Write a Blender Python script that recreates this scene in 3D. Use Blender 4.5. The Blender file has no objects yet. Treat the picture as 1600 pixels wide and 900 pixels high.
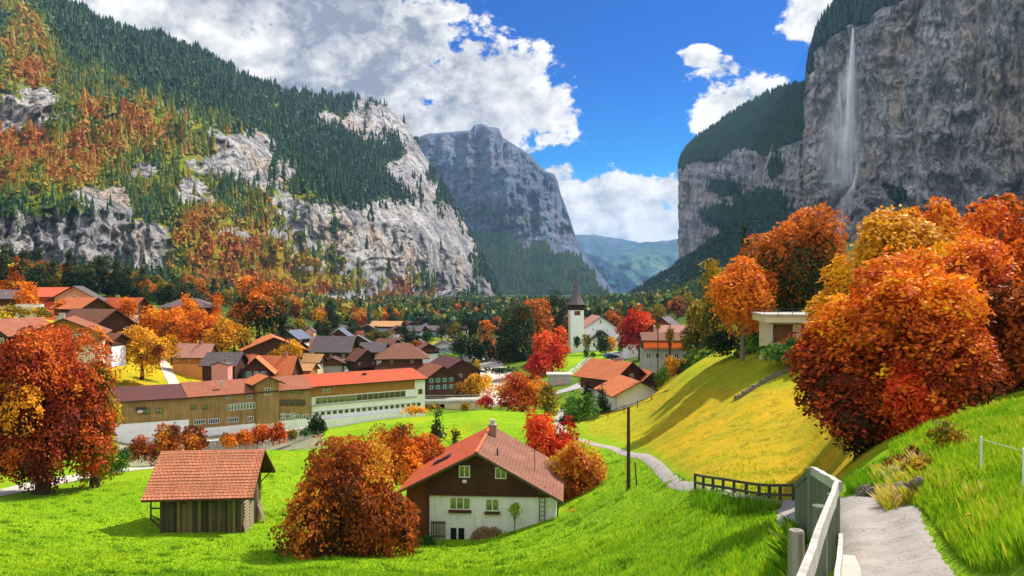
import bpy, math, random
import numpy as np
from mathutils import Vector, Matrix

# ------------------------------------------------------------------ camera, sky, sun, exposure
scene = bpy.context.scene
F = 1256.0                                  # focal length, in pixels of the 1600 px wide photograph
cam_d = bpy.data.cameras.new("camera"); cam = bpy.data.objects.new("camera", cam_d)
scene.collection.objects.link(cam); scene.camera = cam
cam.location = (0, 0, 0); cam.rotation_euler = (math.radians(90), 0, 0)
cam_d.sensor_width = 36; cam_d.lens = F / 1600 * 36
HAZE = 4.6e-5
cam_d.clip_start = 0.1; cam_d.clip_end = 60000

SUN_AZ, SUN_EL = 50.0, 49.0                 # degrees right of the view direction, degrees up
sv = Vector((math.sin(math.radians(SUN_AZ)) * math.cos(math.radians(SUN_EL)),
             math.cos(math.radians(SUN_AZ)) * math.cos(math.radians(SUN_EL)),
             math.sin(math.radians(SUN_EL))))
sd = bpy.data.lights.new("sun", 'SUN'); sun = bpy.data.objects.new("sun", sd)
scene.collection.objects.link(sun)
sd.energy = 5.0; sd.angle = math.radians(0.5); sd.color = (1.0, 0.93, 0.80)
sun.rotation_euler = sv.to_track_quat('Z', 'Y').to_euler()
sun.location = (0, 0, 200)

scene.view_settings.view_transform = 'Standard'
scene.view_settings.look = 'None'
scene.view_settings.exposure = 0.62
scene.view_settings.gamma = 1.0
scene.view_settings.use_curve_mapping = False
try:
    scene.cycles.max_bounces = 6; scene.cycles.diffuse_bounces = 3; scene.cycles.glossy_bounces = 2
    scene.cycles.transparent_max_bounces = 16; scene.cycles.transmission_bounces = 3
    scene.cycles.volume_bounces = 0
    scene.cycles.use_denoising = True
    scene.cycles.caustics_reflective = False; scene.cycles.caustics_refractive = False
except Exception:
    pass

class E:
    """a node socket that can be used in arithmetic"""
    def __init__(s, t, so): s.t = t; s.so = so
    def _m(s, op, *a, clamp=False):
        n = s.t.nodes.new('ShaderNodeMath'); n.operation = op; n.use_clamp = clamp
        for i, v in enumerate((s,) + a):
            if isinstance(v, E): s.t.links.new(v.so, n.inputs[i])
            else: n.inputs[i].default_value = v
        return E(s.t, n.outputs[0])
    def __add__(s, o): return s._m('ADD', o)
    def __radd__(s, o): return s._m('ADD', o)
    def __sub__(s, o): return s._m('SUBTRACT', o)
    def __rsub__(s, o): return (s * -1) + o
    def __mul__(s, o): return s._m('MULTIPLY', o)
    def __rmul__(s, o): return s._m('MULTIPLY', o)
    def __truediv__(s, o): return s._m('DIVIDE', o)
    def max(s, o): return s._m('MAXIMUM', o)
    def min(s, o): return s._m('MINIMUM', o)
    def smax(s, o, k): return s._m('SMOOTH_MAX', o, k)
    def clamp(s): return s._m('MULTIPLY', 1.0, clamp=True)
    def step(s, a, b):
        n = s.t.nodes.new('ShaderNodeMapRange'); n.interpolation_type = 'SMOOTHSTEP'
        s.t.links.new(s.so, n.inputs['Value']); n.inputs['From Min'].default_value = a; n.inputs['From Max'].default_value = b
        return E(s.t, n.outputs[0])

def tnoise(t, vec, scale, detail=4, rough=.55, dist=0, kind='FBM'):
    n = t.nodes.new('ShaderNodeTexNoise'); n.inputs['Scale'].default_value = scale
    n.inputs['Detail'].default_value = detail; n.inputs['Roughness'].default_value = rough
    n.inputs['Distortion'].default_value = dist
    if kind != 'FBM':
        n.noise_type = kind
    if vec is not None: t.links.new(vec, n.inputs['Vector'])
    return E(t, n.outputs['Fac'])

def tmap(t, vec, scale=(1, 1, 1), loc=(0, 0, 0), rot=(0, 0, 0)):
    n = t.nodes.new('ShaderNodeMapping'); n.inputs['Scale'].default_value = scale
    n.inputs['Location'].default_value = loc; n.inputs['Rotation'].default_value = rot
    t.links.new(vec, n.inputs['Vector']); return n.outputs[0]

def tmix(t, fac, a, b, mode='MIX'):
    n = t.nodes.new('ShaderNodeMix'); n.data_type = 'RGBA'; n.blend_type = mode; n.clamp_factor = True
    for sock, v in ((n.inputs[0], fac), (n.inputs[6], a), (n.inputs[7], b)):
        if isinstance(v, E): t.links.new(v.so, sock)
        elif isinstance(v, bpy.types.NodeSocket): t.links.new(v, sock)
        elif isinstance(v, (tuple, list)): sock.default_value = (v[0], v[1], v[2], 1)
        else: sock.default_value = v
    return n.outputs[2]

world = bpy.data.worlds.new("World"); scene.world = world; world.use_nodes = True
wt = world.node_tree; wt.nodes.clear()
wout = wt.nodes.new('ShaderNodeOutputWorld'); bg = wt.nodes.new('ShaderNodeBackground')
bg.inputs['Strength'].default_value = 0.125
wt.links.new(bg.outputs[0], wout.inputs['Surface'])
sky = wt.nodes.new('ShaderNodeTexSky'); sky.sky_type = 'NISHITA'; sky.sun_disc = False
sky.sun_elevation = math.radians(SUN_EL); sky.sun_rotation = math.radians(SUN_AZ)
sky.altitude = 800; sky.air_density = 1.0; sky.dust_density = 0.25; sky.ozone_density = 3.0
tc = wt.nodes.new('ShaderNodeTexCoord'); dirv = tc.outputs['Generated']
sp = wt.nodes.new('ShaderNodeSeparateXYZ'); wt.links.new(dirv, sp.inputs[0])
dx, dy, dz = (E(wt, sp.outputs[i]) for i in range(3))
ys = dy.max(0.10)
cu = dx / ys * 1.256; cv = dz / ys * 1.256       # where a cloud stands, as slopes of its direction
front = dy.step(0.05, 0.3)
# (right, up, half width, half height) of each cloud bank, as slopes x 1.256
CLOUDS = [(-.50, .44, .34, .17), (-.25, .35, .24, .15), (-.10, .30, .19, .11), (.03, .26, .085, .055), (-.13, .43, .09, .035),
          (-.02, .215, .10, .035), (.03, .345, .03, .015), (.20, .115, .16, .075), (.13, .12, .09, .06), (.06, .17, .06, .03), (.24, .14, .07, .06),
          (.295, .362, .034, .020), (.335, .340, .046, .026), (.37, .30, .11, .060), (.34, .265, .06, .04), (.475, .42, .06, .055)]
acc = None
for cx, cy, rx, ry in CLOUDS:
    a = (cu - cx) * (1 / rx); b = (cv - cy) * (1 / ry)
    g = 1.0 - (a * a + b * b)
    if rx < .12: g = g * .7 - .12
    acc = g if acc is None else acc.smax(g, .25)
acc = acc.max(-1.6).min(.62)
def cloud_noise(off, sc, det, ro=.6):
    return tnoise(wt, tmap(wt, dirv, (1, 1, 1.35), off), sc, det, ro, .12)
n_big = cloud_noise((0, 0, 0), 9, 3, .5)
n1 = cloud_noise((0, 0, 0), 17, 8, .62)
n2 = cloud_noise((.012, .006, .016), 17, 5, .62)
n3 = cloud_noise((5, 2, 1), 48, 6, .62)
dens_f = acc * 0.85 + (n1 - .5) * 2.4 + (n3 - .5) * .8 + (n_big - .5) * .4 - .02
dens_b = (n_big - .40) * 2.2 + (n1 - .5)  # bright clouds added behind the camera to fill the shade on facing surfaces
dens = dens_f * front + dens_b * (1.0 - front)
alpha = dens.step(-.02, 0.22)
thick = dens.step(0.10, 0.75)
relief = ((n1 - n2) * 3.4 + .62).clamp()  # sunward light and shade of the clouds, put into their colour
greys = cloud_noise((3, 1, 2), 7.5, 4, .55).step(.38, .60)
big = (cu * -1).step(-.12, .15)                 # the big bank gets deeper grey shade painted in
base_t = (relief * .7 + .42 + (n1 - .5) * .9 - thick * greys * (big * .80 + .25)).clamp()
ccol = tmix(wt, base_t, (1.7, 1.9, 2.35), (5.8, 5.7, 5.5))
ccol = tmix(wt, front, (8.6, 8.4, 8.3), ccol)  # the unseen rear clouds are made brighter, as fill light
hs = wt.nodes.new('ShaderNodeHueSaturation'); hs.inputs['Saturation'].default_value = 1.75; hs.inputs['Value'].default_value = .82
hs.inputs['Hue'].default_value = 0.495
wt.links.new(sky.outputs[0], hs.inputs['Color'])
low = dz.step(0.02, 0.30)
skyc = tmix(wt, 1.0, hs.outputs[0], tmix(wt, low, (.62, .82, .88), (.06, .40, .70)), 'MULTIPLY')
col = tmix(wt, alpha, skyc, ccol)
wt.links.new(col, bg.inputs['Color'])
world.cycles.sampling_method = 'MANUAL'; world.cycles.sample_map_resolution = 512

# ------------------------------------------------------------------ helpers
rng = np.random.default_rng(7)
COL = scene.collection
def at(px, py, D): return Vector(((px - 800) / F * D, D, (450 - py) / F * D))

def tag(o, label=None, cat=None, group=None, kind=None):
    if label: o['label'] = label
    if cat: o['category'] = cat
    if group: o['group'] = group
    if kind: o['kind'] = kind
    return o
def empty(name, loc, rz=0):
    o = bpy.data.objects.new(name, None); COL.objects.link(o); o.location = loc; o.rotation_euler = (0, 0, rz)
    o.empty_display_size = .5; return o

def np_mesh(name, V, Fc, mats, parent=None, smooth=False, attrs=None, uv=None, mat_idx=None):
    """V (n,3), Fc (m,k) -> one mesh object"""
    me = bpy.data.meshes.new(name); n = len(V); m, k = Fc.shape
    me.vertices.add(n); me.vertices.foreach_set('co', np.ascontiguousarray(V, dtype=np.float32).ravel())
    me.loops.add(m * k); me.loops.foreach_set('vertex_index', np.ascontiguousarray(Fc, dtype=np.int32).ravel())
    me.polygons.add(m); me.polygons.foreach_set('loop_start', np.arange(0, m * k, k, dtype=np.int32))
    try: me.polygons.foreach_set('loop_total', np.full(m, k, dtype=np.int32))
    except Exception: pass
    if mat_idx is not None: me.polygons.foreach_set('material_index', mat_idx.astype(np.int32))
    me.polygons.foreach_set('use_smooth', np.full(m, bool(smooth)))
    me.update(calc_edges=True)
    for an, av in (attrs or {}).items():
        a = me.attributes.new(an, 'FLOAT', 'POINT'); a.data.foreach_set('value', np.ascontiguousarray(av, dtype=np.float32))
    if uv is not None:
        l = me.uv_layers.new(name='UVMap'); l.data.foreach_set('uv', np.ascontiguousarray(uv, dtype=np.float32).ravel())
    for mt in (mats if isinstance(mats, (list, tuple)) else [mats]): me.materials.append(mt)
    o = bpy.data.objects.new(name, me); COL.objects.link(o)
    if parent is not None: o.parent = parent
    return o

class MB:
    """collects boxes, bars, prisms; builds ONE mesh object"""
    def __init__(s): s.v = []; s.f = []; s.uv = []
    def face(s, pts, uvs=None):
        b = len(s.v); s.v += [tuple(p) for p in pts]; s.f.append(tuple(range(b, b + len(pts))))
        if uvs is None:
            a = Vector(pts[1]) - Vector(pts[0]); n = a.cross(Vector(pts[-1]) - Vector(pts[0]))
            if n.length < 1e-9 or a.length < 1e-9: uvs = [(0, 0)] * len(pts)
            else:
                a.normalize(); n.normalize(); bb = n.cross(a); o = Vector(pts[0])
                uvs = [((Vector(p) - o).dot(a), (Vector(p) - o).dot(bb)) for p in pts]
        s.uv += list(uvs)
    def box(s, x0, x1, y0, y1, z0, z1):
        p = [(x0, y0, z0), (x1, y0, z0), (x1, y1, z0), (x0, y1, z0), (x0, y0, z1), (x1, y0, z1), (x1, y1, z1), (x0, y1, z1)]
        for q in ((3, 2, 1, 0), (4, 5, 6, 7), (0, 1, 5, 4), (1, 2, 6, 5), (2, 3, 7, 6), (3, 0, 4, 7)): s.face([p[i] for i in q])
        return s
    def bar(s, a, b, w, h=None, up=(0, 0, 1)):
        """a bar from a to b, w wide, h thick"""
        h = h or w; a = Vector(a); b = Vector(b); d = (b - a).normalized(); u = Vector(up)
        if abs(d.dot(u)) > .98: u = Vector((0, 1, 0))
        r = d.cross(u).normalized() * (w / 2); t = r.cross(d).normalized() * (h / 2)
        p = [a - r - t, a + r - t, b + r - t, b - r - t, a - r + t, a + r + t, b + r + t, b - r + t]
        for q in ((3, 2, 1, 0), (4, 5, 6, 7), (0, 1, 5, 4), (1, 2, 6, 5), (2, 3, 7, 6), (3, 0, 4, 7)): s.face([p[i] for i in q])
        return s
    def tube(s, pts, rad, n=8, cap=True):
        """tapered tube along pts, radii rad"""
        rings = []
        for i, p in enumerate(pts):
            p = Vector(p); d = (Vector(pts[min(i + 1, len(pts) - 1)]) - Vector(pts[max(i - 1, 0)])).normalized()
            u = Vector((0, 0, 1)) if abs(d.z) < .9 else Vector((1, 0, 0)); r = d.cross(u).normalized(); t = r.cross(d)
            rings.append([p + (r * math.cos(2 * math.pi * k / n) + t * math.sin(2 * math.pi * k / n)) * rad[i] for k in range(n)])
        for i in range(len(rings) - 1):
            for k in range(n):
                s.face([rings[i][k], rings[i][(k + 1) % n], rings[i + 1][(k + 1) % n], rings[i + 1][k]])
        if cap: s.face(rings[-1]); s.face(rings[0][::-1])
        return s
    def prism(s, poly, y0, y1):
        """polygon in (x, z), extruded along y"""
        a = [(x, y0, z) for x, z in poly]; b = [(x, y1, z) for x, z in poly]
        s.face(a); s.face(b[::-1])
        for i in range(len(poly)):
            j = (i + 1) % len(poly); s.face([a[j], a[i], b[i], b[j]])
        return s
    def build(s, name, mat, parent=None, loc=None, rz=0, smooth=False):
        me = bpy.data.meshes.new(name); me.from_pydata(s.v, [], s.f); me.update()
        l = me.uv_layers.new(name='UVMap'); l.data.foreach_set('uv', np.array(s.uv, dtype=np.float32).ravel())
        me.materials.append(mat)
        if smooth:
            me.polygons.foreach_set('use_smooth', [True] * len(me.polygons))
        o = bpy.data.objects.new(name, me); COL.objects.link(o)
        if parent is not None: o.parent = parent
        if loc is not None: o.location = loc
        o.rotation_euler = (0, 0, rz); return o

# lattice noise, vectorised
_P = np.random.default_rng(3).random((64, 64, 64)).astype(np.float32)
def vnoise(x, y, z=0.0):
    x, y, z = np.broadcast_arrays(np.asarray(x, float), np.asarray(y, float), np.asarray(z, float))
    xi = np.floor(x).astype(int); yi = np.floor(y).astype(int); zi = np.floor(z).astype(int)
    fx, fy, fz = x - xi, y - yi, z - zi
    fx = fx * fx * (3 - 2 * fx); fy = fy * fy * (3 - 2 * fy); fz = fz * fz * (3 - 2 * fz)
    g = lambda a, b, c: _P[(xi + a) & 63, (yi + b) & 63, (zi + c) & 63]
    l = lambda a, b, t: a + (b - a) * t
    return l(l(l(g(0, 0, 0), g(1, 0, 0), fx), l(g(0, 1, 0), g(1, 1, 0), fx), fy), l(l(g(0, 0, 1), g(1, 0, 1), fx), l(g(0, 1, 1), g(1, 1, 1), fx), fy), fz)
def fbm(x, y, z=0.0, o=4, r=.5):
    s = 0; a = 1; t = 0
    for i in range(o):
        s = s + a * vnoise(np.asarray(x) * 2 ** i + 17 * i, np.asarray(y) * 2 ** i + 5 * i, np.asarray(z) * 2 ** i); t += a; a *= r
    return s / t
def ridged(x, y, z=0.0, o=4):
    s = 0; a = 1; t = 0
    for i in range(o):
        s = s + a * (1 - np.abs(2 * vnoise(np.asarray(x) * 2 ** i + 31 * i, np.asarray(y) * 2 ** i + 9 * i, np.asarray(z) * 2 ** i) - 1)); t += a; a *= .5
    return s / t
def sstep(a, b, x):
    t = np.clip((np.asarray(x, float) - a) / (b - a), 0, 1); return t * t * (3 - 2 * t)

# ------------------------------------------------------------------ materials
M = {}
def mat_new(name):
    m = bpy.data.materials.new(name); m.use_nodes = True; t = m.node_tree; t.nodes.clear()
    o = t.nodes.new('ShaderNodeOutputMaterial'); p = t.nodes.new('ShaderNodeBsdfPrincipled')
    t.links.new(p.outputs[0], o.inputs[0]); p.inputs['Roughness'].default_value = .85
    p.inputs['Specular IOR Level'].default_value = .25
    return m, t, p, o
def coords(t, which='Object'):
    return t.nodes.new('ShaderNodeTexCoord').outputs[which]
def wpos(t):
    return t.nodes.new('ShaderNodeNewGeometry').outputs['Position']
def bump(t, p, h, strength=.5, dist=.05):
    b = t.nodes.new('ShaderNodeBump'); b.inputs['Strength'].default_value = strength; b.inputs['Distance'].default_value = dist
    t.links.new(h.so, b.inputs['Height']); t.links.new(b.outputs[0], p.inputs['Normal'])
def attr(t, name):
    n = t.nodes.new('ShaderNodeAttribute'); n.attribute_name = name; return E(t, n.outputs['Fac'])
def ramp(t, fac, stops):
    n = t.nodes.new('ShaderNodeValToRGB'); cr = n.color_ramp
    while len(cr.elements) < len(stops): cr.elements.new(.5)
    for e, (p, c) in zip(cr.elements, stops): e.position = p; e.color = (c[0], c[1], c[2], 1)
    t.links.new(fac.so, n.inputs[0]); return n.outputs[0]

def m_plaster(name, c, dirt=.25, dc=None):
    m, t, p, o = mat_new(name); v = coords(t)
    n = tnoise(t, v, .7, 5, .6); n2 = tnoise(t, tmap(t, v, (3, 3, .35)), 1.3, 4, .6); n3 = tnoise(t, v, 9, 4)
    d = dc or (c[0] * .62, c[1] * .6, c[2] * .55)
    f = (n.step(.45, .75) * .6 + n2.step(.5, .75) * .7) * dirt * 2
    t.links.new(tmix(t, f, c, d), p.inputs['Base Color']); bump(t, p, n3, .25, .03); M[name] = m
def m_wood(name, c, c2, vertical=True, scale=1.0, isl=0.0):
    m, t, p, o = mat_new(name); v = coords(t)
    s = (7 * scale, 7 * scale, .25 * scale) if vertical else (.25 * scale, .25 * scale, 7 * scale)
    n = tnoise(t, tmap(t, v, s), 1, 4, .6); n2 = tnoise(t, tmap(t, v, (s[0] * 4, s[1] * 4, s[2] * 3)), 1, 3); n3 = tnoise(t, v, .5, 3)
    f = (n.step(.3, .7) * .7 + n3.step(.3, .7) * .4).clamp()
    cc = tmix(t, f, c, c2)
    if isl:
        ri = E(t, t.nodes.new('ShaderNodeNewGeometry').outputs['Random Per Island']); cc = tmix(t, ri.step(.45, 1.0) * isl, cc, (c[0] * 1.9, c[1] * 1.8, c[2] * 1.6)); cc = tmix(t, ri.step(.5, .0) * isl, cc, (c2[0] * .45, c2[1] * .5, c2[2] * .5))
    t.links.new(cc, p.inputs['Base Color']); bump(t, p, n + n2 * .5, .5, .03); M[name] = m
def m_tile(name, c1, c2, c3, size=.33, moss=0.0):
    m, t, p, o = mat_new(name); v = coords(t, 'UV')
    b = t.nodes.new('ShaderNodeTexBrick'); t.links.new(v, b.inputs['Vector'])
    b.inputs['Scale'].default_value = 1; b.inputs['Brick Width'].default_value = size * .8; b.inputs['Row Height'].default_value = size
    b.inputs['Mortar Size'].default_value = .03 * size / .33; b.inputs['Mortar Smooth'].default_value = .6; b.inputs['Bias'].default_value = 0
    b.inputs['Color1'].default_value = (*c1, 1); b.inputs['Color2'].default_value = (*c2, 1)
    b.inputs['Mortar'].default_value = (c3[0] * .55, c3[1] * .55, c3[2] * .55, 1)
    n = tnoise(t, v, .35, 5, .65); n2 = tnoise(t, v, 2.2, 4, .6)
    cc = tmix(t, n.step(.42, .68) * .75, b.outputs['Color'], c3)
    cc = tmix(t, n2.step(.5, .8) * .5, cc, (c2[0] * .55, c2[1] * .55, c2[2] * .6))
    if moss: cc = tmix(t, tnoise(t, v, .8, 5, .7).step(.5, .72) * moss, cc, (.07, .07, .02))
    t.links.new(cc, p.inputs['Base Color'])
    bump(t, p, (1.0 - E(t, b.outputs['Fac'])) + n2 * .6, .9, .05); p.inputs['Roughness'].default_value = .75; M[name] = m
def m_plain(name, c, rough=.7, nz=.25, sc=2.0, metal=0.0):
    m, t, p, o = mat_new(name); n = tnoise(t, coords(t), sc, 4)
    t.links.new(tmix(t, n.step(.3, .7) * nz, c, (c[0] * .5, c[1] * .5, c[2] * .5)), p.inputs['Base Color'])
    p.inputs['Roughness'].default_value = rough; p.inputs['Metallic'].default_value = metal; M[name] = m
def m_glass(name, c, rough=.08):
    m, t, p, o = mat_new(name); p.inputs['Base Color'].default_value = (*c, 1); p.inputs['Roughness'].default_value = rough
    n = tnoise(t, coords(t), .9, 3); t.links.new(tmix(t, n.step(.35, .65), c, (c[0] * .35, c[1] * .4, c[2] * .4)), p.inputs['Base Color'])
    p.inputs['Specular IOR Level'].default_value = .8; M[name] = m
def m_leaf(name, stops, trans=.22, rough=.6):
    m, t, p, o = mat_new(name); f = attr(t, 't'); c = ramp(t, f, stops)
    p.inputs['Roughness'].default_value = rough; p.inputs['Specular IOR Level'].default_value = .15
    t.links.new(c, p.inputs['Base Color'])
    tr = t.nodes.new('ShaderNodeBsdfTranslucent'); t.links.new(c, tr.inputs['Color'])
    mx = t.nodes.new('ShaderNodeMixShader'); mx.inputs[0].default_value = trans
    t.links.new(p.outputs[0], mx.inputs[1]); t.links.new(tr.outputs[0], mx.inputs[2]); t.links.new(mx.outputs[0], o.inputs[0]); M[name] = m

m_plaster('plaster_white', (.86, .84, .87)); m_plaster('plaster_house', (.74, .78, .74), .3, (.38, .42, .38))
m_plaster('plaster_cream', (.62, .50, .34)); m_plaster('plaster_pink', (.72, .33, .26)); m_plaster('plaster_red', (.60, .10, .05))
m_plaster('plaster_orange', (.66, .28, .08)); m_plaster('plaster_blue', (.38, .45, .62)); m_plaster('concrete', (.42, .40, .36), .5)
m_plaster('church_white', (.86, .86, .88), .12); m_plaster('plaster_yellow', (.75, .50, .08))
m_wood('wood_dark', (.045, .020, .010), (.09, .042, .02)); m_wood('wood_brown', (.20, .075, .025), (.11, .04, .014))
m_wood('wood_factory', (.40, .26, .09), (.21, .125, .045), scale=.6); m_wood('wood_barn', (.11, .092, .040), (.045, .040, .018), isl=.8)
m_wood('wood_grey', (.60, .57, .52), (.30, .28, .25), scale=1.6); m_wood('wood_green', (.17, .18, .145), (.08, .09, .07))
m_wood('wood_orange', (.50, .20, .05), (.30, .11, .03)); m_wood('wood_rail', (.09, .085, .05), (.05, .045, .03), False)
m_wood('wood_ochre', (.42, .20, .04), (.30, .13, .03))
m_tile('tile_red', (.60, .105, .030), (.50, .085, .028), (.40, .075, .032))
m_tile('tile_orange', (.72, .22, .07), (.60, .17, .055), (.48, .12, .05), .4)
m_tile('tile_brown', (.26, .098, .050), (.19, .072, .042), (.15, .062, .042), moss=.2)
m_tile('tile_maroon', (.17, .055, .05), (.12, .045, .04), (.09, .04, .04))
m_tile('tile_slate', (.17, .13, .13), (.12, .10, .11), (.10, .08, .08))
m_tile('tile_barn', (.66, .235, .11), (.46, .15, .075), (.36, .15, .085), .36, .15)
m_tile('tile_old', (.40, .125, .060), (.28, .085, .042), (.34, .135, .080), .3, .15)
m_leaf('leaf_maple', [(0, (.018, .028, .008)), (.22, (.12, .022, .010)), (.45, (.50, .060, .012)), (.65, (.85, .20, .012)), (.85, (.90, .36, .015)), (1, (.92, .55, .02))])
m_tile('tile_blue', (.16, .19, .26), (.12, .14, .20), (.10, .12, .17))
m_tile('tile_tan', (.60, .32, .12), (.5, .26, .1), (.42, .2, .08))
m_tile('tile_pink', (.62, .30, .22), (.52, .24, .18), (.42, .2, .16))
m_tile('shingle_spire', (.17, .13, .15), (.13, .10, .12), (.10, .08, .10), .5)
m_tile('tile_weather', (.25, .095, .052), (.18, .068, .042), (.31, .13, .080), .3, .15)
m_wood('wood_post', (.34, .32, .27), (.16, .15, .12), scale=2)
m_glass('glass', (.06, .08, .08)); m_glass('glass_green', (.20, .30, .10)); m_glass('glass_church', (.05, .06, .09))
m_plain('white_paint', (.80, .80, .76)); m_plain('green_paint', (.02, .16, .09)); m_plain('dark_metal', (.05, .05, .055), .5, .2, 2, .4)
m_plain('brick_chimney', (.30, .16, .12)); m_plain('stone_chimney', (.5, .47, .42)); m_plain('black_hole', (.012, .01, .01))
m_plain('bark', (.075, .05, .03), .9, .7, 6); m_plain('bark_grey', (.20, .17, .13), .9, .6, 6)
m_plain('firewood', (.34, .22, .12), .9, .8, 8); m_plain('blue_plastic', (.03, .06, .35)); m_plain('orange_cloth', (.75, .13, .01))
m_plain('rubber', (.02, .02, .02)); m_plain('car_blue', (.05, .12, .35), .3); m_plain('car_white', (.7, .7, .72), .3); m_plain('car_black', (.02, .02, .025), .3)

G1 = (.020, .050, .010)
m_leaf('leaf_crimson', [(0, (.06, .040, .008)), (.25, (.16, .020, .010)), (.5, (.42, .045, .010)), (.75, (.66, .13, .012)), (1, (.80, .32, .015))])
m_leaf('leaf_scarlet', [(0, (.09, .015, .008)), (.35, (.48, .022, .012)), (.7, (.78, .07, .015)), (1, (.85, .2, .02))])
m_leaf('leaf_orange', [(0, (.05, .045, .008)), (.22, (.30, .07, .008)), (.5, (.70, .16, .010)), (.75, (.85, .27, .012)), (1, (.90, .46, .018))])
m_leaf('leaf_gold', [(0, (.07, .08, .010)), (.3, (.42, .20, .010)), (.6, (.82, .36, .012)), (1, (.92, .62, .03))])
m_leaf('leaf_olive', [(0, (.022, .045, .008)), (.4, (.12, .12, .012)), (.7, (.40, .25, .012)), (1, (.75, .45, .02))])
m_leaf('leaf_green', [(0, (.014, .045, .010)), (.5, (.05, .14, .015)), (.8, (.16, .32, .02)), (1, (.34, .50, .03))])
m_leaf('leaf_dark', [(0, (.008, .022, .010)), (.5, (.018, .045, .015)), (.8, (.05, .08, .018)), (1, (.22, .10, .015))], .15)
m_leaf('leaf_turning', [(0, (.010, .028, .008)), (.35, (.030, .065, .010)), (.5, (.16, .09, .010)), (.68, (.62, .13, .012)), (1, (.85, .28, .015))])
m_leaf('leaf_rust', [(0, (.022, .022, .006)), (.3, (.13, .032, .008)), (.6, (.42, .085, .010)), (.85, (.72, .20, .012)), (1, (.62, .44, .03))])
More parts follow.
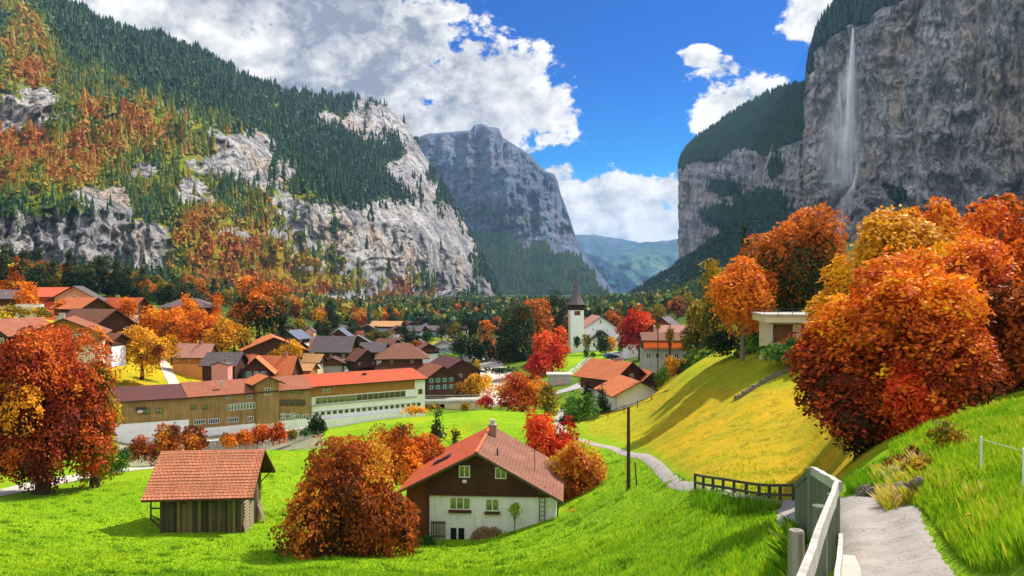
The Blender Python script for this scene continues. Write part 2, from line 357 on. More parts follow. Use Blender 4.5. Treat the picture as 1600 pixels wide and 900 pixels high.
# ------------------------------------------------------------------ the lie of the land: (distance, height) along bearings
z_ = lambda D, py: (450 - py) / F * D
KN = {
 -300: [(3, -8), (36, -13), (60, -17.5), (82, -20.5), (95, -21.5), (110, -18.5), (130, -13.5), (200, -1), (300, 6), (450, 15), (700, 30), (1500, 60)],
 0: [(3, -8), (36, z_(36, 905)), (60, z_(60, 822)), (75, z_(75, 782)), (82, z_(82, 769)), (95, z_(95, 742)), (110, -20.3), (130, -16.2), (140, -11.8), (170, -8), (200, z_(200, 482)), (300, z_(300, 457)), (450, z_(450, 432)), (700, 16), (1500, 40)],
 200: [(3, -8), (25, -11.8), (36, z_(36, 905)), (45, z_(45, 885)), (60, z_(60, 830)), (75, z_(75, 780)), (90, z_(90, 745)), (100, z_(100, 730)), (107, -24.0), (114, -26.0), (130, -26.8), (141, -26), (146, -18.3), (165, z_(165, 577)), (190, z_(190, 547)), (230, z_(230, 517)), (300, z_(300, 482)), (450, z_(450, 452)), (600, 6), (1500, 20)],
 400: [(3, -8), (25, -12.5), (36, z_(36, 905)), (45, z_(45, 890)), (60, z_(60, 835)), (80, z_(80, 775)), (100, z_(100, 725)), (112, z_(112, 695)), (120, -26.0), (142, -26.6), (156, -25), (170, -23.5), (200, z_(200, 592)), (250, z_(250, 557)), (300, z_(300, 532)), (400, z_(400, 505)), (600, z_(600, 480)), (900, -14), (1500, -10)],
 510: [(3, -8), (25, -12.5), (36, z_(36, 905)), (60, z_(60, 842)), (80, z_(80, 782)), (100, z_(100, 732)), (120, z_(120, 690)), (131, z_(131, 674)), (136, -26.0), (150, -26.8), (170, -26), (200, z_(200, 604)), (250, z_(250, 574)), (300, z_(300, 550)), (400, z_(400, 520)), (700, z_(700, 492)), (1500, -20)],
 620: [(3, -8), (25, -12.5), (36, z_(36, 905)), (60, z_(60, 848)), (80, z_(80, 787)), (100, z_(100, 728)), (120, z_(120, 678)), (136, z_(136, 649)), (145, -24.5), (160, -26), (180, -26.3), (200, z_(200, 614)), (250, z_(250, 583)), (300, z_(300, 560)), (400, z_(400, 530)), (700, z_(700, 499)), (1500, -24)],
 750: [(3, -9), (14, -12), (25, -12.5), (36, z_(36, 900)), (45, z_(45, 882)), (60, z_(60, 846)), (72, z_(72, 802)), (90, z_(90, 737)), (115, z_(115, 678)), (140, z_(140, 638)), (150, -22.8), (165, -27.5), (190, -28.4), (210, z_(210, 618)), (260, z_(260, 582)), (300, z_(300, 565)), (400, z_(400, 532)), (700, z_(700, 499)), (1500, -26)],
 900: [(3, -8), (14, -10.5), (25, z_(25, 1000)), (32, z_(32, 900)), (45, z_(45, 848)), (60, z_(60, 800)), (80, z_(80, 740)), (100, z_(100, 694)), (120, z_(120, 668)), (150, z_(150, 646)), (180, z_(180, 614)), (230, z_(230, 585)), (300, z_(300, 549)), (400, z_(400, 528)), (600, z_(600, 500)), (1500, -25)],
 1000: [(3, -6), (14, -8.6), (25, z_(25, 940)), (30, z_(30, 892)), (45, z_(45, 808)), (60, z_(60, 750)), (75, z_(75, 718)), (85, z_(85, 703)), (110, z_(110, 664)), (130, z_(130, 634)), (142, -20.6), (200, z_(200, 590)), (300, z_(300, 546)), (400, z_(400, 522)), (600, z_(600, 495)), (1500, -22)],
 1100: [(3, -4), (9, -5.4), (14, -6.6), (20, z_(20, 925)), (25, z_(25, 868)), (36, z_(36, 788)), (42, z_(42, 752)), (60, z_(60, 700)), (80, z_(80, 650)), (100, z_(100, 604)), (115, z_(115, 571)), (130, z_(130, 556)), (150, z_(150, 552)), (200, z_(200, 540)), (300, z_(300, 505)), (600, z_(600, 470)), (1500, 10)],
 1200: [(3, -2.6), (9, -4.4), (14, z_(14, 892)), (20, z_(20, 858)), (25, z_(25, 825)), (34, z_(34, 790)), (40, z_(40, 758)), (52, z_(52, 700)), (66, z_(66, 648)), (80, z_(80, 594)), (88, z_(88, 555)), (100, z_(100, 545)), (150, z_(150, 520)), (300, z_(300, 480)), (600, 10), (1500, 60)],
 1260: [(3, -1.9), (5, -2.5), (9, -3.6), (14, -4.5), (20, z_(20, 830)), (28, z_(28, 800)), (34, z_(34, 782)), (40, z_(40, 750)), (52, z_(52, 690)), (66, z_(66, 640)), (80, z_(80, 588)), (88, z_(88, 548)), (100, z_(100, 540)), (150, z_(150, 515)), (300, z_(300, 470)), (600, 20), (1500, 70)],
 1310: [(3, -1.75), (5, -2.35), (8.5, -3.08), (14, z_(14, 799)), (20, z_(20, 768)), (30, z_(30, 728)), (45, z_(45, 660)), (60, z_(60, 605)), (85, z_(85, 541)), (150, z_(150, 505)), (300, z_(300, 460)), (600, 28), (1500, 80)],
 1395: [(3, -1.75), (5, -2.35), (8.5, -3.08), (14, z_(14, 801)), (17, z_(17, 752)), (22, z_(22, 700)), (30, z_(30, 660)), (60, z_(60, 575)), (85, z_(85, 540)), (150, z_(150, 500)), (300, z_(300, 450)), (600, 38), (1500, 90)],
 1470: [(3, -1.7), (5, -2.25), (8.5, -2.98), (11, z_(11, 812)), (14, z_(14, 742)), (20, z_(20, 688)), (30, z_(30, 640)), (60, z_(60, 565)), (150, z_(150, 495)), (300, z_(300, 440)), (600, 45), (1500, 100)],
 1600: [(3, -1.2), (5, -1.7), (8, z_(8, 830)), (12, z_(12, 742)), (20, z_(20, 654)), (30, z_(30, 602)), (60, z_(60, 548)), (150, z_(150, 490)), (300, z_(300, 430)), (600, 55), (1500, 110)],
 1900: [(3, -.4), (5, -.8), (8, -1.6), (12, -1.8), (20, -2), (60, -2), (150, 2), (300, 14), (600, 65), (1500, 130)],
}
PXS = np.arange(-700, 2301, 10.0); DS = np.exp(np.linspace(math.log(2.5), math.log(3600), 420))
_kx = sorted(KN); _prof = np.array([np.interp(np.log(DS), np.log([k[0] for k in KN[c]]), [k[1] for k in KN[c]]) for c in _kx])
ZT = np.empty((len(DS), len(PXS)))
for i in range(len(DS)): ZT[i] = np.interp(PXS, _kx, _prof[:, i])
def gauss(a, s, ax):
    k = np.exp(-.5 * (np.arange(-int(3 * s) - 1, int(3 * s) + 2) / s) ** 2); k /= k.sum(); r = len(k) // 2
    a = np.moveaxis(a, ax, -1); p = np.pad(a, [(0, 0)] * (a.ndim - 1) + [(r, r)], mode='edge')
    return np.moveaxis(sum(k[j] * p[..., j:j + a.shape[-1]] for j in range(len(k))), -1, ax)
ZT = gauss(gauss(ZT, 2.5, 1), 1.6, 0)
_DD, _PP = np.meshgrid(DS, PXS, indexing='ij')
_XX = (_PP - 800) / F * _DD
ZT += (fbm(_XX / 9, _DD / 9, 1.5, 3) - .5) * np.clip(_DD / 60, 0.05, 1) * .5
_lD = np.log(DS)
def ground(x, y):
    x = np.asarray(x, float); y = np.asarray(y, float); yy = np.clip(y, DS[0], DS[-1])
    i = np.clip((np.log(yy) - _lD[0]) / (_lD[1] - _lD[0]), 0, len(DS) - 1.001)
    j = np.clip((800 + F * x / yy - PXS[0]) / 10, 0, len(PXS) - 1.001)
    i0 = i.astype(int); j0 = j.astype(int); a = i - i0; b = j - j0
    return (ZT[i0, j0] * (1 - a) * (1 - b) + ZT[i0 + 1, j0] * a * (1 - b) + ZT[i0, j0 + 1] * (1 - a) * b + ZT[i0 + 1, j0 + 1] * a * b)
def gp(px, D, dz=0.0):
    x = (px - 800) / F * D; return Vector((x, D, float(ground(x, D)) + dz))

# the hay-coloured autumn slopes and the lush ones, as masks on the ground
PYT = 450 - ZT / _DD * F
path_y = np.interp(_PP, [880, 905, 950, 1000, 1040, 1085, 1150, 1240, 1330], [676, 682, 690, 703, 722, 747, 766, 785, 790])
nz = fbm(_XX / 14, _DD / 14, 0.3, 4)
yel = sstep(8, -14, PYT - path_y + (nz - .5) * 12) * sstep(885, 935, _PP) * sstep(1420, 1350, _PP) * sstep(22, 28, _DD) * sstep(170, 140, _DD)
yel *= .62 + .38 * sstep(940, 1120, _PP)
hill_l = sstep(143, 148, _DD) * sstep(330, 250, _DD) * sstep(420, 330, _PP)
yel *= 1 - .5 * sstep(1040, 1070, _PP) * sstep(612, 600, PYT) * sstep(1330, 1300, _PP)
far_f = sstep(430, 400, _DD) * sstep(300, 340, _DD) * sstep(-.02, .08, fbm(_XX / 60, _DD / 90, 4, 2) - .5)
yel = np.clip(np.maximum(np.maximum(yel, hill_l * .95), far_f * .8 * sstep(430, 500, _PP) * sstep(950, 800, _PP)), 0, 1)
yel = np.maximum(yel, .30 * sstep(.45, .75, fbm(_XX / 5, _DD / 12, 9, 3)) * sstep(90, 125, _DD) * sstep(150, 140, _DD))
orange = sstep(1150, 1330, _PP) * yel * sstep(690, 560, PYT) + .35 * yel * sstep(620, 560, PYT) * sstep(600, 650, PYT)
dark_green = np.clip(sstep(150, 185, _DD) * (1 - yel) * .7 + sstep(330, 420, _DD) * .25, 0, 1)  # darker green ground of the village and the wooded slopes
dark_green = np.maximum(dark_green, sstep(400, 480, _DD) * (1 - yel)); dark_green = np.maximum(dark_green, sstep(1270, 1330, _PP) * sstep(60, 75, _DD))
dark_green *= 1 - .9 * sstep(830, 860, _PP) * sstep(990, 940, _PP) * sstep(215, 235, _DD) * sstep(330, 305, _DD)
stony = sstep(112, 115, _DD) * sstep(146, 142, _DD) * sstep(510, 495, _PP) * sstep(60, 100, _PP)
rough_b = sstep(1330, 1420, _PP) * sstep(5, 7, _DD) * sstep(80, 40, _DD)

m, t, p, o = mat_new('grass_ground'); v = wpos(t)
ny = attr(t, 'yellow'); no = attr(t, 'orange'); ns = attr(t, 'dark_green')
a1 = tnoise(t, v, .09, 5, .6); a2 = tnoise(t, v, 1.1, 5, .65); a3 = tnoise(t, v, 6, 4, .7); a4 = tnoise(t, v, 22, 3, .6)
green = tmix(t, a1.step(.35, .65), (.205, .400, .005), (.300, .480, .005))
green = tmix(t, a2.step(.46, .72) * .65, green, (.130, .300, .005))
green = tmix(t, a3.step(.55, .75) * .55, green, (.38, .54, .012))
a5 = tnoise(t, tmap(t, v, (1, .6, 1)), .8, 6, .72)
yell = tmix(t, a1.step(.35, .65), (.46, .37, .012), (.64, .40, .010))
yell = tmix(t, tnoise(t, v, .22, 5, .65, .4).step(.46, .62) * .6, yell, (.34, .37, .012)); yell = tmix(t, a5.step(.53, .64) * .85, yell, (.22, .20, .012))
yell = tmix(t, a3.step(.56, .72) * .5, yell, (.85, .62, .03))
yell = tmix(t, no, yell, (.88, .42, .008))
green = tmix(t, tnoise(t, v, .11, 5, .7, .5).step(.50, .66) * .5, green, (.13, .26, .008)); green = tmix(t, tnoise(t, v, .05, 4, .6).step(.5, .62) * .35, green, (.36, .46, .01)); green = tmix(t, a5.step(.56, .68) * .45, green, (.11, .24, .006))
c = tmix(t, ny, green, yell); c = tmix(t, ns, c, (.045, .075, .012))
c = tmix(t, a3.step(.62, .8) * .4, c, (.05, .08, .01))
c = tmix(t, attr(t, 'stony') * a3.step(.3, .55), c, (.30, .27, .23))
t.links.new(c, p.inputs['Base Color']); p.inputs['Roughness'].default_value = .95; p.inputs['Specular IOR Level'].default_value = .1
bump(t, p, a3 + a2 * 1.2 + a4 * .5, .9, .22); M['grass_ground'] = m

nD, nP = ZT.shape
cols = np.concatenate([[-2, -1], np.arange(nP), [nP, nP + 1]])
rowsD = np.concatenate([[-300, -60, -10, 0.5], DS])
V = []; at3 = []
for r, D in enumerate(rowsD):
    k = max(0, r - 4); w = max(D, 2.5)
    x = (PXS - 800) / F * w; zz = ZT[k]; yv = yel[k]; ov = orange[k]; sv_ = dark_green[k]; st_ = stony[k]
    ex = lambda a, e0, e1: np.concatenate([[e0[0], e0[1]], a, [e1[0], e1[1]]])
    x2 = np.concatenate([[x[0] - 900 - D * .6, x[0] - 40], x, [x[-1] + 40, x[-1] + 900 + max(D, 0) * .6]])
    z2 = np.concatenate([[zz[0] + 60, zz[0] + 1], zz, [zz[-1] + 1, zz[-1] + 60]])
    V.append(np.stack([x2, np.full_like(x2, D), z2], 1))
    at3.append(np.stack([np.pad(q, 2, mode='edge') for q in (yv, ov, sv_, st_)], 1))
V = np.concatenate(V); A3 = np.concatenate(at3); nc = nP + 4; nr = len(rowsD)
ii, jj = np.meshgrid(np.arange(nr - 1), np.arange(nc - 1), indexing='ij'); b = (ii * nc + jj).ravel()
Fc = np.stack([b, b + 1, b + nc + 1, b + nc], 1)
g = np_mesh('ground', V, Fc, M['grass_ground'], smooth=True, attrs={'yellow': A3[:, 0], 'orange': A3[:, 1], 'dark_green': A3[:, 2], 'stony': A3[:, 3]})
tag(g, kind='structure')

# ------------------------------------------------------------------ roads and paths, laid on the ground
def m_road(name, c, c2, sc=1.0):
    m, t, p, o = mat_new(name); v = wpos(t); n = tnoise(t, v, 1.2 * sc, 5, .65); n2 = tnoise(t, v, 40 * sc, 3, .7); n3 = tnoise(t, v, 5 * sc, 4)
    cc = tmix(t, n.step(.35, .7), c, c2); cc = tmix(t, n2.step(.55, .7) * .5, cc, (c[0] * .45, c[1] * .45, c[2] * .45)); cc = tmix(t, n3.step(.6, .75) * .4, cc, (c2[0] * .6, c2[1] * .6, c2[2] * .6))
    t.links.new(cc, p.inputs['Base Color']); cr_ = tnoise(t, v, .9 * sc, 6, .7, .8); cc = tmix(t, (1.0 - ((cr_ - .5)._m('ABSOLUTE')).step(.0, .012)) * .7, cc, (c[0] * .3, c[1] * .3, c[2] * .3))
    n4 = tnoise(t, v, 90 * sc, 2, .8); cc = tmix(t, n4.step(.56, .66) * .6, cc, (.75, .70, .64)); cc = tmix(t, n4.step(.42, .34) * .6, cc, (.12, .11, .10)); cc = tmix(t, tnoise(t, v, 2.6 * sc, 5, .7).step(.58, .66) * .35, cc, (.20, .17, .12))
    t.links.new(cc, p.inputs['Base Color']); bump(t, p, n2 + n3 + n4 * .7, .8, .02); M[name] = m
m_road('asphalt', (.33, .29, .26), (.44, .39, .35)); m_road('gravel', (.58, .52, .42), (.45, .40, .33), .6); m_road('road_grey', (.38, .36, .36), (.30, .29, .29), .3)
def spline(pts, n):
    pts = np.array(pts, float); k = np.arange(len(pts)); q = np.linspace(0, len(pts) - 1, n)
    i = np.clip(q.astype(int), 0, len(pts) - 2); f = (q - i)[:, None]
    P = np.vstack([2 * pts[0] - pts[1], pts, 2 * pts[-1] - pts[-2]]); p0, p1, p2, p3 = P[i], P[i + 1], P[i + 2], P[i + 3]
    return .5 * (2 * p1 + (p2 - p0) * f + (2 * p0 - 5 * p1 + 4 * p2 - p3) * f ** 2 + (3 * p1 - p0 - 3 * p2 + p3) * f ** 3)
def drape(name, pts, mat, lift=.06, n=120, nw=5, jag=.06, crown=0, flat=False):
    """pts: (bearing px, distance, width)"""
    w = np.array([((a - 800) / F * D, D, wd) for a, D, wd in pts]); s = spline(w, n); xy = s[:, :2]
    d = np.gradient(xy, axis=0); d /= np.linalg.norm(d, axis=1)[:, None]; nrm = np.stack([-d[:, 1], d[:, 0]], 1)
    V = []
    for k in range(nw):
        f = (k / (nw - 1) - .5); wj = s[:, 2] * (1 + (jag * (vnoise(np.arange(n) * .9, k, 5) - .5) * 2 if k in (0, nw - 1) else 0))
        q = xy + nrm * (f * wj)[:, None]
        z = ground(xy[:, 0], xy[:, 1]) if flat else ground(q[:, 0], q[:, 1])
        edge = -.05 if k in (0, nw - 1) else 0
        V.append(np.stack([q[:, 0], q[:, 1], z + lift + edge], 1))
    V = np.stack(V, 1).reshape(-1, 3)
    ii, jj = np.meshgrid(np.arange(n - 1), np.arange(nw - 1), indexing='ij'); b = (ii * nw + jj).ravel()
    o = np_mesh(name, V, np.stack([b, b + nw, b + nw + 1, b + 1], 1), mat, smooth=True); tag(o, kind='structure'); return o
drape('footpath', [(1460, 3.2, 1.05), (1422, 5.2, 1.05), (1394, 8.5, 1.05), (1378, 11, 1.1), (1366, 13, 1.2), (1338, 14.6, 1.25), (1300, 16.5, 1.25), (1262, 20, 1.25), (1246, 26, 1.25), (1236, 32.5, 1.25), (1190, 35.6, 1.1), (1150, 37.6, 1.0), (1085, 43, .8)], M['asphalt'], .05, 240, 9)
drape('footpath', [(1088, 42.6, .85), (1060, 48, .8), (1040, 56, .85), (1010, 72, .9), (985, 82, .95), (950, 92, 1.0), (915, 102, 1.2), (880, 112, 1.4), (875, 135, 1.8), (885, 160, 2.6)], M['asphalt'], .07, 160, 5)
drape('gravel_path', [(-120, 73, 3.5), (-20, 79, 3.6), (60, 86, 4.2), (130, 92, 4.2), (200, 97.5, 4), (260, 101, 4), (330, 107, 3.4), (400, 114, 3)], M['gravel'], .10, 120)
drape('road', [(990, 290, 6), (965, 262, 6), (948, 235, 6), (930, 210, 6), (905, 196, 6), (880, 190, 6), (850, 188, 7)], M['road_grey'], .12, 90)
drape('road', [(800, 186, 9), (770, 215, 14), (775, 236, 13), (772, 262, 9), (764, 300, 7), (755, 340, 5)], M['gravel'], .12, 90)
drape('road', [(680, 205, 7), (640, 212, 7), (600, 214, 6), (565, 224, 7), (530, 236, 8), (520, 255, 6), (505, 290, 5)], M['road_grey'], .14, 90)
drape('lane', [(298, 148, 2.6), (280, 157, 2.6), (265, 170, 2.4), (255, 185, 2.4), (235, 205, 2.4)], M['gravel'], .14, 80)
# ------------------------------------------------------------------ rock and mountainside materials
def m_mountain(name, rocks, veg, streak, sc=1.0, bumpd=6.0):
    """rocks: (light, mid, dark, warm); veg: (dark, mid, bright, autumn)"""
    m, t, p, o = mat_new(name); v = wpos(t)
    r1 = tnoise(t, tmap(t, v, (.010 * sc, .010 * sc, .010 * sc)), 1, 6, .65)
    st = tnoise(t, tmap(t, v, (.055 * sc, .055 * sc, .0055 * sc)), 1, 6, .62, .5)          # streaks that run down the face
    st2 = tnoise(t, tmap(t, v, (.20 * sc, .20 * sc, .018 * sc)), 1, 5, .65, .3)
    strata = tnoise(t, tmap(t, v, (.006 * sc, .006 * sc, .06 * sc), rot=(.12, .1, 0)), 1, 5, .6, .6)
    r3 = tnoise(t, v, .08 * sc, 6, .7)
    c = tmix(t, r1.step(.36, .62), rocks[1], rocks[0])
    c = tmix(t, (tnoise(t, tmap(t, v, (.012 * sc, .012 * sc, .006 * sc), (7, 3, 1)), 1, 4).step(.50, .66)) * .8, c, rocks[3])
    c = tmix(t, st.step(.50, .66) * streak, c, rocks[2]); c = tmix(t, st2.step(.54, .70) * streak * .7, c, rocks[2])
    c = tmix(t, strata.step(.56, .70) * .35, c, rocks[2])
    c = tmix(t, r3.step(.58, .74) * .5, c, rocks[0])
    vn = tnoise(t, tmap(t, v, (.030 * sc, .030 * sc, .016 * sc), (2, 5, 9)), 1, 7, .66, .6); crack = 1.0 - ((vn - .5)._m('ABSOLUTE')).step(.0, .028)
    vn2 = tnoise(t, tmap(t, v, (.09 * sc, .09 * sc, .05 * sc), (4, 2, 1)), 1, 6, .7, .4); crack2 = 1.0 - ((vn2 - .5)._m('ABSOLUTE')).step(.0, .035)
    c = tmix(t, crack * .6, c, (rocks[2][0] * .6, rocks[2][1] * .6, rocks[2][2] * .6)); c = tmix(t, crack2 * .5, c, rocks[2])
    r4 = tnoise(t, v, .32 * sc, 5, .75); c = tmix(t, r4.step(.52, .70) * .45, c, rocks[2]); c = tmix(t, r4.step(.46, .30) * .35, c, rocks[0])
    ve = attr(t, 'veg'); vt = attr(t, 'tone')
    g1 = tnoise(t, v, .035 * sc, 5, .7); g2 = tnoise(t, v, .16 * sc, 4, .7)
    vc = ramp(t, (vt + (g1 - .5) * .5 + (g2 - .5) * .25).clamp(), [(0, veg[0]), (.33, veg[1]), (.66, veg[2]), (1, veg[3])])
    f = (ve + (g1 - .5) * 1.3 + (g2 - .5) * .7).step(.38, .62)
    t.links.new(tmix(t, f, c, vc), p.inputs['Base Color']); p.inputs['Roughness'].default_value = .95; p.inputs['Specular IOR Level'].default_value = .08
    bump(t, p, st * 1.2 + r3 * 1.2 + st2 * .6 + strata * .9 + r4 * .5 - crack * .6, 1.0, bumpd); M[name] = m
m_mountain('rock_left', ((.74, .71, .69), (.42, .41, .43), (.085, .085, .11), (.72, .56, .42)), ((.018, .045, .018), (.09, .14, .015), (.32, .38, .02), (.42, .27, .02)), 1.0, 1, 7)
m_mountain('rock_peak', ((.20, .26, .36), (.14, .185, .27), (.065, .09, .145), (.25, .23, .26)), ((.015, .06, .05), (.04, .12, .06), (.14, .27, .06), (.25, .33, .08)), .7, .45, 16)  # shade and blue haze on the peak are put into these colours
m_mountain('rock_far', ((.12, .19, .27), (.07, .12, .20), (.04, .07, .13), (.18, .2, .22)), ((.014, .05, .11), (.03, .11, .15), (.09, .20, .15), (.22, .33, .20)), .6, .25, 20)  # distance haze is put into the rock and plant colours
m_mountain('rock_right', ((.84, .81, .81), (.58, .56, .59), (.15, .155, .19), (.74, .57, .43)), ((.010, .030, .020), (.025, .06, .02), (.08, .15, .02), (.16, .16, .02)), .72, 1.15, 6)
m_mountain('slope_green', ((.2, .2, .18), (.15, .15, .14), (.06, .06, .06), (.2, .15, .1)), ((.010, .030, .014), (.022, .060, .016), (.09, .19, .02), (.20, .24, .02)), .5, 1, 4)

def sky_of(px, pts): return np.interp(px, [q[0] for q in pts], [q[1] for q in pts])
def mountain(name, cols, skyline, px, rows, mat, relief, vegf, sky_i=-2, sm=3.0, wob=0.0, sky_noise=2.0):
    """cols {px: [(py, D)...]}; rows = rows per band; relief(px, py, D) -> metres the face stands proud; returns grid (nr, nc, 3) + masks"""
    ks = sorted(cols); K = len(cols[ks[0]])
    PY = np.array([np.interp(px, ks, [cols[k][i][0] for k in ks]) for i in range(K)])
    DD = np.array([np.interp(px, ks, [cols[k][i][1] for k in ks]) for i in range(K)])
    DD = gauss(DD, sm * 2, 1); PY = gauss(PY, sm, 1)
    s = sky_of(px, skyline); PY[sky_i] = s + (fbm(px / 9, 3.3, 1, 4) - .5) * sky_noise * 2
    PY[sky_i + 1] = PY[sky_i] + 12
    for i in range(sky_i + K - 1, -1, -1): PY[i] = np.maximum(PY[i], PY[i + 1] + 2)
    tt = np.concatenate([np.linspace(i, i + 1, rows[i], endpoint=False) for i in range(K - 1)] + [[K - 1]])
    i0 = np.clip(tt.astype(int), 0, K - 2); f = (tt - i0)[:, None]
    py = PY[i0] * (1 - f) + PY[i0 + 1] * f; D = DD[i0] * (1 - f) + DD[i0 + 1] * f
    D = gauss(D, 2.2, 0)
    P = np.broadcast_to(px, py.shape)
    fade = np.clip((K - 1 - tt), 0, 1)[:, None]
    D2 = D - relief(P, py, D)
    pxx = P + (fbm(py / 14, P / 40, 7, 4) - .5) * wob
    X = (pxx - 800) / F * D2; Z = (450 - py) / F * D2
    G = np.stack([X, D2, Z], -1); veg, tone = vegf(P, py, D)
    nr, nc = py.shape; ii, jj = np.meshgrid(np.arange(nr - 1), np.arange(nc - 1), indexing='ij'); b = (ii * nc + jj).ravel()
    o = np_mesh(name, G.reshape(-1, 3), np.stack([b, b + 1, b + nc + 1, b + nc], 1), mat, smooth=True, attrs={'veg': veg.ravel(), 'tone': tone.ravel()})
    tag(o, kind='structure'); return G, P, py, veg, tone, o

def blobs(px, py, L, soft=.35):
    m = np.zeros(np.shape(px))
    for cx, cy, rx, ry in L:
        d = np.sqrt(((px - cx) / rx) ** 2 + ((py - cy) / ry) ** 2); m = np.maximum(m, 1 - sstep(1 - soft, 1 + soft, d))
    return m

# ---- the wall on the left of the valley
SKY_L = [(-300, -150), (0, -55), (85, -2), (150, 30), (200, 50), (260, 63), (310, 80), (345, 101), (400, 127), (450, 147), (520, 152), (585, 157), (610, 168), (635, 195), (660, 238), (680, 270), (705, 312), (735, 365), (765, 428), (785, 474)]
COL_L = {
 -300: [(500, 450), (430, 600), (330, 640), (200, 900), (120, 960), (-150, 1500), (-100, 2300)],
 0: [(490, 500), (425, 640), (335, 665), (215, 900), (140, 950), (-55, 1450), (0, 2300)],
 100: [(490, 540), (425, 680), (320, 705), (235, 900), (160, 950), (5, 1500), (40, 2300)],
 250: [(500, 640), (430, 780), (335, 820), (275, 980), (185, 1120), (60, 1700), (90, 2500)],
 350: [(505, 720), (448, 880), (350, 950), (290, 1050), (215, 1180), (98, 1850), (120, 2600)],
 450: [(508, 850), (458, 1020), (370, 1120), (310, 1180), (262, 1290), (143, 2000), (160, 2700)],
 550: [(508, 1000), (465, 1220), (390, 1270), (345, 1310), (310, 1400), (150, 2200), (165, 2900)],
 620: [(505, 1150), (475, 1400), (400, 1450), (350, 1480), (335, 1560), (172, 2350), (190, 3000)],
 665: [(505, 1300), (478, 1500), (410, 1540), (365, 1580), (350, 1640), (250, 2250), (270, 3000)],
 700: [(505, 1450), (480, 1600), (430, 1640), (390, 1680), (375, 1750), (305, 2150), (320, 3000)],
 750: [(505, 1600), (484, 1750), (455, 1790), (430, 1830), (415, 1900), (395, 2050), (400, 2900)],
 785: [(505, 1700), (490, 1850), (486, 1880), (482, 1900), (478, 1930), (474, 2000), (474, 2800)]}
def relief_L(px, py, D):
    w_ = (fbm(px / 70, py / 70, 61, 3) - .5) * 70; w2 = (fbm(px / 25, py / 25, 71, 3) - .5) * 22; px = px + w_ * .5 + w2 + (py - 300) * .12; py = py + w_ * .6
    g = ridged(px / 46, py / 230, .7, 4) - .5            # buttresses and gullies
    g2 = ridged(px / 17, py / 120, 2.7, 4) - .5
    led = fbm(px / 160, py / 17 + px / 260, 4, 3) - .5     # ledges
    fine = fbm(px / 7, py / 9, 5, 4) - .5
    br = ridged((px + py) / 60, (py - px * .4) / 60, 6, 4) - .5
    return D / 1000 * .72 * (g * 84 + g2 * 38 + led * 9 + fine * 20 + br * 62 * (1 - .6 * sstep(470, 560, px)) + (ridged(px / 9, py / 90, 5.5, 3) - .5) * 20 * sstep(430, 520, px))
ROCK_L = [(90, 375, 185, 47), (230, 385, 45, 40), (62, 172, 40, 38), (8, 178, 26, 40), (372, 250, 55, 44), (408, 232, 34, 26), (300, 300, 30, 22), (175, 318, 38, 34),
          (430, 318, 90, 30), (530, 385, 125, 72), (635, 392, 110, 86), (700, 430, 52, 45), (600, 190, 66, 30), (640, 262, 34, 46), (560, 190, 70, 14), (672, 320, 20, 40), (420, 275, 50, 30), (330, 262, 26, 14),
          (215, 268, 24, 20), (540, 462, 60, 20), (390, 370, 50, 16), (130, 300, 26, 18), (755, 455, 14, 20), (285, 178, 16, 12)]
FOR_L = [(560, 300, 60, 16), (505, 292, 60, 26), (610, 240, 22, 12)]
def veg_L(px, py, D):
    n = fbm(px / 30, py / 26, 8, 4) - .5
    rk = blobs(px + n * 60, py + n * 34, ROCK_L)
    veg = 1 - rk * 1.05
    veg = veg + .50 * sstep(.57, .68, fbm(px / 13, py / 9, 18, 4)) * sstep(640, 520, px) * (1 - .85 * blobs(px, py, [(90, 380, 200, 50), (375, 250, 50, 40), (60, 175, 40, 30)])) + .30 * sstep(.62, .72, fbm(px / 13, py / 14, 18, 4))
    veg = np.maximum(veg, blobs(px, py, FOR_L))
    veg = veg + blobs(px, py, [(500, 430, 90, 34), (430, 395, 50, 30), (410, 330, 26, 40), (640, 440, 50, 26)]) * .30 + blobs(px, py, [(470, 442, 80, 18), (425, 402, 26, 26), (395, 335, 24, 40), (350, 300, 30, 20)]) * .55
    tone = .15 + .42 * blobs(px, py, [(350, 330, 130, 90), (480, 430, 130, 60), (210, 250, 130, 60), (60, 230, 90, 90), (420, 460, 90, 40), (620, 460, 60, 30)]) + .25 * n
    tone += .35 * blobs(px, py, [(470, 442, 90, 24), (425, 402, 30, 30), (390, 340, 26, 44), (350, 300, 30, 20)])
    tone += .35 * blobs(px, py, [(60, 90, 70, 60), (220, 200, 70, 40), (350, 400, 90, 50), (30, 260, 60, 50)])
    tone += .55 * (fbm(px / 5, py / 6, 12, 2) > .68) * (px < 520)
    return np.clip(veg, 0, 1), np.clip(tone, 0, 1)
pxL = np.linspace(-300, 785, 470)
GL = mountain('mountain', COL_L, SKY_L, pxL, [14, 66, 60, 44, 84, 10], M['rock_left'], relief_L, veg_L, sm=4)

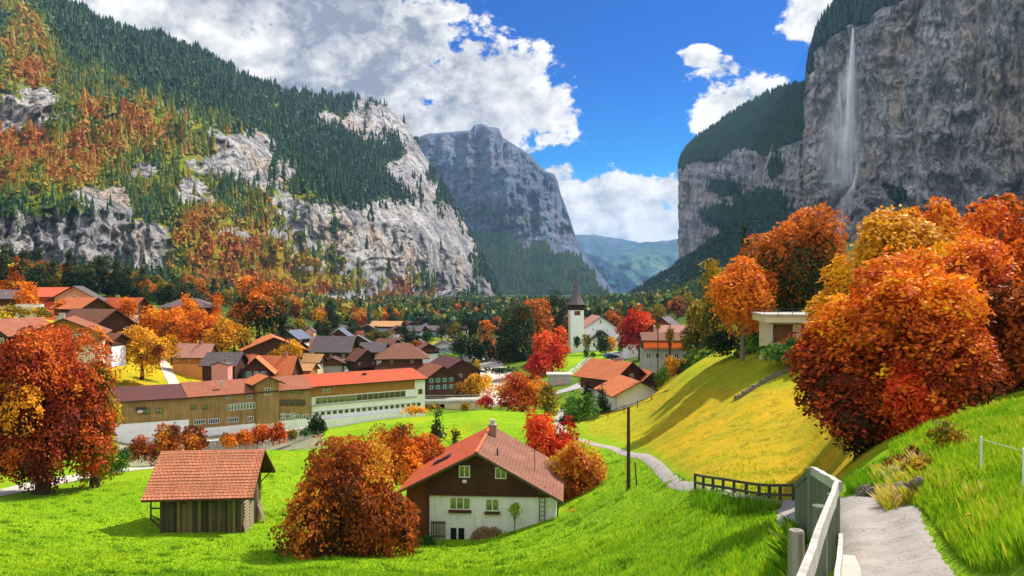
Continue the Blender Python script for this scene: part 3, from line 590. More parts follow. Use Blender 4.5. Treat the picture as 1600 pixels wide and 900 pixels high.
# ---- the blue peak that closes the valley
SKY_P = [(560, 226), (655, 213), (672, 208), (690, 208), (712, 205), (735, 204), (741, 195), (752, 193), (765, 198), (779, 200), (786, 214), (800, 224), (816, 233), (830, 244), (850, 266), (866, 273), (871, 282), (876, 302), (884, 322), (892, 345), (901, 375), (908, 388), (935, 424), (965, 462), (990, 482)]
COL_P = {
 560: [(500, 2700), (470, 3000), (360, 3900), (320, 4000), (270, 4200), (226, 4500), (230, 6000)],
 700: [(500, 2700), (470, 3000), (352, 3800), (320, 3900), (260, 4100), (206, 4400), (215, 6000)],
 780: [(500, 2700), (470, 3000), (372, 3700), (330, 3800), (262, 3950), (200, 4250), (215, 6000)],
 850: [(500, 2700), (470, 3000), (378, 3650), (350, 3750), (310, 3850), (266, 4050), (280, 6000)],
 900: [(500, 2700), (470, 3000), (400, 3600), (392, 3750), (384, 3850), (372, 3950), (380, 6000)],
 940: [(500, 2700), (475, 3000), (445, 3500), (440, 3600), (436, 3700), (430, 3800), (434, 6000)],
 990: [(500, 2700), (492, 3000), (488, 3300), (486, 3400), (484, 3500), (482, 3600), (485, 6000)]}
def relief_P(px, py, D):
    g = ridged(px / 34, py / 170, 1.7, 5) - .5; led = fbm(px / 90, py / 11 + px / 300, 3, 3) - .5; f = fbm(px / 6, py / 9, 2, 4) - .5
    br = ridged((px + py * .8) / 70, (py - px * .5) / 70, 4, 4) - .5
    k = sstep(392, 360, py)
    return g * (200 * k + 100) + led * 60 * k + f * 60 + br * 190
def veg_P(px, py, D):
    n = fbm(px / 24, py / 18, 3, 4) - .5
    top = np.interp(px, [560, 700, 760, 850, 900, 960], [330, 352, 365, 388, 396, 470])
    veg = sstep(-12, 14, py + n * 60 - top) * .95 + blobs(px, py, [(745, 330, 60, 16), (800, 345, 60, 14), (740, 268, 40, 8)]) * .42
    tone = .12 + .5 * blobs(px + n * 30, py, [(850, 372, 30, 9), (925, 408, 30, 9), (880, 395, 22, 6)]) + .22 * n
    return np.clip(veg, 0, 1), np.clip(tone, 0, 1)
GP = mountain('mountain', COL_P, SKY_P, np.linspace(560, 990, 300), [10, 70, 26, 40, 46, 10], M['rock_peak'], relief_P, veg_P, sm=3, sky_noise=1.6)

# ---- the far slopes behind the pass
SKY_F = [(780, 352), (880, 362), (905, 367), (930, 367), (955, 371), (1000, 379), (1030, 377), (1065, 373), (1180, 350)]
COL_F = {780: [(500, 6500), (450, 7600), (400, 8600), (352, 9800), (356, 13000)], 1180: [(500, 6500), (450, 7600), (400, 8600), (350, 9800), (356, 13000)]}
def relief_F(px, py, D): return (ridged(px / 50, py / 60, 5, 4) - .5) * 900 + (fbm(px / 12, py / 12, 3, 4) - .5) * 300
def veg_F(px, py, D):
    n = fbm(px / 20, py / 9, 13, 4) - .5
    return np.clip(.75 + n * 1.4 + (py - 400) / 100, 0, 1), np.clip(.40 + n + (py - 400) / 120, 0, 1)
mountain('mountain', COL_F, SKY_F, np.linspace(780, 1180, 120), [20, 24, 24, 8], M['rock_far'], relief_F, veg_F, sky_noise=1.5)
SKY_N = [(860, 360), (905, 392), (935, 401), (965, 418), (990, 440), (1020, 468), (1060, 480)]
COL_N = {860: [(500, 4600), (460, 5000), (400, 5600), (360, 5900), (365, 8000)], 1060: [(500, 4600), (495, 4800), (488, 5000), (480, 5300), (484, 8000)]}
def relief_N(px, py, D): return (ridged(px / 30, py / 50, 7, 4) - .5) * 300 + (fbm(px / 9, py / 9, 3, 4) - .5) * 150
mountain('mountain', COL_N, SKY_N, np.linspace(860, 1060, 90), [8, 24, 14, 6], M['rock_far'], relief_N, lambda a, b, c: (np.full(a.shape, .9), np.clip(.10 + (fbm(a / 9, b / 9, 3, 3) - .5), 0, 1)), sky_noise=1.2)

# ---- right: the wooded shoulder, the great cliff, and the slope at its foot
SKY_R = [(1060, 262), (1064, 250), (1072, 236), (1082, 224), (1090, 216), (1110, 205), (1140, 184), (1160, 172), (1180, 162), (1200, 150), (1215, 145), (1240, 139), (1262, 138), (1340, 120)]
def c_R(dpx, D0, foot, rim, mid): return [(500, D0 - 60), (foot, D0), (rim, D0 + 20), (mid, D0 + 130), (100, D0 + 420), (100, D0 + 1500)]
COL_R = {1060: c_R(0, 2050, 410, 268, 262), 1066: c_R(0, 2040, 408, 262, 256), 1090: c_R(0, 1950, 395, 250, 232), 1140: c_R(0, 1780, 370, 238, 212), 1200: c_R(0, 1540, 350, 240, 195), 1262: c_R(0, 1330, 330, 210, 178), 1340: c_R(0, 1300, 330, 200, 170)}
def relief_R(px, py, D):
    g = ridged(px / 30, py / 260, 3.7, 5) - .5; g2 = ridged(px / 11, py / 120, 9.7, 4) - .5; led = fbm(px / 90, py / 15 - px / 90, 14, 3) - .5
    f = fbm(px / 5, py / 7, 2.4, 4) - .5
    return g * 80 + g2 * 30 + led * 55 + f * 22
def veg_R(px, py, D):
    n = fbm(px / 24, py / 18, 23, 4) - .5
    rim = np.interp(px, [1060, 1100, 1150, 1200, 1262, 1340], [268, 250, 236, 244, 206, 200])
    veg = sstep(6, -8, py + n * 26 - rim) + blobs(px + n * 30, py + n * 30, [(1170, 340, 70, 26), (1130, 292, 22, 12), (1215, 270, 12, 16), (1205, 320, 26, 16)]) * .8
    return np.clip(veg, 0, 1), np.clip(.10 + n * .3 + .7 * blobs(px, py, [(1222, 153, 12, 4)]), 0, 1)
GR = mountain('cliff', COL_R, SKY_R, np.linspace(1060, 1340, 230), [6, 80, 20, 40, 8], M['rock_right'], relief_R, veg_R, wob=7, sm=2)

SKY_B = [(1256, 160), (1259, 110), (1263, 82), (1268, 60), (1275, 44), (1290, 22), (1303, 0), (1330, -40), (1400, -90), (1600, -250), (2000, -420)]
COL_B = {1256: [(520, 1150), (430, 1230), (300, 1238), (215, 1242), (150, 1250), (140, 1300), (150, 2000)],
         1263: [(520, 1120), (420, 1195), (300, 1202), (215, 1208), (98, 1215), (80, 1290), (85, 2000)],
         1285: [(520, 1080), (410, 1165), (300, 1180), (200, 1186), (62, 1190), (30, 1300), (40, 2000)],
         1320: [(520, 1040), (400, 1120), (310, 1165), (200, 1172), (40, 1165), (-25, 1290), (-20, 2000)],
         1350: [(520, 1000), (400, 1080), (310, 1120), (200, 1140), (28, 1130), (-60, 1260), (-50, 2000)],
         1400: [(520, 960), (400, 1020), (310, 1050), (200, 1070), (4, 1080), (-95, 1210), (-90, 2000)],
         1600: [(520, 820), (400, 870), (310, 890), (200, 900), (-130, 915), (-250, 1080), (-240, 2000)],
         2000: [(520, 560), (400, 600), (310, 610), (200, 620), (-300, 640), (-420, 820), (-400, 2000)]}
def relief_B(px, py, D):
    w_ = (fbm(px / 80, py / 80, 61, 3) - .5) * 80; px0 = px; py0 = py; px = px + w_ * .5 + (fbm(px / 25, py / 30, 71, 3) - .5) * 20; py = py + w_ * .5
    g = ridged(px / 62, py / 330, 13.7, 4) - .5; g2 = ridged(px / 22, py / 150, 19.7, 5) - .5
    dg = ridged((px - py * .7) / 60, (py + px * .5) / 45, 24, 5) - .5; f = fbm(px / 6, py / 9, 2.4, 4) - .5; led = fbm(px / 120, py / 26, 34, 3) - .5
    low = sstep(240, 330, py)
    return g * 80 + g2 * 34 + dg * (28 + 56 * low) + led * 12 + f * 18 - 34 * blobs(px0, py0, [(1312, 190, 34, 150)], .6) + 30 * sstep(0, 26, py - 300 - np.abs(px - 1335)) * (px < 1400)
def veg_B(px, py, D):
    n = fbm(px / 26, py / 22, 43, 4) - .5
    rim = np.interp(px, [1256, 1263, 1300, 1345, 1400, 1450, 1600], [160, 96, 62, 34, 6, -26, -140])
    veg = sstep(5, -6, py + n * 30 - rim) + blobs(px + n * 24, py + n * 24, [(1400, 300, 18, 14), (1560, 330, 40, 12), (1480, 360, 60, 10), (1268, 100, 10, 20)]) * .75 + .25 * sstep(380, 420, py)
    return np.clip(veg, 0, 1), np.clip(.12 + n * .4, 0, 1)
GB = mountain('cliff', COL_B, SKY_B, np.concatenate([np.linspace(1256, 1640, 360), np.linspace(1645, 2000, 40)]), [8, 50, 50, 90, 26, 8], M['rock_right'], relief_B, veg_B, wob=6, sm=2)

SKY_T = [(975, 470), (990, 460), (1010, 446), (1030, 434), (1050, 424), (1062, 411), (1085, 398), (1110, 380), (1140, 362), (1165, 348), (1200, 335), (1250, 345), (1300, 372), (1350, 395), (1700, 410), (2000, 420)]
COL_T = {975: [(505, 900), (490, 1100), (480, 1500), (470, 1850), (475, 2300)], 1062: [(510, 700), (480, 900), (440, 1400), (411, 1900), (420, 2400)],
         1165: [(520, 600), (470, 800), (400, 1200), (350, 1500), (360, 2000)], 1300: [(520, 500), (470, 640), (420, 850), (372, 1050), (390, 1500)],
         1600: [(520, 400), (480, 500), (440, 650), (410, 790), (420, 1200)], 2000: [(520, 300), (480, 400), (440, 480), (420, 560), (430, 900)]}
def relief_T(px, py, D): return ((fbm(px / 26, py / 26, 5, 4) - .5) * 90 + (ridged(px / 60, py / 90, 5, 3) - .5) * 90) * D / 1500
def veg_T(px, py, D):
    n = fbm(px / 20, py / 12, 53, 4) - .5
    bright_green = blobs(px + n * 20, py + n * 10, [(1045, 478, 26, 9), (1010, 474, 30, 9), (960, 478, 30, 8), (1075, 468, 14, 7)])  # brighter green patches, also left free of trees
    return np.ones(px.shape), np.clip(.10 + n * .3 + .62 * bright_green, 0, 1)
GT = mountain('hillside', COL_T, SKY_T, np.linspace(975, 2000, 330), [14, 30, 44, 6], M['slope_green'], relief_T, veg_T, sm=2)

# ------------------------------------------------------------------ forest on the mountainsides: thousands of trees, as stuff
m_leaf('forest_mat', [(0, (.016, .052, .032)), (.22, (.032, .085, .034)), (.40, (.11, .16, .020)), (.58, (.27, .24, .015)), (.76, (.42, .20, .015)), (1, (.38, .115, .015))], .10)
def conifers(P, H, T, name='forest', seed=1, label=None, R=.19):
    r = np.random.default_rng(seed); n = len(P); V = []; Fs = []; T2 = []; base = 0; S = 6
    for k, (z0, z1, rr) in enumerate(((.04, .55, 1.0), (.30, .80, .72), (.58, 1.0, .45))):
        ang = np.arange(S) * 2 * math.pi / S + r.random((n, 1)) * 6.28
        rad = (H * R * rr)[:, None] * (0.65 + .7 * r.random((n, S)))
        ring = np.stack([P[:, 0:1] + rad * np.cos(ang), P[:, 1:2] + rad * np.sin(ang), P[:, 2:3] + (H * z0)[:, None] * (1 + .5 * (r.random((n, S)) - .5)) + 0 * ang], -1)
        tip = np.stack([P[:, 0], P[:, 1], P[:, 2] + H * z1], -1)[:, None]
        vv = np.concatenate([ring, tip], 1); V.append(vv.reshape(-1, 3))
        b = base + np.arange(n)[:, None] * (S + 1); q = np.arange(S)[None]
        Fs.append(np.stack([b + q, b + (q + 1) % S, b + S + 0 * q], -1).reshape(-1, 3)); base += n * (S + 1)
        T2.append(np.clip(T[:, None] + (r.random((n, S + 1)) - .5) * .12, 0, 1).ravel())
    o = np_mesh(name, np.concatenate(V), np.concatenate(Fs), M['forest_mat'], attrs={'t': np.concatenate(T2)}); tag(o, kind='stuff', label=label); return o
def leafballs(P, H, T, name='forest', seed=1, nl=34, wide=.42, label=None):
    r = np.random.default_rng(seed); n = len(P)
    d = r.normal(size=(n, nl, 3)); d /= np.linalg.norm(d, axis=2, keepdims=True); d[..., 2] = np.abs(d[..., 2]) * 1.1 - .25
    rad = (.72 + .4 * r.random((n, nl, 1))); W = (H * wide)[:, None, None]
    c = P[:, None] + d * rad * np.concatenate([W, W, W * 0 + (H * .52)[:, None, None]], -1) + np.stack([0 * H, 0 * H, H * .48], -1)[:, None]
    nrm = d + r.normal(size=d.shape) * .45; nrm /= np.linalg.norm(nrm, axis=2, keepdims=True)
    a = np.cross(nrm, r.normal(size=d.shape)); a /= np.linalg.norm(a, axis=2, keepdims=True); b = np.cross(nrm, a)
    s = (H * .17)[:, None, None] * (.7 + .7 * r.random((n, nl, 1)))
    q = np.stack([c - a * s, c - b * s * .8, c + a * s, c + b * s * .8], 2).reshape(-1, 3)
    m_ = n * nl; Fq = np.arange(m_ * 4).reshape(-1, 4)
    T2 = np.repeat(np.clip(T[:, None] + (r.random((n, nl)) - .5) * .2 + (d[..., 2] - .3) * .1, 0, 1).ravel(), 4)
    o = np_mesh(name, q, Fq, M['forest_mat'], attrs={'t': T2}); tag(o, kind='stuff', label=label); return o
def scatter(G, n, prob, seed=0):
    g, P, py, veg, tone, _ = G; r = np.random.default_rng(seed); nr, nc = py.shape
    i = r.random(n) * (nr - 1.001); j = r.random(n) * (nc - 1.001); i0 = i.astype(int); j0 = j.astype(int); a = (i - i0)[:, None]; b = (j - j0)[:, None]
    area = np.abs((py[i0, j0] - py[i0 + 1, j0]) * (P[i0, j0 + 1] - P[i0, j0])); pr = prob(P[i0, j0], py[i0, j0], veg[i0, j0])
    w = area * pr; keep = r.random(n) < w / max(np.quantile(area, .9), 1e-6)
    Q = g[i0, j0] * (1 - a) * (1 - b) + g[i0 + 1, j0] * a * (1 - b) + g[i0, j0 + 1] * (1 - a) * b + g[i0 + 1, j0 + 1] * a * b
    return Q[keep], P[i0, j0][keep], py[i0, j0][keep], tone[i0, j0][keep]
def pr_L(px, py, veg):
    n = fbm(px / 16, py / 16, 6.6, 3)
    dense = sstep(-5, 30, np.interp(px, [-300, 0, 100, 250, 350, 450, 560, 640, 700, 785], [120, 120, 150, 175, 220, 275, 335, 340, 390, 480]) - py)
    meadow = blobs(px, py, [(330, 178, 14, 6), (430, 172, 14, 8), (320, 205, 24, 7), (480, 438, 70, 16), (420, 410, 22, 20), (500, 470, 30, 10)])
    low = np.where(py > 440, .75, .0)
    return np.clip(veg, 0, 1) ** 1.5 * np.clip(np.maximum(.50 * sstep(.42, .6, n) + .12, dense * (.75 + .5 * n)) + low, 0, 1) * (1 - meadow)
Q, qx, qy, qt = scatter(GL, 90000, pr_L, 5)
n_ = fbm(qx / 28, qy / 20, 15, 3); r_ = np.random.default_rng(4).random(len(Q))
warm = blobs(qx + (n_ - .5) * 60, qy + (n_ - .5) * 40, [(35, 90, 50, 75), (222, 196, 52, 34), (340, 395, 85, 46), (20, 250, 50, 70), (155, 215, 40, 50), (400, 450, 120, 34), (560, 470, 150, 26), (700, 485, 90, 12), (95, 265, 60, 40), (60, 240, 30, 40)], .5)
mid_ = blobs(qx, qy, [(230, 250, 170, 80), (380, 380, 130, 90), (80, 190, 120, 90), (560, 450, 150, 50)], .5)
T = .05 + .26 * n_ * (.4 + mid_) + mid_ * (.10 + .30 * r_ ** 2) + warm * (.20 + .9 * (n_ - .45) + .34 * r_) + (r_ > .95) * .22
T += blobs(qx, qy, [(222, 196, 40, 22), (40, 80, 34, 50), (350, 390, 60, 34)], .6) * .10
con = np.random.default_rng(9).random(len(Q)) > warm * .45 + .10
H = (15 + 11 * np.random.default_rng(8).random(len(Q))) * np.clip(Q[:, 1] / 1250, .52, 1) * (.45 + 1.1 * fbm(qx / 9, qy / 7, 44, 3))
lab = 'mixed forest of dark spruces and rusty larches covering the left mountainside'
conifers(Q[con] - np.array([0, 0, 1.5]), H[con], T[con], seed=1, label=lab)
leafballs(Q[~con] - np.array([0, 0, 1.5]), H[~con] * .72, T[~con] + .05, seed=2, nl=22, label='orange and yellow broadleaved woods on the left mountainside')
Q, qx, qy, qt = scatter(GR, 30000, lambda a, b, v: np.clip(v, 0, 1) ** 2, 6)
conifers(Q - np.array([0, 0, 2]), 17 + 9 * np.random.default_rng(8).random(len(Q)), .02 + .12 * np.random.default_rng(3).random(len(Q)) + .1 * fbm(qx / 9, qy / 9), seed=3, label='dark spruce forest on the rounded shoulder behind the cliff')
Q, qx, qy, qt = scatter(GB, 30000, lambda a, b, v: np.clip(v, 0, 1) ** 2 * np.where(b > 250, .3, 1), 7)
conifers(Q - np.array([0, 0, 2]), 13 + 8 * np.random.default_rng(8).random(len(Q)), .02 + .16 * np.random.default_rng(3).random(len(Q)), seed=4, label='spruces along the rim of the waterfall cliff')
Q, qx, qy, qt = scatter(GT, 42000, lambda a, b, v: np.clip(1 - 1.0 * blobs(a, b, [(1045, 478, 26, 9), (1010, 474, 30, 9), (960, 478, 30, 8), (1075, 468, 14, 7)]), 0, 1) * .9, 8)
k = np.random.default_rng(2).random(len(Q)) > .5
Tt = .06 + .3 * fbm(qx / 9, qy / 9, 3) * (.4 + .6 * sstep(1200, 1300, qx)) ; Hh = 11 + 8 * np.random.default_rng(5).random(len(Q))
conifers(Q[k] - np.array([0, 0, 1]), Hh[k], Tt[k], seed=5, label='dark wood on the slope below the right cliff')
leafballs(Q[~k] - np.array([0, 0, 1]), Hh[~k] * .9, Tt[~k], seed=6, nl=20, label='dark green broadleaved wood below the right cliff')
Q, qx, qy, qt = scatter(GP, 26000, lambda a, b, v: np.clip(v, 0, 1) ** 3 * .9, 9)
conifers(Q - np.array([0, 0, 2]), 30 + 14 * np.random.default_rng(5).random(len(Q)), .14 + .22 * fbm(qx / 14, qy / 8, 3, 3) + .06 * np.random.default_rng(3).random(len(Q)), seed=7, label='distant blue-green forest under the central peak', R=.26)
# ------------------------------------------------------------------ house builder
def px2m(p, D): return p * D / F
def add_window(root, face, x, z, w, h, W, L, style='white', cx=0.0, panes=2, glass='glass', off=0.0):
    """face F = front gable (-y), B, R = +x side, L = -x side; x along the wall, z height of the middle"""
    r = {'F': 0, 'R': math.pi / 2, 'B': math.pi, 'L': -math.pi / 2}[face]
    d = (L / 2 if face in 'FB' else W / 2) + off
    f = MB(); t = .07 if h > .7 else .05; q = -.05
    for a in ((-w / 2, -w / 2 + t, -h / 2, h / 2), (w / 2 - t, w / 2, -h / 2, h / 2), (-w / 2 + t, w / 2 - t, h / 2 - t, h / 2), (-w / 2 + t, w / 2 - t, -h / 2, -h / 2 + t)):
        f.box(a[0], a[1], q, .02, a[2], a[3])
    for k in range(1, panes):
        xm = -w / 2 + w * k / panes; f.box(xm - t / 2, xm + t / 2, q + .006, .02, -h / 2 + t, h / 2 - t)
    ca, sa = math.cos(r), math.sin(r)
    lx, ly = x, -d
    fr = f.build('window', M[{'white': 'white_paint', 'shutter': 'white_paint', 'dark': 'wood_dark', 'brown': 'wood_brown'}[style]], root, (cx + lx * ca - ly * sa, lx * sa + ly * ca, z), r)
    MB().box(-w / 2 + t * .6, w / 2 - t * .6, -.02, .012, -h / 2 + t * .6, h / 2 - t * .6).build('pane', M[glass], fr)
    if style == 'shutter':
        for s in (-1, 1):
            MB().box(s * (w / 2 + .22) - .2, s * (w / 2 + .22) + .2, -.045, .0, -h / 2, h / 2).build('shutter', M['green_paint'], fr)
    return fr
def roof_gable(root, W, L, h, rise, over, overf, mat, t=.18, cx=0, xl=None, xr=None, hl=None, hr=None, fascia='wood_dark', lift=.02):
    """ridge along y; eaves at xl and xr of heights hl and hr; front and back overhang overf"""
    sl = rise / (W / 2)
    xl = cx - W / 2 - over if xl is None else xl; xr = cx + W / 2 + over if xr is None else xr
    hl = h - over * sl if hl is None else hl; hr = h - over * sl if hr is None else hr
    top = h + rise + lift; y0, y1 = -L / 2 - overf, L / 2 + overf; m = MB()
    A = (xl, hl + lift); B_ = (cx, top); C_ = (xr, hr + lift)
    up = t
    for (p, q) in ((A, B_), (C_, B_)):
        ln = math.hypot(q[0] - p[0], q[1] - p[1])
        P = [(p[0], y0, p[1] + up), (p[0], y1, p[1] + up), (q[0], y1, q[1] + up), (q[0], y0, q[1] + up)]
        if p is C_: P = [P[1], P[0], P[3], P[2]]
        m.face([P[1], P[0], P[3], P[2]], [(L + 2 * overf, 0), (0, 0), (0, ln), (L + 2 * overf, ln)]) if p is A else m.face([P[1], P[0], P[3], P[2]], [(0, 0), (L + 2 * overf, 0), (L + 2 * overf, ln), (0, ln)])
    ro = m.build('roof', M[mat], root)
    # the underside and barge boards
    f = MB(); f.prism([(xl, A[1] + up - .004), (xl, A[1]), (cx, top), (xr, C_[1]), (xr, C_[1] + up - .004), (cx, top + up - .004)], y0 + .01, y1 - .01)
    f.build('fascia', M[fascia], ro)
    return ro
def roof_hip(root, W, L, h, rise, over, mat, t=.15, ridge=.35, fascia='wood_dark'):
    m = MB(); x, y = W / 2 + over, L / 2 + over; rx = W / 2 * ridge if W >= L else 0; ry = 0 if W >= L else L / 2 * ridge
    a, b, c, d = (-x, -y, h), (x, -y, h), (x, y, h), (-x, y, h); r0, r1 = (-rx, -ry, h + rise), (rx, ry, h + rise)
    if W >= L: fs = [(a, b, r1, r0), (b, c, r1), (c, d, r0, r1), (d, a, r0)]
    else: fs = [(a, b, r0), (b, c, r1, r0), (c, d, r1), (d, a, r0, r1)]
    for f in fs: m.face(f)
    ro = m.build('roof', M[mat], root)
    MB().box(-x + .01, x - .01, -y + .01, y - .01, h - t, h - .005).build('fascia', M[fascia], ro)
    return ro
def house(label, px, py, D, wpx, hpx, rot=0, lr=1.1, wall='plaster_white', upper='wood_brown', split=.45, rise=.36, roof='tile_brown', hip=False,
          over=.8, rows=(), chim=(), style='white', cat='house', group='houses of the village', balcony=None, base=None, fascia='wood_dark', overf=None, name='house', skirt=3.0):
    """wpx: width of the gable front in photo pixels, hpx: height to the ridge; rise: share of the height that is roof"""
    W = px2m(wpx, D); L = W * lr; Ht = px2m(hpx, D); h = Ht * (1 - rise); rs = Ht * rise; o = at(px, py, D)
    root = empty(name, o, math.radians(rot)); tag(root, label, cat, group)
    hs = h * split
    if hs > .05: MB().box(-W / 2, W / 2, -L / 2, L / 2, -skirt, hs).build('wall', M[wall], root)
    e = .06
    if split < .99:
        u = MB(); zb = max(hs, .0)
        if hip: u.box(-W / 2 - e, W / 2 + e, -L / 2 - e, L / 2 + e, zb, h - .16)
        else:
            sl = rs / (W / 2)
            u.prism([(-W / 2 - e, zb), (W / 2 + e, zb), (W / 2 + e, h - e * sl), (0, h + rs), (-W / 2 - e, h - e * sl)], -L / 2 - e, L / 2 + e)
        u.build('upper_wall', M[upper], root)
    elif not hip:
        MB().prism([(-W / 2, hs + .001), (W / 2, hs + .001), (0, h + rs)], -L / 2, L / 2).build('gable', M[wall], root)
    if hip: ro = roof_hip(root, W, L, h, rs, over, roof)
    else: ro = roof_gable(root, W, L, h, rs, over, over if overf is None else overf, roof, fascia=fascia)
    for ro_ in rows:
        face, n, zf, ww, wh = ro_[:5]; span = ro_[5] if len(ro_) > 5 else .72
        LL = W if face in 'FB' else L
        for k in range(n):
            x = 0 if n == 1 else (k / (n - 1) - .5) * LL * span
            if len(ro_) > 6: x += ro_[6] * LL
            add_window(root, face, x, Ht * zf, ww, wh, W, L, style, off=e + .02 if Ht * zf > hs else .02, panes=2 if ww > .6 else 1)
    for (cx, cy, ch, cs, cm) in chim:
        zr = h + rs - abs(cx) * (rs / (W / 2)) if not hip else h + rs * .6
        c = MB().box(cx * 1 - cs / 2, cx + cs / 2, cy * L - cs / 2, cy * L + cs / 2, zr - 1.2, zr + ch); c.box(cx - cs / 2 - .08, cx + cs / 2 + .08, cy * L - cs / 2 - .08, cy * L + cs / 2 + .08, zr + ch, zr + ch + .12)
        c.build('chimney', M[cm], ro)
    if balcony:
        face, zf = balcony; z = Ht * zf; b = MB(); y = -L / 2 - e if face == 'F' else 0
        ww = W * .92 if face == 'F' else L * .92; r = {'F': 0, 'R': math.pi / 2, 'L': -math.pi / 2}[face]; dd = (L / 2 if face == 'F' else W / 2) + e
        b.box(-ww / 2, ww / 2, -dd - 1.0, -dd, z - .12, z); b.box(-ww / 2, ww / 2, -dd - 1.0, -dd - .94, z + .9, z + .98)
        n = int(ww / .28)
        for k in range(n + 1):
            x = -ww / 2 + ww * k / n; b.box(x - .05, x + .05, -dd - .99, -dd - .95, z, z + .9)
        b.build('balcony', M['wood_brown'], root, (0, 0, 0), r)
    return root

# ------------------------------------------------------------------ tree builder
def crown_np(W, h, z0, n, leaf, seed, shape='round', tb=.5, tsp=.16, low=0.0, lobes=22, droop=.35, cl=22):
    r = np.random.default_rng(seed); zc = (h + z0) / 2; hz_ = (h - z0) / 2; R = W / 2
    u = r.normal(size=(lobes, 3)); u /= np.linalg.norm(u, axis=1)[:, None]; rad = r.random(lobes) ** .38
    C = u * rad[:, None]
    if shape == 'bush': C[:, 2] = np.abs(C[:, 2]) * 1.2 - .55
    if shape == 'cone':
        zz = r.random(lobes) ** 1.25 * 2 - 1; a = r.random(lobes) * 6.28; q = (1 - (zz + 1) / 2) * (.55 + .45 * r.random(lobes)); C = np.stack([q * np.cos(a), q * np.sin(a), zz], 1)
    if shape == 'oval': C[:, :2] *= (.75 + .25 * (1 - C[:, 2:3])) * .9
    lr = (.23 + .20 * r.random(lobes)) * (1.0 if shape != 'cone' else .55) * (22 / lobes) ** .25
    if shape == 'cone': lr = lr * (1.15 - .75 * (C[:, 2] + 1) / 2)
    C = C * np.array([1 - .30, 1 - .30, 1 - .30]) if shape != 'cone' else C * np.array([.85, .85, .93])
    # light and dark clumps come from the lobes: each has its own tone
    lt = r.normal(size=lobes) * tsp
    m_ = max(1, n // cl); w = lr ** 2; li = r.choice(lobes, m_, p=w / w.sum())
    d = r.normal(size=(m_, 3)); d[:, 2] += .35; d /= np.linalg.norm(d, axis=1)[:, None]
    cc = C[li] + d * (lr[li] * (.70 + .42 * r.random(m_)))[:, None]
    sc = np.array([R, R, hz_]); P = cc * sc + np.array([0, 0, zc])
    nr = d / sc; nr /= np.linalg.norm(nr, axis=1)[:, None]; nr = nr + np.array([0, 0, .55]); nr /= np.linalg.norm(nr, axis=1)[:, None]
    # leaves of a clump lie in a tilted, drooping disc
    L = cl; a = np.cross(nr, r.normal(size=nr.shape)); a /= np.linalg.norm(a, axis=1)[:, None]; b = np.cross(nr, a)
    cs = leaf * 3.6 * (.7 + .6 * r.random(m_)); q = r.normal(size=(m_, L, 2)) * .62; rr = np.linalg.norm(q, axis=2)
    pos = P[:, None] + (a[:, None] * q[..., :1] + b[:, None] * q[..., 1:]) * cs[:, None, None] - nr[:, None] * (rr ** 2 * droop * cs[:, None])[..., None] + r.normal(size=(m_, L, 3)) * leaf * .35
    ln = nr[:, None] + r.normal(size=pos.shape) * .55; ln /= np.linalg.norm(ln, axis=2, keepdims=True)
    la = np.cross(ln, r.normal(size=pos.shape)); la /= np.linalg.norm(la, axis=2, keepdims=True); lb = np.cross(ln, la)
    s = (leaf * (.6 + .7 * r.random((m_, L))))[..., None]
    V = np.stack([pos - la * s, pos - lb * s * .55 + ln * s * .12, pos + la * s, pos + lb * s * .55 + ln * s * .12], 2).reshape(-1, 3)
    # an uneven outline, then the crown fitted to its size
    q = V - np.array([0, 0, zc]); dn = q / np.maximum(np.linalg.norm(q / sc, axis=1), 1e-6)[:, None] / sc
    q = q * (.80 + .38 * fbm(dn[:, 0] * 1.7 + seed % 37, dn[:, 1] * 1.7 + 5, dn[:, 2] * 1.7, 3))[:, None]
    for ax, half in ((0, R), (1, R)):
        lo, hi = np.quantile(q[:, ax], [.004, .996]); q[:, ax] = (q[:, ax] - (lo + hi) / 2 * .8) * (2 * half / (hi - lo))
    lo, hi = np.quantile(q[:, 2], [.004, .997]); V = q.copy(); V[:, 2] = z0 + (q[:, 2] - lo) * (h - z0) / (hi - lo)
    V[:, 2] = np.maximum(V[:, 2], .05)
    hh = (P[:, 2] - z0) / max(h - z0, .1)
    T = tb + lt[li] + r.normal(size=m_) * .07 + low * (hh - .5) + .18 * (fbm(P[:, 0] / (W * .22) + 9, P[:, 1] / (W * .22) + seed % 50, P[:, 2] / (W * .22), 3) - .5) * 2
    T = T[:, None] + r.normal(size=(m_, L)) * .10
    return V, np.repeat(np.clip(T, 0, 1).ravel(), 4), C * sc * .9 + np.array([0, 0, zc])
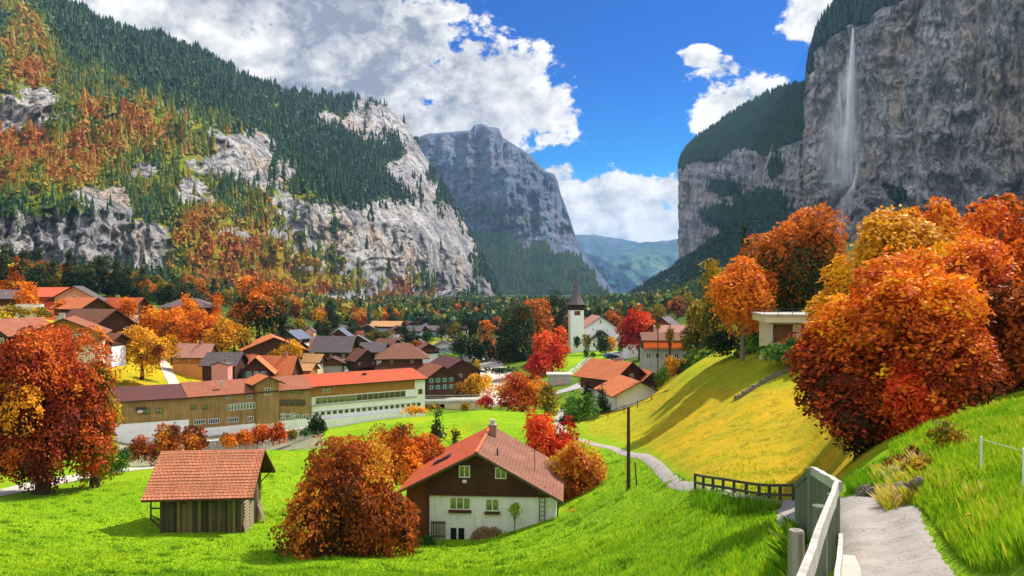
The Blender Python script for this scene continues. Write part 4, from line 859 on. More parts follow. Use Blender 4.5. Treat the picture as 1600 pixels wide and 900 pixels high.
def tree(label, px, D, wpx, hpx, mat, shape='round', py=None, z0=.18, tb=.5, low=.0, tsp=.16, seed=None, name='tree', cat='tree', group=None, dens=.42, leafpx=3.0, lobes=22, trunk=True, bark='bark', dz=0.0, thick=.035, xy=None):
    o = at(px, py, D) if py is not None else gp(px, D); o.z += dz
    W = px2m(wpx, D); h = px2m(hpx, D); leaf = max(px2m(leafpx, D) * .78, .03); seed = seed if seed is not None else int(px * 7 + D * 13) % 9973
    root = empty(name, o); tag(root, label, cat, group)
    n = int(min(max(wpx * hpx * dens * 1.5, 700), 80000))
    V, T, C = crown_np(W, h, h * z0, n, leaf, seed, shape, tb, tsp, low, lobes)
    np_mesh('crown' if name != 'bush' else 'foliage', V, np.arange(len(V)).reshape(-1, 4), M[mat], root, attrs={'t': T})
    if trunk:
        r = random.Random(seed); b = MB(); rd = h * thick; top = h * (.80 if shape != 'cone' else .96)
        pts = [(0, 0, -.6), (r.uniform(-.1, .1) * rd, 0, h * .12), (r.uniform(-1, 1) * rd, r.uniform(-1, 1) * rd, h * .4), (r.uniform(-2, 2) * rd, r.uniform(-2, 2) * rd, top)]
        b.tube(pts, [rd * 1.35, rd, rd * .7, rd * .15], 8)
        if shape != 'cone':
            for c in C[:9]:
                z1 = max(h * .14, min(h * .5, c[2] * .55)); f = min(1, max(0, (z1 - h * .12) / (h * .28)))
                s0 = (pts[1][0] * (1 - f) + pts[2][0] * f, pts[1][1] * (1 - f) + pts[2][1] * f, z1)
                mid = ((s0[0] + c[0]) * .5, (s0[1] + c[1]) * .5, (z1 + c[2]) * .5 + .04 * h)
                b.tube([s0, mid, tuple(c)], [rd * .5, rd * .3, rd * .08], 6)
        b.build('trunk' if name != 'bush' else 'stems', M[bark], root, smooth=True)
    return root
def copy_thing(src, loc, rz, sc, label=None, group=None):
    r = src.copy(); COL.objects.link(r); r.location = loc; r.rotation_euler = (0, 0, rz); r.scale = sc
    if label: r['label'] = label
    if group: r['group'] = group
    for ch in list(src.children):
        c = ch.copy(); COL.objects.link(c); c.parent = r
    return r
m_wood('plank_pale', (.34, .27, .18), (.20, .15, .09))
# ------------------------------------------------------------------ the chalet in the meadow
o = at(745, 845, 60); o.z = -18.9
ch = empty('chalet', o, math.radians(-4)); tag(ch, 'chalet in the green meadow with white lower wall, dark boarded gable and tiled roof', 'house')
L_ = 10.2; y0, y1 = .7, 10.9
XL, XR = -3.75, 5.9; EL, ER = -6.0, 6.45; HL, HR, AP = 3.45, 2.95, 6.5
roofz = lambda x: AP + (x / EL) * (HL - AP) if x < 0 else AP + (x / ER) * (HR - AP)
MB().box(XL, XR, y0, y1, -2.5, 3.25).build('wall', M['plaster_house'], ch)
MB().prism([(XL - .08, 3.25), (XR + .08, 3.25), (XR + .08, roofz(XR + .08)), (0, AP), (XL - .08, roofz(XL - .08))], y0 - .1, y1 + .1).build('gable', M['wood_dark'], ch)
a = MB().prism([(EL + .5, -1.5), (XL - .09, -1.5), (XL - .09, roofz(XL) - .02), (EL + .5, roofz(EL + .5) - .02)], y0 + .2, y1 - 1); a.build('side_wall', M['wood_brown'], ch)
b = MB().bar((0, y0 - .16, 3.3), (0, y0 - .16, AP - .1), .16, .1); b.box(XL - .1, XR + .1, y0 - .17, y0 - .1, 3.22, 3.36); b.build('beam', M['wood_dark'], ch)
m_ = MB(); ln = math.hypot(EL, AP - HL); lnr = math.hypot(ER, AP - HR); yy0, yy1 = -.35, 11.5; t_ = .2
m_.face([(EL, yy1, HL + t_), (EL, yy0, HL + t_), (0, yy0, AP + t_), (0, yy1, AP + t_)], [(11.8, 0), (0, 0), (0, ln), (11.8, ln)])
cr = m_.build('roof', M['tile_red'], ch)
m_ = MB(); m_.face([(ER, yy0, HR + t_), (ER, yy1, HR + t_), (0, yy1, AP + t_), (0, yy0, AP + t_)], [(0, 0), (11.8, 0), (11.8, lnr), (0, lnr)])
cr2 = m_.build('roof', M['tile_weather'], ch); tag(cr, 'smooth red tiled slope'); tag(cr2, 'weathered brown tiled slope')
MB().prism([(EL, HL + t_ - .004), (EL, HL), (0, AP), (ER, HR), (ER, HR + t_ - .004), (0, AP + t_ - .004)], yy0 + .01, yy1 - .01).build('fascia', M['wood_barn'], ch)
MB().bar((0, yy0, AP + t_ + .03), (0, yy1, AP + t_ + .03), .24, .09).build('ridge_tiles', M['tile_orange'], cr)
c = MB().box(.15, .75, 7.6, 8.2, 5.4, 7.25); c.box(.08, .82, 7.53, 8.27, 7.25, 7.36)
c.build('chimney', M['brick_chimney'], cr2)
cc_ = [o_ for o_ in cr2.children if o_.name.startswith('chimney')][0]
MB().box(.13, .77, 7.58, 8.22, 7.36, 7.42).box(.25, .65, 7.7, 8.1, 7.42, 7.8).build('chimney_cap', M['stone_chimney'], cc_)
MB().bar((4.15, 4.2, roofz(4.15) + .1), (4.15, 4.2, roofz(4.15) + 1.9), .05).bar((3.9, 4.2, roofz(4.15) + 1.7), (4.9, 4.2, roofz(4.15) + 1.85), .03).build('antenna', M['dark_metal'], cr2)
MB().bar((1.35, 2.2, roofz(1.35) + .1), (1.35, 2.2, roofz(1.35) + .75), .12).build('vent_pipe', M['dark_metal'], cr2)
sk = Vector((EL * .55, 4.6, roofz(EL * .55) + t_ + .05)); sl_ = math.atan2(AP - HL, -EL)
k_ = MB(); k_.box(-.75, .75, -.55, .55, 0, .10); s1 = k_.build('skylight', M['dark_metal'], cr, sk); s1.rotation_euler = (0, -sl_, 0)
MB().box(-.63, .63, -.43, .43, .1, .115).build('pane', M['glass'], s1)
for (x, z, w, h, pn, g) in ((-1.0, 5.05, .85, .9, 2, 'glass_green'), (1.75, 4.98, .85, .85, 2, 'glass_green'), (-1.35, 2.62, 1.6, .95, 3, 'glass_green'), (1.1, 2.55, 1.05, .95, 2, 'glass_green')):
    up_ = z > 3.3
    w_ = add_window(ch, 'F', x, z, w, h, 0, -2 * y0 + (.24 if up_ else .04), 'white', panes=pn, glass=g)
    if not up_: MB().box(-w / 2 - .06, w / 2 + .06, -.16, .02, -h / 2 - .22, -h / 2 - .02).build('sill', M['wood_dark'], w_)
MB().box(-1.16, -.84, y0 - .14, y0 - .1, 4.2, 4.42).build('wall_sign', M['white_paint'], ch)
for x in (-1.85, -1.25): MB().box(x - .22, x + .22, y0 - .05, y0 - .01, -.1, .75).build('cellar_window', M['black_hole'], ch)
dp = MB().tube([(XR + .12, y0 - .1, 3.0), (XR + .12, y0 - .1, -.2)], [.06, .06], 8); dp.build('downpipe', M['wood_barn'], ch)
MB().bar((XL - .02, y0 - .02, -.5), (XL - .02, y0 - .02, 3.2), .14).build('corner_post', M['wood_dark'], ch)
wm = ch.matrix_basis.copy()
from mathutils import Euler
MW = Matrix.Translation(ch.location) @ Euler(ch.rotation_euler).to_matrix().to_4x4()
def onhouse(x, y, z): return MW @ Vector((x, y, z))
# ladder on the wall
ld = empty('ladder', onhouse(4.85, y0 - .18, .95), math.radians(-4)); tag(ld, 'wooden ladder hanging upright on the white chalet wall', 'ladder')
for s in (-.2, .2): MB().bar((s, 0, 0), (s, .04, 3.1), .06).build('rail', M['wood_barn'], ld)
for k in range(9): MB().bar((-.2, 0, .25 + k * .33), (.2, 0, .25 + k * .33), .04).build('rung', M['wood_barn'], ld)
# woodpiles, chair-like slatted gate, tub
def woodpile(label, x0, x1, z1, seed, y=.35):
    r = random.Random(seed); b = MB(); root = empty('woodpile', onhouse((x0 + x1) / 2, y0 - y, -.25), math.radians(-4)); tag(root, label, 'woodpile', 'woodpiles along the chalet wall')
    x = -(x1 - x0) / 2
    while x < (x1 - x0) / 2:
        z = .0; top = z1 * (1 - .5 * abs(x / ((x1 - x0) / 2)) ** 3) * r.uniform(.85, 1.1)
        while z < top:
            s = r.uniform(.09, .17); b.tube([(x, -.3 + r.uniform(-.06, .06), z + s / 2), (x + r.uniform(-.03, .03), .28, z + s / 2)], [s / 2, s / 2], 6); z += s * .95
        x += .15
    b.build('logs', M['firewood'], root)
    
woodpile('tall woodpile of split logs below the left chalet windows', -.45, 2.0, 1.15, 3)
woodpile('long low woodpile at the right end of the chalet wall', 3.4, 5.7, .55, 5)
woodpile('short dark woodpile in the middle of the chalet wall', 2.25, 3.05, .6, 6)
g_ = empty('garden_gate', onhouse(-2.9, y0 - .7, .1), math.radians(-4)); tag(g_, 'small slatted wooden gate leaning at the left chalet corner', 'gate')
b = MB()
for k in range(9): b.box(-.5 + k * .125 - .04, -.5 + k * .125 + .04, -.02, .02, 0, 1.35)
b.build('slats', M['wood_barn'], g_); MB().box(-.56, .56, .02, .07, 1.15, 1.25).build('crossbar', M['wood_barn'], g_); MB().box(-.56, .56, .02, .07, .15, .25).build('crossbar', M['wood_barn'], g_)
t0 = empty('tub', onhouse(2.75, y0 - 1.0, -.2)); tag(t0, 'small blue tub beside the woodpiles', 'tub'); MB().tube([(0, 0, 0), (0, 0, .45)], [.2, .27], 12, cap=False).build('body', M['blue_plastic'], t0)

# ------------------------------------------------------------------ the barn
o = at(310, 822, 60); ba = empty('barn', Vector((-23.35, 60.3, -18.15)), math.radians(5.5)); tag(ba, 'weathered wooden hay barn with red tiled roof standing alone in the meadow', 'barn')
bw, bl = 5.9, 6.9; bh, br_ = 2.9, 2.15     # ridge along x; front wall at y=0
r_ = random.Random(4); b = MB(); b2 = MB()
x = -bw / 2
while x < bw / 2 - .05:                      # upright boards of the front, some short so that the dark inside shows
    w = r_.uniform(.16, .26); top = bh - (0 if r_.random() < .55 else r_.uniform(.5, .95)); b.box(x, min(x + w - .015, bw / 2), -.02 - r_.uniform(0, .02), .03, -1.3 if r_.random() < .5 else -1.25, top); x += w
b.build('front_boards', M['wood_barn'], ba)
MB().box(-bw / 2 + .05, bw / 2 - .05, .06, .1, 0, bh - .05).build('dark_backing', M['wood_dark'], ba)  # dark sheet standing in for the shaded inside behind the boards
MB().box(-bw / 2, bw / 2, -.06, .25, -1.6, -.95).build('footing', M['concrete'], ba)
sd_ = MB(); sl2 = MB(); y = .05
while y < bl:
    w = r_.uniform(.17, .27); zt = bh + br_ * (1 - abs(y + w / 2 - bl / 2) / (bl / 2)); gap = 1.9 < y < 4.2
    sd_.box(bw / 2 - .03, bw / 2 + .02 + r_.uniform(0, .02), y, min(y + w - .02, bl), -1.2 if not gap else 1.2, zt - .02); sl2.box(-bw / 2 - .02, -bw / 2 + .03, y, min(y + w - .02, bl), -1.3, zt - .02); y += w
sd_.build('side_boards', M['wood_barn'], ba); sl2.build('side_boards', M['wood_barn'], ba)
MB().box(-bw / 2, bw / 2, bl - .06, bl, -1.3, bh).build('back_wall', M['wood_barn'], ba)
MB().box(bw / 2 - .25, bw / 2 - .2, 1.6, 4.6, -1.2, 2.0).build('dark_backing', M['black_hole'], ba)  # near-black sheet in place of the barn's inner shade, behind the side gap
lg = MB()
for k in range(12): lg.tube([(bw / 2 + .05, .5 + .03 * (k % 3), -.9 + k * .24), (bw / 2 + .15, 1.7 + .05 * (k % 2), -.9 + k * .24)], [.11, .10], 7)
lg.build('stacked_logs', M['plank_pale'], ba)
for k in range(5): MB().bar((bw / 2 + .7 - .05 * k, 5.0 + k * .22, -1.0), (bw / 2 + .12, 5.1 + k * .22, .5 + .15 * (k % 3)), .16, .04).build('leaning_plank', M['plank_pale'], ba)
for k in range(4): MB().bar((bw / 2 + .5, .1 + .12 * k, -1.1), (bw / 2 + .1, .25 + .12 * k, .4 + .2 * (k % 2)), .12, .04).build('leaning_plank', M['plank_pale'], ba)
MB().box(bw / 2 + .0, bw / 2 + .06, 2.5, 4.0, -1.2, 1.1).build('door', M['plank_pale'], ba)
pf = MB()
for (yy, zz) in ((.0, bh - .1), (bl / 2, bh + br_ - .2), (bl, bh - .1)):
    pf.bar((-bw / 2 - .7, yy, zz), (bw / 2 + 1.0, yy, zz), .16)
pf.bar((bw / 2 + .85, bl - .1, bh - .1), (bw / 2, bl - .1, bh - 1.0), .1); pf.bar((bw / 2 + .85, 0, bh - .1), (bw / 2, 0, bh - 1.0), .1)
pf.bar((-bw / 2 - .65, .0, bh - .1), (-bw / 2 - .65, .0, .9), .1); pf.bar((-bw / 2 - .65, 0, 1.7), (-bw / 2, 0, 1.7), .1); pf.bar((-bw / 2 - .65, 0, .9), (-bw / 2, 0, .35), .1); pf.bar((-bw / 2 - .6, 0, 1.2), (-bw / 2, 0, .8), .08)
pf.build('timber_frame', M['wood_dark'], ba)
ov = .95; sl_ = br_ / (bl / 2); ze = bh - ov * sl_ + .1; zr = bh + br_ + .1; X0, X1 = -bw / 2 - 1.05, bw / 2 + 1.05; lnb = math.hypot(bl / 2 + ov, zr - ze)
m_ = MB(); m_.face([(X0, -ov, ze + .16), (X1, -ov, ze + .16), (X1, bl / 2, zr + .16), (X0, bl / 2, zr + .16)], [(0, 0), (8, 0), (8, lnb), (0, lnb)])
m_.face([(X1, bl + ov, ze + .16), (X0, bl + ov, ze + .16), (X0, bl / 2, zr + .16), (X1, bl / 2, zr + .16)], [(0, 0), (8, 0), (8, lnb), (0, lnb)])
rb = m_.build('roof', M['tile_barn'], ba)
f = MB(); P2 = [(-ov, ze + .155), (-ov, ze), (bl / 2, zr), (bl + ov, ze), (bl + ov, ze + .155), (bl / 2, zr + .155)]
fa = [(X0 + .01, y, z) for y, z in P2]; fb = [(X1 - .01, y, z) for y, z in P2]; f.face(fa[::-1]); f.face(fb)
for i in range(6):
    j = (i + 1) % 6; f.face([fa[i], fa[j], fb[j], fb[i]])
f.build('fascia', M['wood_dark'], rb)
tc_ = MB()
for k in range(1, 16):                      # tile courses stand out as low steps
    q = k / 16; y_ = -ov + (bl / 2 + ov) * q; z__ = ze + (zr - ze) * q + .16
    tc_.bar((X0, y_, z__ + .012), (X1, y_, z__ + .012), .10, .035, up=(0, -.5, 1))
tc_.build('tile_courses', M['tile_barn'], rb)

# ------------------------------------------------------------------ the long factory by the river
def seg(p, q): d = (q - p); return d, math.atan2(d.y, d.x)
A = at(140, 705, 131); B = at(295, 676, 138); Cc = at(487, 660, 150.5); Dd = at(487, 660, 151.2); Ee = at(664, 630, 165)
def wing(name_label, P, Q, ztop, depth, wall, roof_mat, plinth, zpl, rise, zbase=-27.5, over=.5, parapet=0.0):
    d, ang = seg(P, Q); Ln = math.hypot(d.x, d.y)
    root = empty('factory_wing', Vector((P.x, P.y, 0)), ang); tag(root, name_label, 'factory', 'wings of the long factory building')
    MB().box(0, Ln, 0, depth, zpl, ztop).build('wall', M[wall], root)
    MB().box(-.05, Ln + .02, -.06, depth, zbase, zpl - .002).build('plinth', M[plinth], root)
    m = MB(); z0 = ztop - .1; y1 = depth / 2; ln = math.hypot(y1 + over, rise)
    m.face([(-.3, -over, z0 + .2), (Ln + .3, -over, z0 + .2), (Ln + .3, y1, z0 + rise + .2), (-.3, y1, z0 + rise + .2)], [(0, 0), (Ln, 0), (Ln, ln), (0, ln)])
    m.face([(Ln + .3, depth + over, z0 + .2), (-.3, depth + over, z0 + .2), (-.3, y1, z0 + rise + .2), (Ln + .3, y1, z0 + rise + .2)], [(0, 0), (Ln, 0), (Ln, ln), (0, ln)])
    ro = m.build('roof', M[roof_mat], root); f = MB()
    P2 = [(-over, z0 + .195), (-over, z0), (y1, z0 + rise), (depth + over, z0), (depth + over, z0 + .195), (y1, z0 + rise + .195)]
    fa = [(-.29, y, z) for y, z in P2]; fb = [(Ln + .29, y, z) for y, z in P2]; f.face(fa[::-1]); f.face(fb)
    for i in range(6): j = (i + 1) % 6; f.face([fa[i], fa[j], fb[j], fb[i]])
    f.build('fascia', M['wood_dark'], ro)
    def win(fx, z, w, h, panes=2, style='white', glass='glass', y=-.02): 
        fr = add_window(root, 'F', fx * Ln, z, w, h, 0, 0, style, panes=panes, glass=glass, off=.03 + (-y if y else 0)); return fr
    return root, ro, Ln, win
zt = lambda py, D: (450 - py) / F * D
w1, r1, Ln, win = wing('left factory wing of brown boards on a tall white plinth under a dark roof', A, B, zt(626, 134.5), 9.5, 'wood_factory', 'tile_maroon', 'plaster_white', zt(660, 135), 1.9)
for fx in (.50, .63): win(fx + .06, zt(643, 135), 1.1, .9, 2, 'brown', 'glass_green')
MB().box(Ln * .45, Ln * .56, -.9, -.02, zt(640, 134), zt(637, 134)).build('canopy', M['dark_metal'], w1); MB().box(Ln * .47, Ln * .52, -.6, -.25, zt(640, 134) - .5, zt(640, 134)).build('ventilator', M['white_paint'], w1)
w2, r2, Ln, win = wing('middle factory wing of olive brown boards with many windows and a reddish tiled roof', B, at(487, 660, 150.5) * 1.0, zt(614, 144), 10, 'wood_factory', 'tile_old', 'plaster_white', zt(662, 144), 2.0)
zc = lambda py, fx: zt(py, 138 + 12.5 * fx)
for fx, k in ((.035, 1), (.12, 1)): win(fx, zc(636, fx), 1.0, .8, 2, 'brown', 'glass_green')
for k in range(10): win(.31 + k * .0245, zc(635, .4), .52, 1.15, 1, 'white', 'glass_green')
for fx in (.30, .47): win(fx, zc(620, fx), .9, .55, 3)
for fx in (.08, .19, .34, .48): win(fx, zc(660 - 12 * fx, fx), 1.9 if fx != .48 else 1.0, .85, 5 if fx != .48 else 3)
win(.615, zc(634, .6), 1.0, 1.1, 2)
for fx in (.60, .72, .80): win(fx + .03, zc(654 - 6 * fx, fx), 1.0, .8, 3)
for fx in (.745, .79, .835, .88, .925): win(fx, zc(629, fx), .85, 1.15, 2, 'brown')
for fx in (.77, .86, .94): win(fx, zc(651, fx), 1.3 if fx > .8 else 1.9, .8, 4)
for fx in (.76, .83, .90): win(fx, zc(612.5, fx), 1.1, .45, 3, 'brown', 'glass_green')
MB().box(Ln * .26, Ln * .275, 1.2, 1.8, zt(610, 144) + .9, zt(610, 144) + 2.0).build('roof_vent', M['stone_chimney'], r2)
# stair tower with its own little gable roof
tw = empty('stair_tower', Vector((B.x, B.y, 0)) + (Vector((Cc.x, Cc.y, 0)) - Vector((B.x, B.y, 0))) * .615, seg(B, Cc)[1]); tag(tw, 'boarded stair tower with small orange gable roof rising from the factory', 'tower')
MB().prism([(-2.1, -24.5), (2.1, -24.5), (2.1, zt(597, 145)), (0, zt(597, 145) + .9), (-2.1, zt(597, 145))], -.35, 4.5).build('wall', M['wood_factory'], tw)
m = MB(); zz = zt(597, 145); e0, e1, y0_, y1_ = 2.9, -.25, -1.1, 5.2
for s in (-1, 1):
    q = [(s * 3.0, y0_, zz - .35), (s * 3.0, y1_, zz - .35), (0, y1_, zz + 1.1), (0, y0_, zz + 1.1)]; q = q if s > 0 else [q[1], q[0], q[3], q[2]]; m.face(q)
rt = m.build('roof', M['tile_orange'], tw); MB().prism([(-3.0, zz - .36), (-3.0, zz - .55), (0, zz + .92), (3.0, zz - .55), (3.0, zz - .36), (0, zz + 1.09)], y0_ + .01, y1_ - .01).build('fascia', M['wood_dark'], rt)
add_window(tw, 'F', 0, zt(612, 145), 1.0, 1.3, 0, .7, 'white', panes=2, off=.03)
# the white wing
w3, r3, Ln, win = wing('white factory wing with boarded top storey and bright red roof', Dd, Ee, zt(603.5, 152), 12.5, 'plaster_white', 'tile_red', 'plaster_white', zt(662, 151), 1.6, zbase=-30, over=.9)
MB().box(-.02, Ln * .90, -.09, -.005, zt(603.5, 152) - 1.95, zt(603.5, 152) - .05).build('cladding', M['wood_ochre'], w3)
zt3 = zt(603.5, 152)
for k in range(16): win(.055 + k * .0490, zt3 - 2.75, Ln * .044, 1.1, 2, 'brown', 'glass_green' if k < 7 else 'glass', y=-.02)
win(.955, zt3 - 2.6, .95, 1.0, 2, 'brown')
for k in range(19): win(.04 + k * .0500, zt3 - 5.15, .72, .66, 1 + (k % 3 == 1), 'brown', 'glass')
for k in range(2): win(.10 + k * .035, zt3 - .95, .5, .8, 1, 'white', 'glass_green', y=-.10)
MB().box(0, Ln * .92, -.22, -.06, zt3 - 3.65, zt3 - 3.5).box(0, Ln * .92, -.16, -.06, zt3 - 4.85, zt3 - 4.78).build('string_course', M['concrete'], w3)
MB().box(Ln * .50, Ln * .53, 3.5, 4.1, zt3 + .6, zt3 + 1.5).box(Ln * .515, Ln * .60, 3.6, 4.0, zt3 + .9, zt3 + 1.1).build('roof_vent', M['dark_metal'], r3)
MB().box(1.2, Ln * .80, -1.0, -.07, -31, zt(656.5, 151)).build('terrace_wall', M['plaster_white'], w3)
# river wall below the factory
rw = empty('river_wall', (0, 0, 0)); tag(rw, 'rough stone embankment wall along the foot of the factory', 'wall')
b = MB(); P_ = [at(300, 700, 122), at(400, 692, 128), at(500, 680, 139)]
for p_, q_ in zip(P_[:-1], P_[1:]): b.bar((p_.x, p_.y, -24.6), (q_.x, q_.y, -24.9), 1.0, 2.4)
b.build('stones', M['concrete'], rw)

# ------------------------------------------------------------------ church
cz = zt(545, 300)
to = empty('church_tower', Vector((px2m(100, 300), 300, cz)), math.radians(6)); tag(to, 'white church tower with dark belfry and tall pointed shingled spire', 'church tower')
tw_ = 5.0; TH = px2m(545 - 484, 300)
MB().box(-tw_ / 2, tw_ / 2, -tw_ / 2, tw_ / 2, -3, TH).build('wall', M['church_white'], to)
b = MB(); b.box(-tw_ / 2 - .15, tw_ / 2 + .15, -tw_ / 2 - .15, tw_ / 2 + .15, TH - .1, TH + .45); bz = TH + .45
for s in (-1, 1):
    for k in range(7):
        q = -tw_ / 2 + tw_ * k / 6; b.box(q - .14, q + .14, s * (tw_ / 2 + .1) - .1, s * (tw_ / 2 + .1) + .1, bz, bz + 1.2); b.box(s * (tw_ / 2 + .1) - .1, s * (tw_ / 2 + .1) + .1, q - .14, q + .14, bz, bz + 1.2)
b.box(-tw_ / 2 - .3, tw_ / 2 + .3, -tw_ / 2 - .3, tw_ / 2 + .3, bz + 1.2, bz + 1.45); b.build('belfry', M['wood_dark'], to)
MB().box(-tw_ / 2 + .3, tw_ / 2 - .3, -tw_ / 2 + .3, tw_ / 2 - .3, bz, bz + 1.2).build('bell_chamber', M['black_hole'], to)
MB().box(-1.1, 1.1, -tw_ / 2 - .04, -tw_ / 2, TH - 2.0, TH - .4).build('louvre', M['wood_brown'], to)
sp_z = bz + 1.45; SH = px2m(545 - 418, 300) - sp_z; m = MB(); prof_ = [(0, 3.45), (.10, 2.55), (.22, 1.75), (.38, 1.15), (.60, .68), (.82, .28), (1.0, .03)]; rings = []
for f_, r_1 in prof_:
    k4 = max(0, 1 - f_ * 4); rings.append([(math.cos(a_) * r_1 * (1 + .25 * k4 * (i % 2)), math.sin(a_) * r_1 * (1 + .25 * k4 * (i % 2)), sp_z + f_ * SH) for i, a_ in enumerate([math.radians(45 * q) for q in range(8)])])
for i in range(len(rings) - 1):
    for k in range(8): m.face([rings[i][k], rings[i][(k + 1) % 8], rings[i + 1][(k + 1) % 8], rings[i + 1][k]])
m.face(rings[0][::-1]); so = m.build('spire', M['shingle_spire'], to)
MB().tube([(0, 0, sp_z + SH - .3), (0, 0, sp_z + SH + 1.0)], [.07, .04], 6).box(-.35, .35, -.04, .04, sp_z + SH + .55, sp_z + SH + .65).build('finial', M['dark_metal'], so)
nw_ = px2m(57, 304); na = empty('church', Vector((px2m(136, 304), 304 + 9, cz)), math.radians(4)); tag(na, 'white church nave with broad gable and dark gabled porch', 'church')
nh = px2m(545 - 515, 304); nr_ = px2m(515 - 496, 304)
MB().box(-nw_ / 2, nw_ / 2, -9, 11, -3, nh).build('wall', M['church_white'], na)
MB().prism([(-nw_ / 2, nh + .001), (nw_ / 2, nh + .001), (0, nh + nr_)], -9, 11).build('gable', M['church_white'], na)
roof_gable(na, nw_, 20, nh, nr_, .25, .1, 'tile_pink', .2)
MB().prism([(-5.0, -2), (5.0, -2), (5.0, 2.8), (0, 6.6), (-5.0, 2.8)], -12, -9.01).build('porch_wall', M['church_white'], na)
m = MB()
for s in (-1, 1):
    q = [(s * 5.7, -12.8, 2.35), (s * 5.7, -9.02, 2.35), (0, -9.02, 6.85), (0, -12.8, 6.85)]; q = q if s > 0 else [q[1], q[0], q[3], q[2]]; m.face(q)
pr_ = m.build('porch_roof', M['tile_slate'], na); MB().prism([(-5.7, 2.34), (-5.7, 2.1), (-4.4, 3.0), (0, 5.6), (4.4, 3.0), (5.7, 2.1), (5.7, 2.34), (0, 6.84)], -12.7, -12.2).build('fascia', M['wood_dark'], pr_)
MB().box(-1.1, 1.1, -12.06, -12.0, -1, 2.4).build('door', M['wood_dark'], na)
for s in (-3, 3): add_window(na, 'F', s, 1.5, .8, 1.4, 0, 24, 'dark', panes=1, off=.02)
add_window(na, 'F', 0, nh + nr_ * .55, .35, 1.3, 0, 18, 'dark', panes=1, off=.02, glass='glass_church')

# ------------------------------------------------------------------ the modern house on the right knoll
mh = empty('flat_roofed_house', at(1252, 541, 87), math.radians(-8)); tag(mh, 'low modern house with flat cream roof edge on the right knoll', 'house')
MB().box(-3.3, 4.2, 0, 7, -2.5, 2.6).build('wall', M['plaster_cream'], mh)
MB().box(-4.0, 4.8, -1.3, 7.6, 2.6, 3.35).build('roof', M['plaster_cream'], mh)
MB().box(-4.2, 4.9, -1.5, 7.7, 3.35, 3.5).build('roof_edge', M['concrete'], mh)
MB().box(-3.1, -.9, -.05, -.005, .35, 2.35).build('garage_door', M['wood_brown'], mh)
MB().box(-3.3, -.7, -.5, -.0, .1, .3).box(-3.35, -3.15, -1.0, -.8, -.5, 2.6).build('step', M['concrete'], mh)
MB().box(-.55, -.35, -.1, -.0, 0, 2.6).build('pilaster', M['concrete'], mh)
MB().box(0, .32, -.05, -.005, 1.0, 2.35).build('shutter', M['wood_brown'], mh); add_window(mh, 'F', 1.05, 1.75, 1.0, 1.0, 0, 0, 'white', off=.02)
b = MB()
for k in range(7): b.bar((-4.1 + k * 1.45, -1.4, 3.5), (-4.1 + k * 1.45, -1.4, 4.1), .05)
b.bar((-4.1, -1.4, 4.08), (4.7, -1.4, 4.08), .06); b.bar((-4.1, -1.4, 3.82), (4.7, -1.4, 3.82), .03); b.build('roof_railing', M['dark_metal'], mh)

# ------------------------------------------------------------------ the village houses
WR = lambda *a: a
house('large brown chalet above the crimson tree, white window in its gable', 108, 545, 136, 92, 48, 22, 1.15, 'plaster_cream', 'wood_orange', .30, .42, 'tile_old', rows=[('F', 1, .42, 1.1, 1.1, .7, .18)], chim=[(-1.5, .3, 1.3, .8, 'stone_chimney')], over=1.1)
house('brown chalet side wing with dark gable at the left edge above the crimson tree', 22, 545, 138, 66, 46, -12, 1.4, 'wood_dark', 'wood_dark', .3, .42, 'tile_old', rows=[('F', 2, .35, .8, .9)], over=1.0)
house('wide brown roofed chalet behind the large chalet, dark gable to the left', 148, 533, 152, 66, 49, 62, 1.35, 'plaster_cream', 'wood_dark', .25, .45, 'tile_brown', rows=[('F', 2, .4, .8, .8)], over=1.0)
house('small lean chalet annex with low brown roof beside the yellow slope', 166, 546, 146, 34, 24, 80, 1.3, 'plaster_white', 'wood_dark', .4, .35, 'tile_brown', over=.7)
house('red roofed chalet with small gable up the left slope', 128, 500, 172, 44, 34, 58, 1.7, 'plaster_cream', 'wood_dark', .35, .4, 'tile_orange', rows=[('F', 2, .42, .7, .8)], over=.9)
house('chalet with pale pink gable and part grey roof at the top of the left slope', 122, 490, 195, 52, 42, 20, 1.4, 'plaster_pink', 'plaster_pink', .9, .38, 'tile_slate', rows=[('F', 1, .62, .8, .8), ('F', 1, .38, .6, .6)], over=1.8)
house('bright red painted house with red roof near the left edge', 72, 488, 210, 50, 38, -24, 1.5, 'plaster_red', 'plaster_red', .9, .3, 'tile_red', rows=[('F', 2, .55, .8, 1.1, .3), ('F', 1, .25, .7, .8)], over=1.2, style='dark')
house('grey roofed dark chalet at the left frame edge', 8, 486, 200, 58, 32, -70, 1.2, 'plaster_white', 'wood_dark', .35, .35, 'tile_slate', rows=[('L', 3, .38, .8, .8)], over=1.0)
house('long red roofed house right of the pink gabled chalet', 192, 496, 205, 34, 30, 76, 2.0, 'plaster_cream', 'wood_dark', .3, .42, 'tile_red', rows=[('F', 2, .35, .7, .7)], over=.8)
house('hip roofed grey house among orange trees high on the left slope', 297, 500, 240, 66, 34, 5, .8, 'plaster_orange', 'wood_dark', .45, .4, 'tile_slate', True, rows=[('F', 3, .45, .9, 1.0)], over=1.4)
house('orange boarded house with long pink roof right of the yellow slope', 304, 574, 178, 30, 36, 84, 1.85, 'plaster_orange', 'wood_orange', .3, .42, 'tile_pink', rows=[('L', 3, .4, .7, .7)], over=.8, chim=[(0, -.2, .7, .5, 'brick_chimney')])
house('dark barn like house with grey roof behind the orange factory neighbour', 352, 598, 164, 42, 46, 82, 1.25, 'wood_dark', 'wood_dark', .3, .34, 'tile_slate', over=.6)
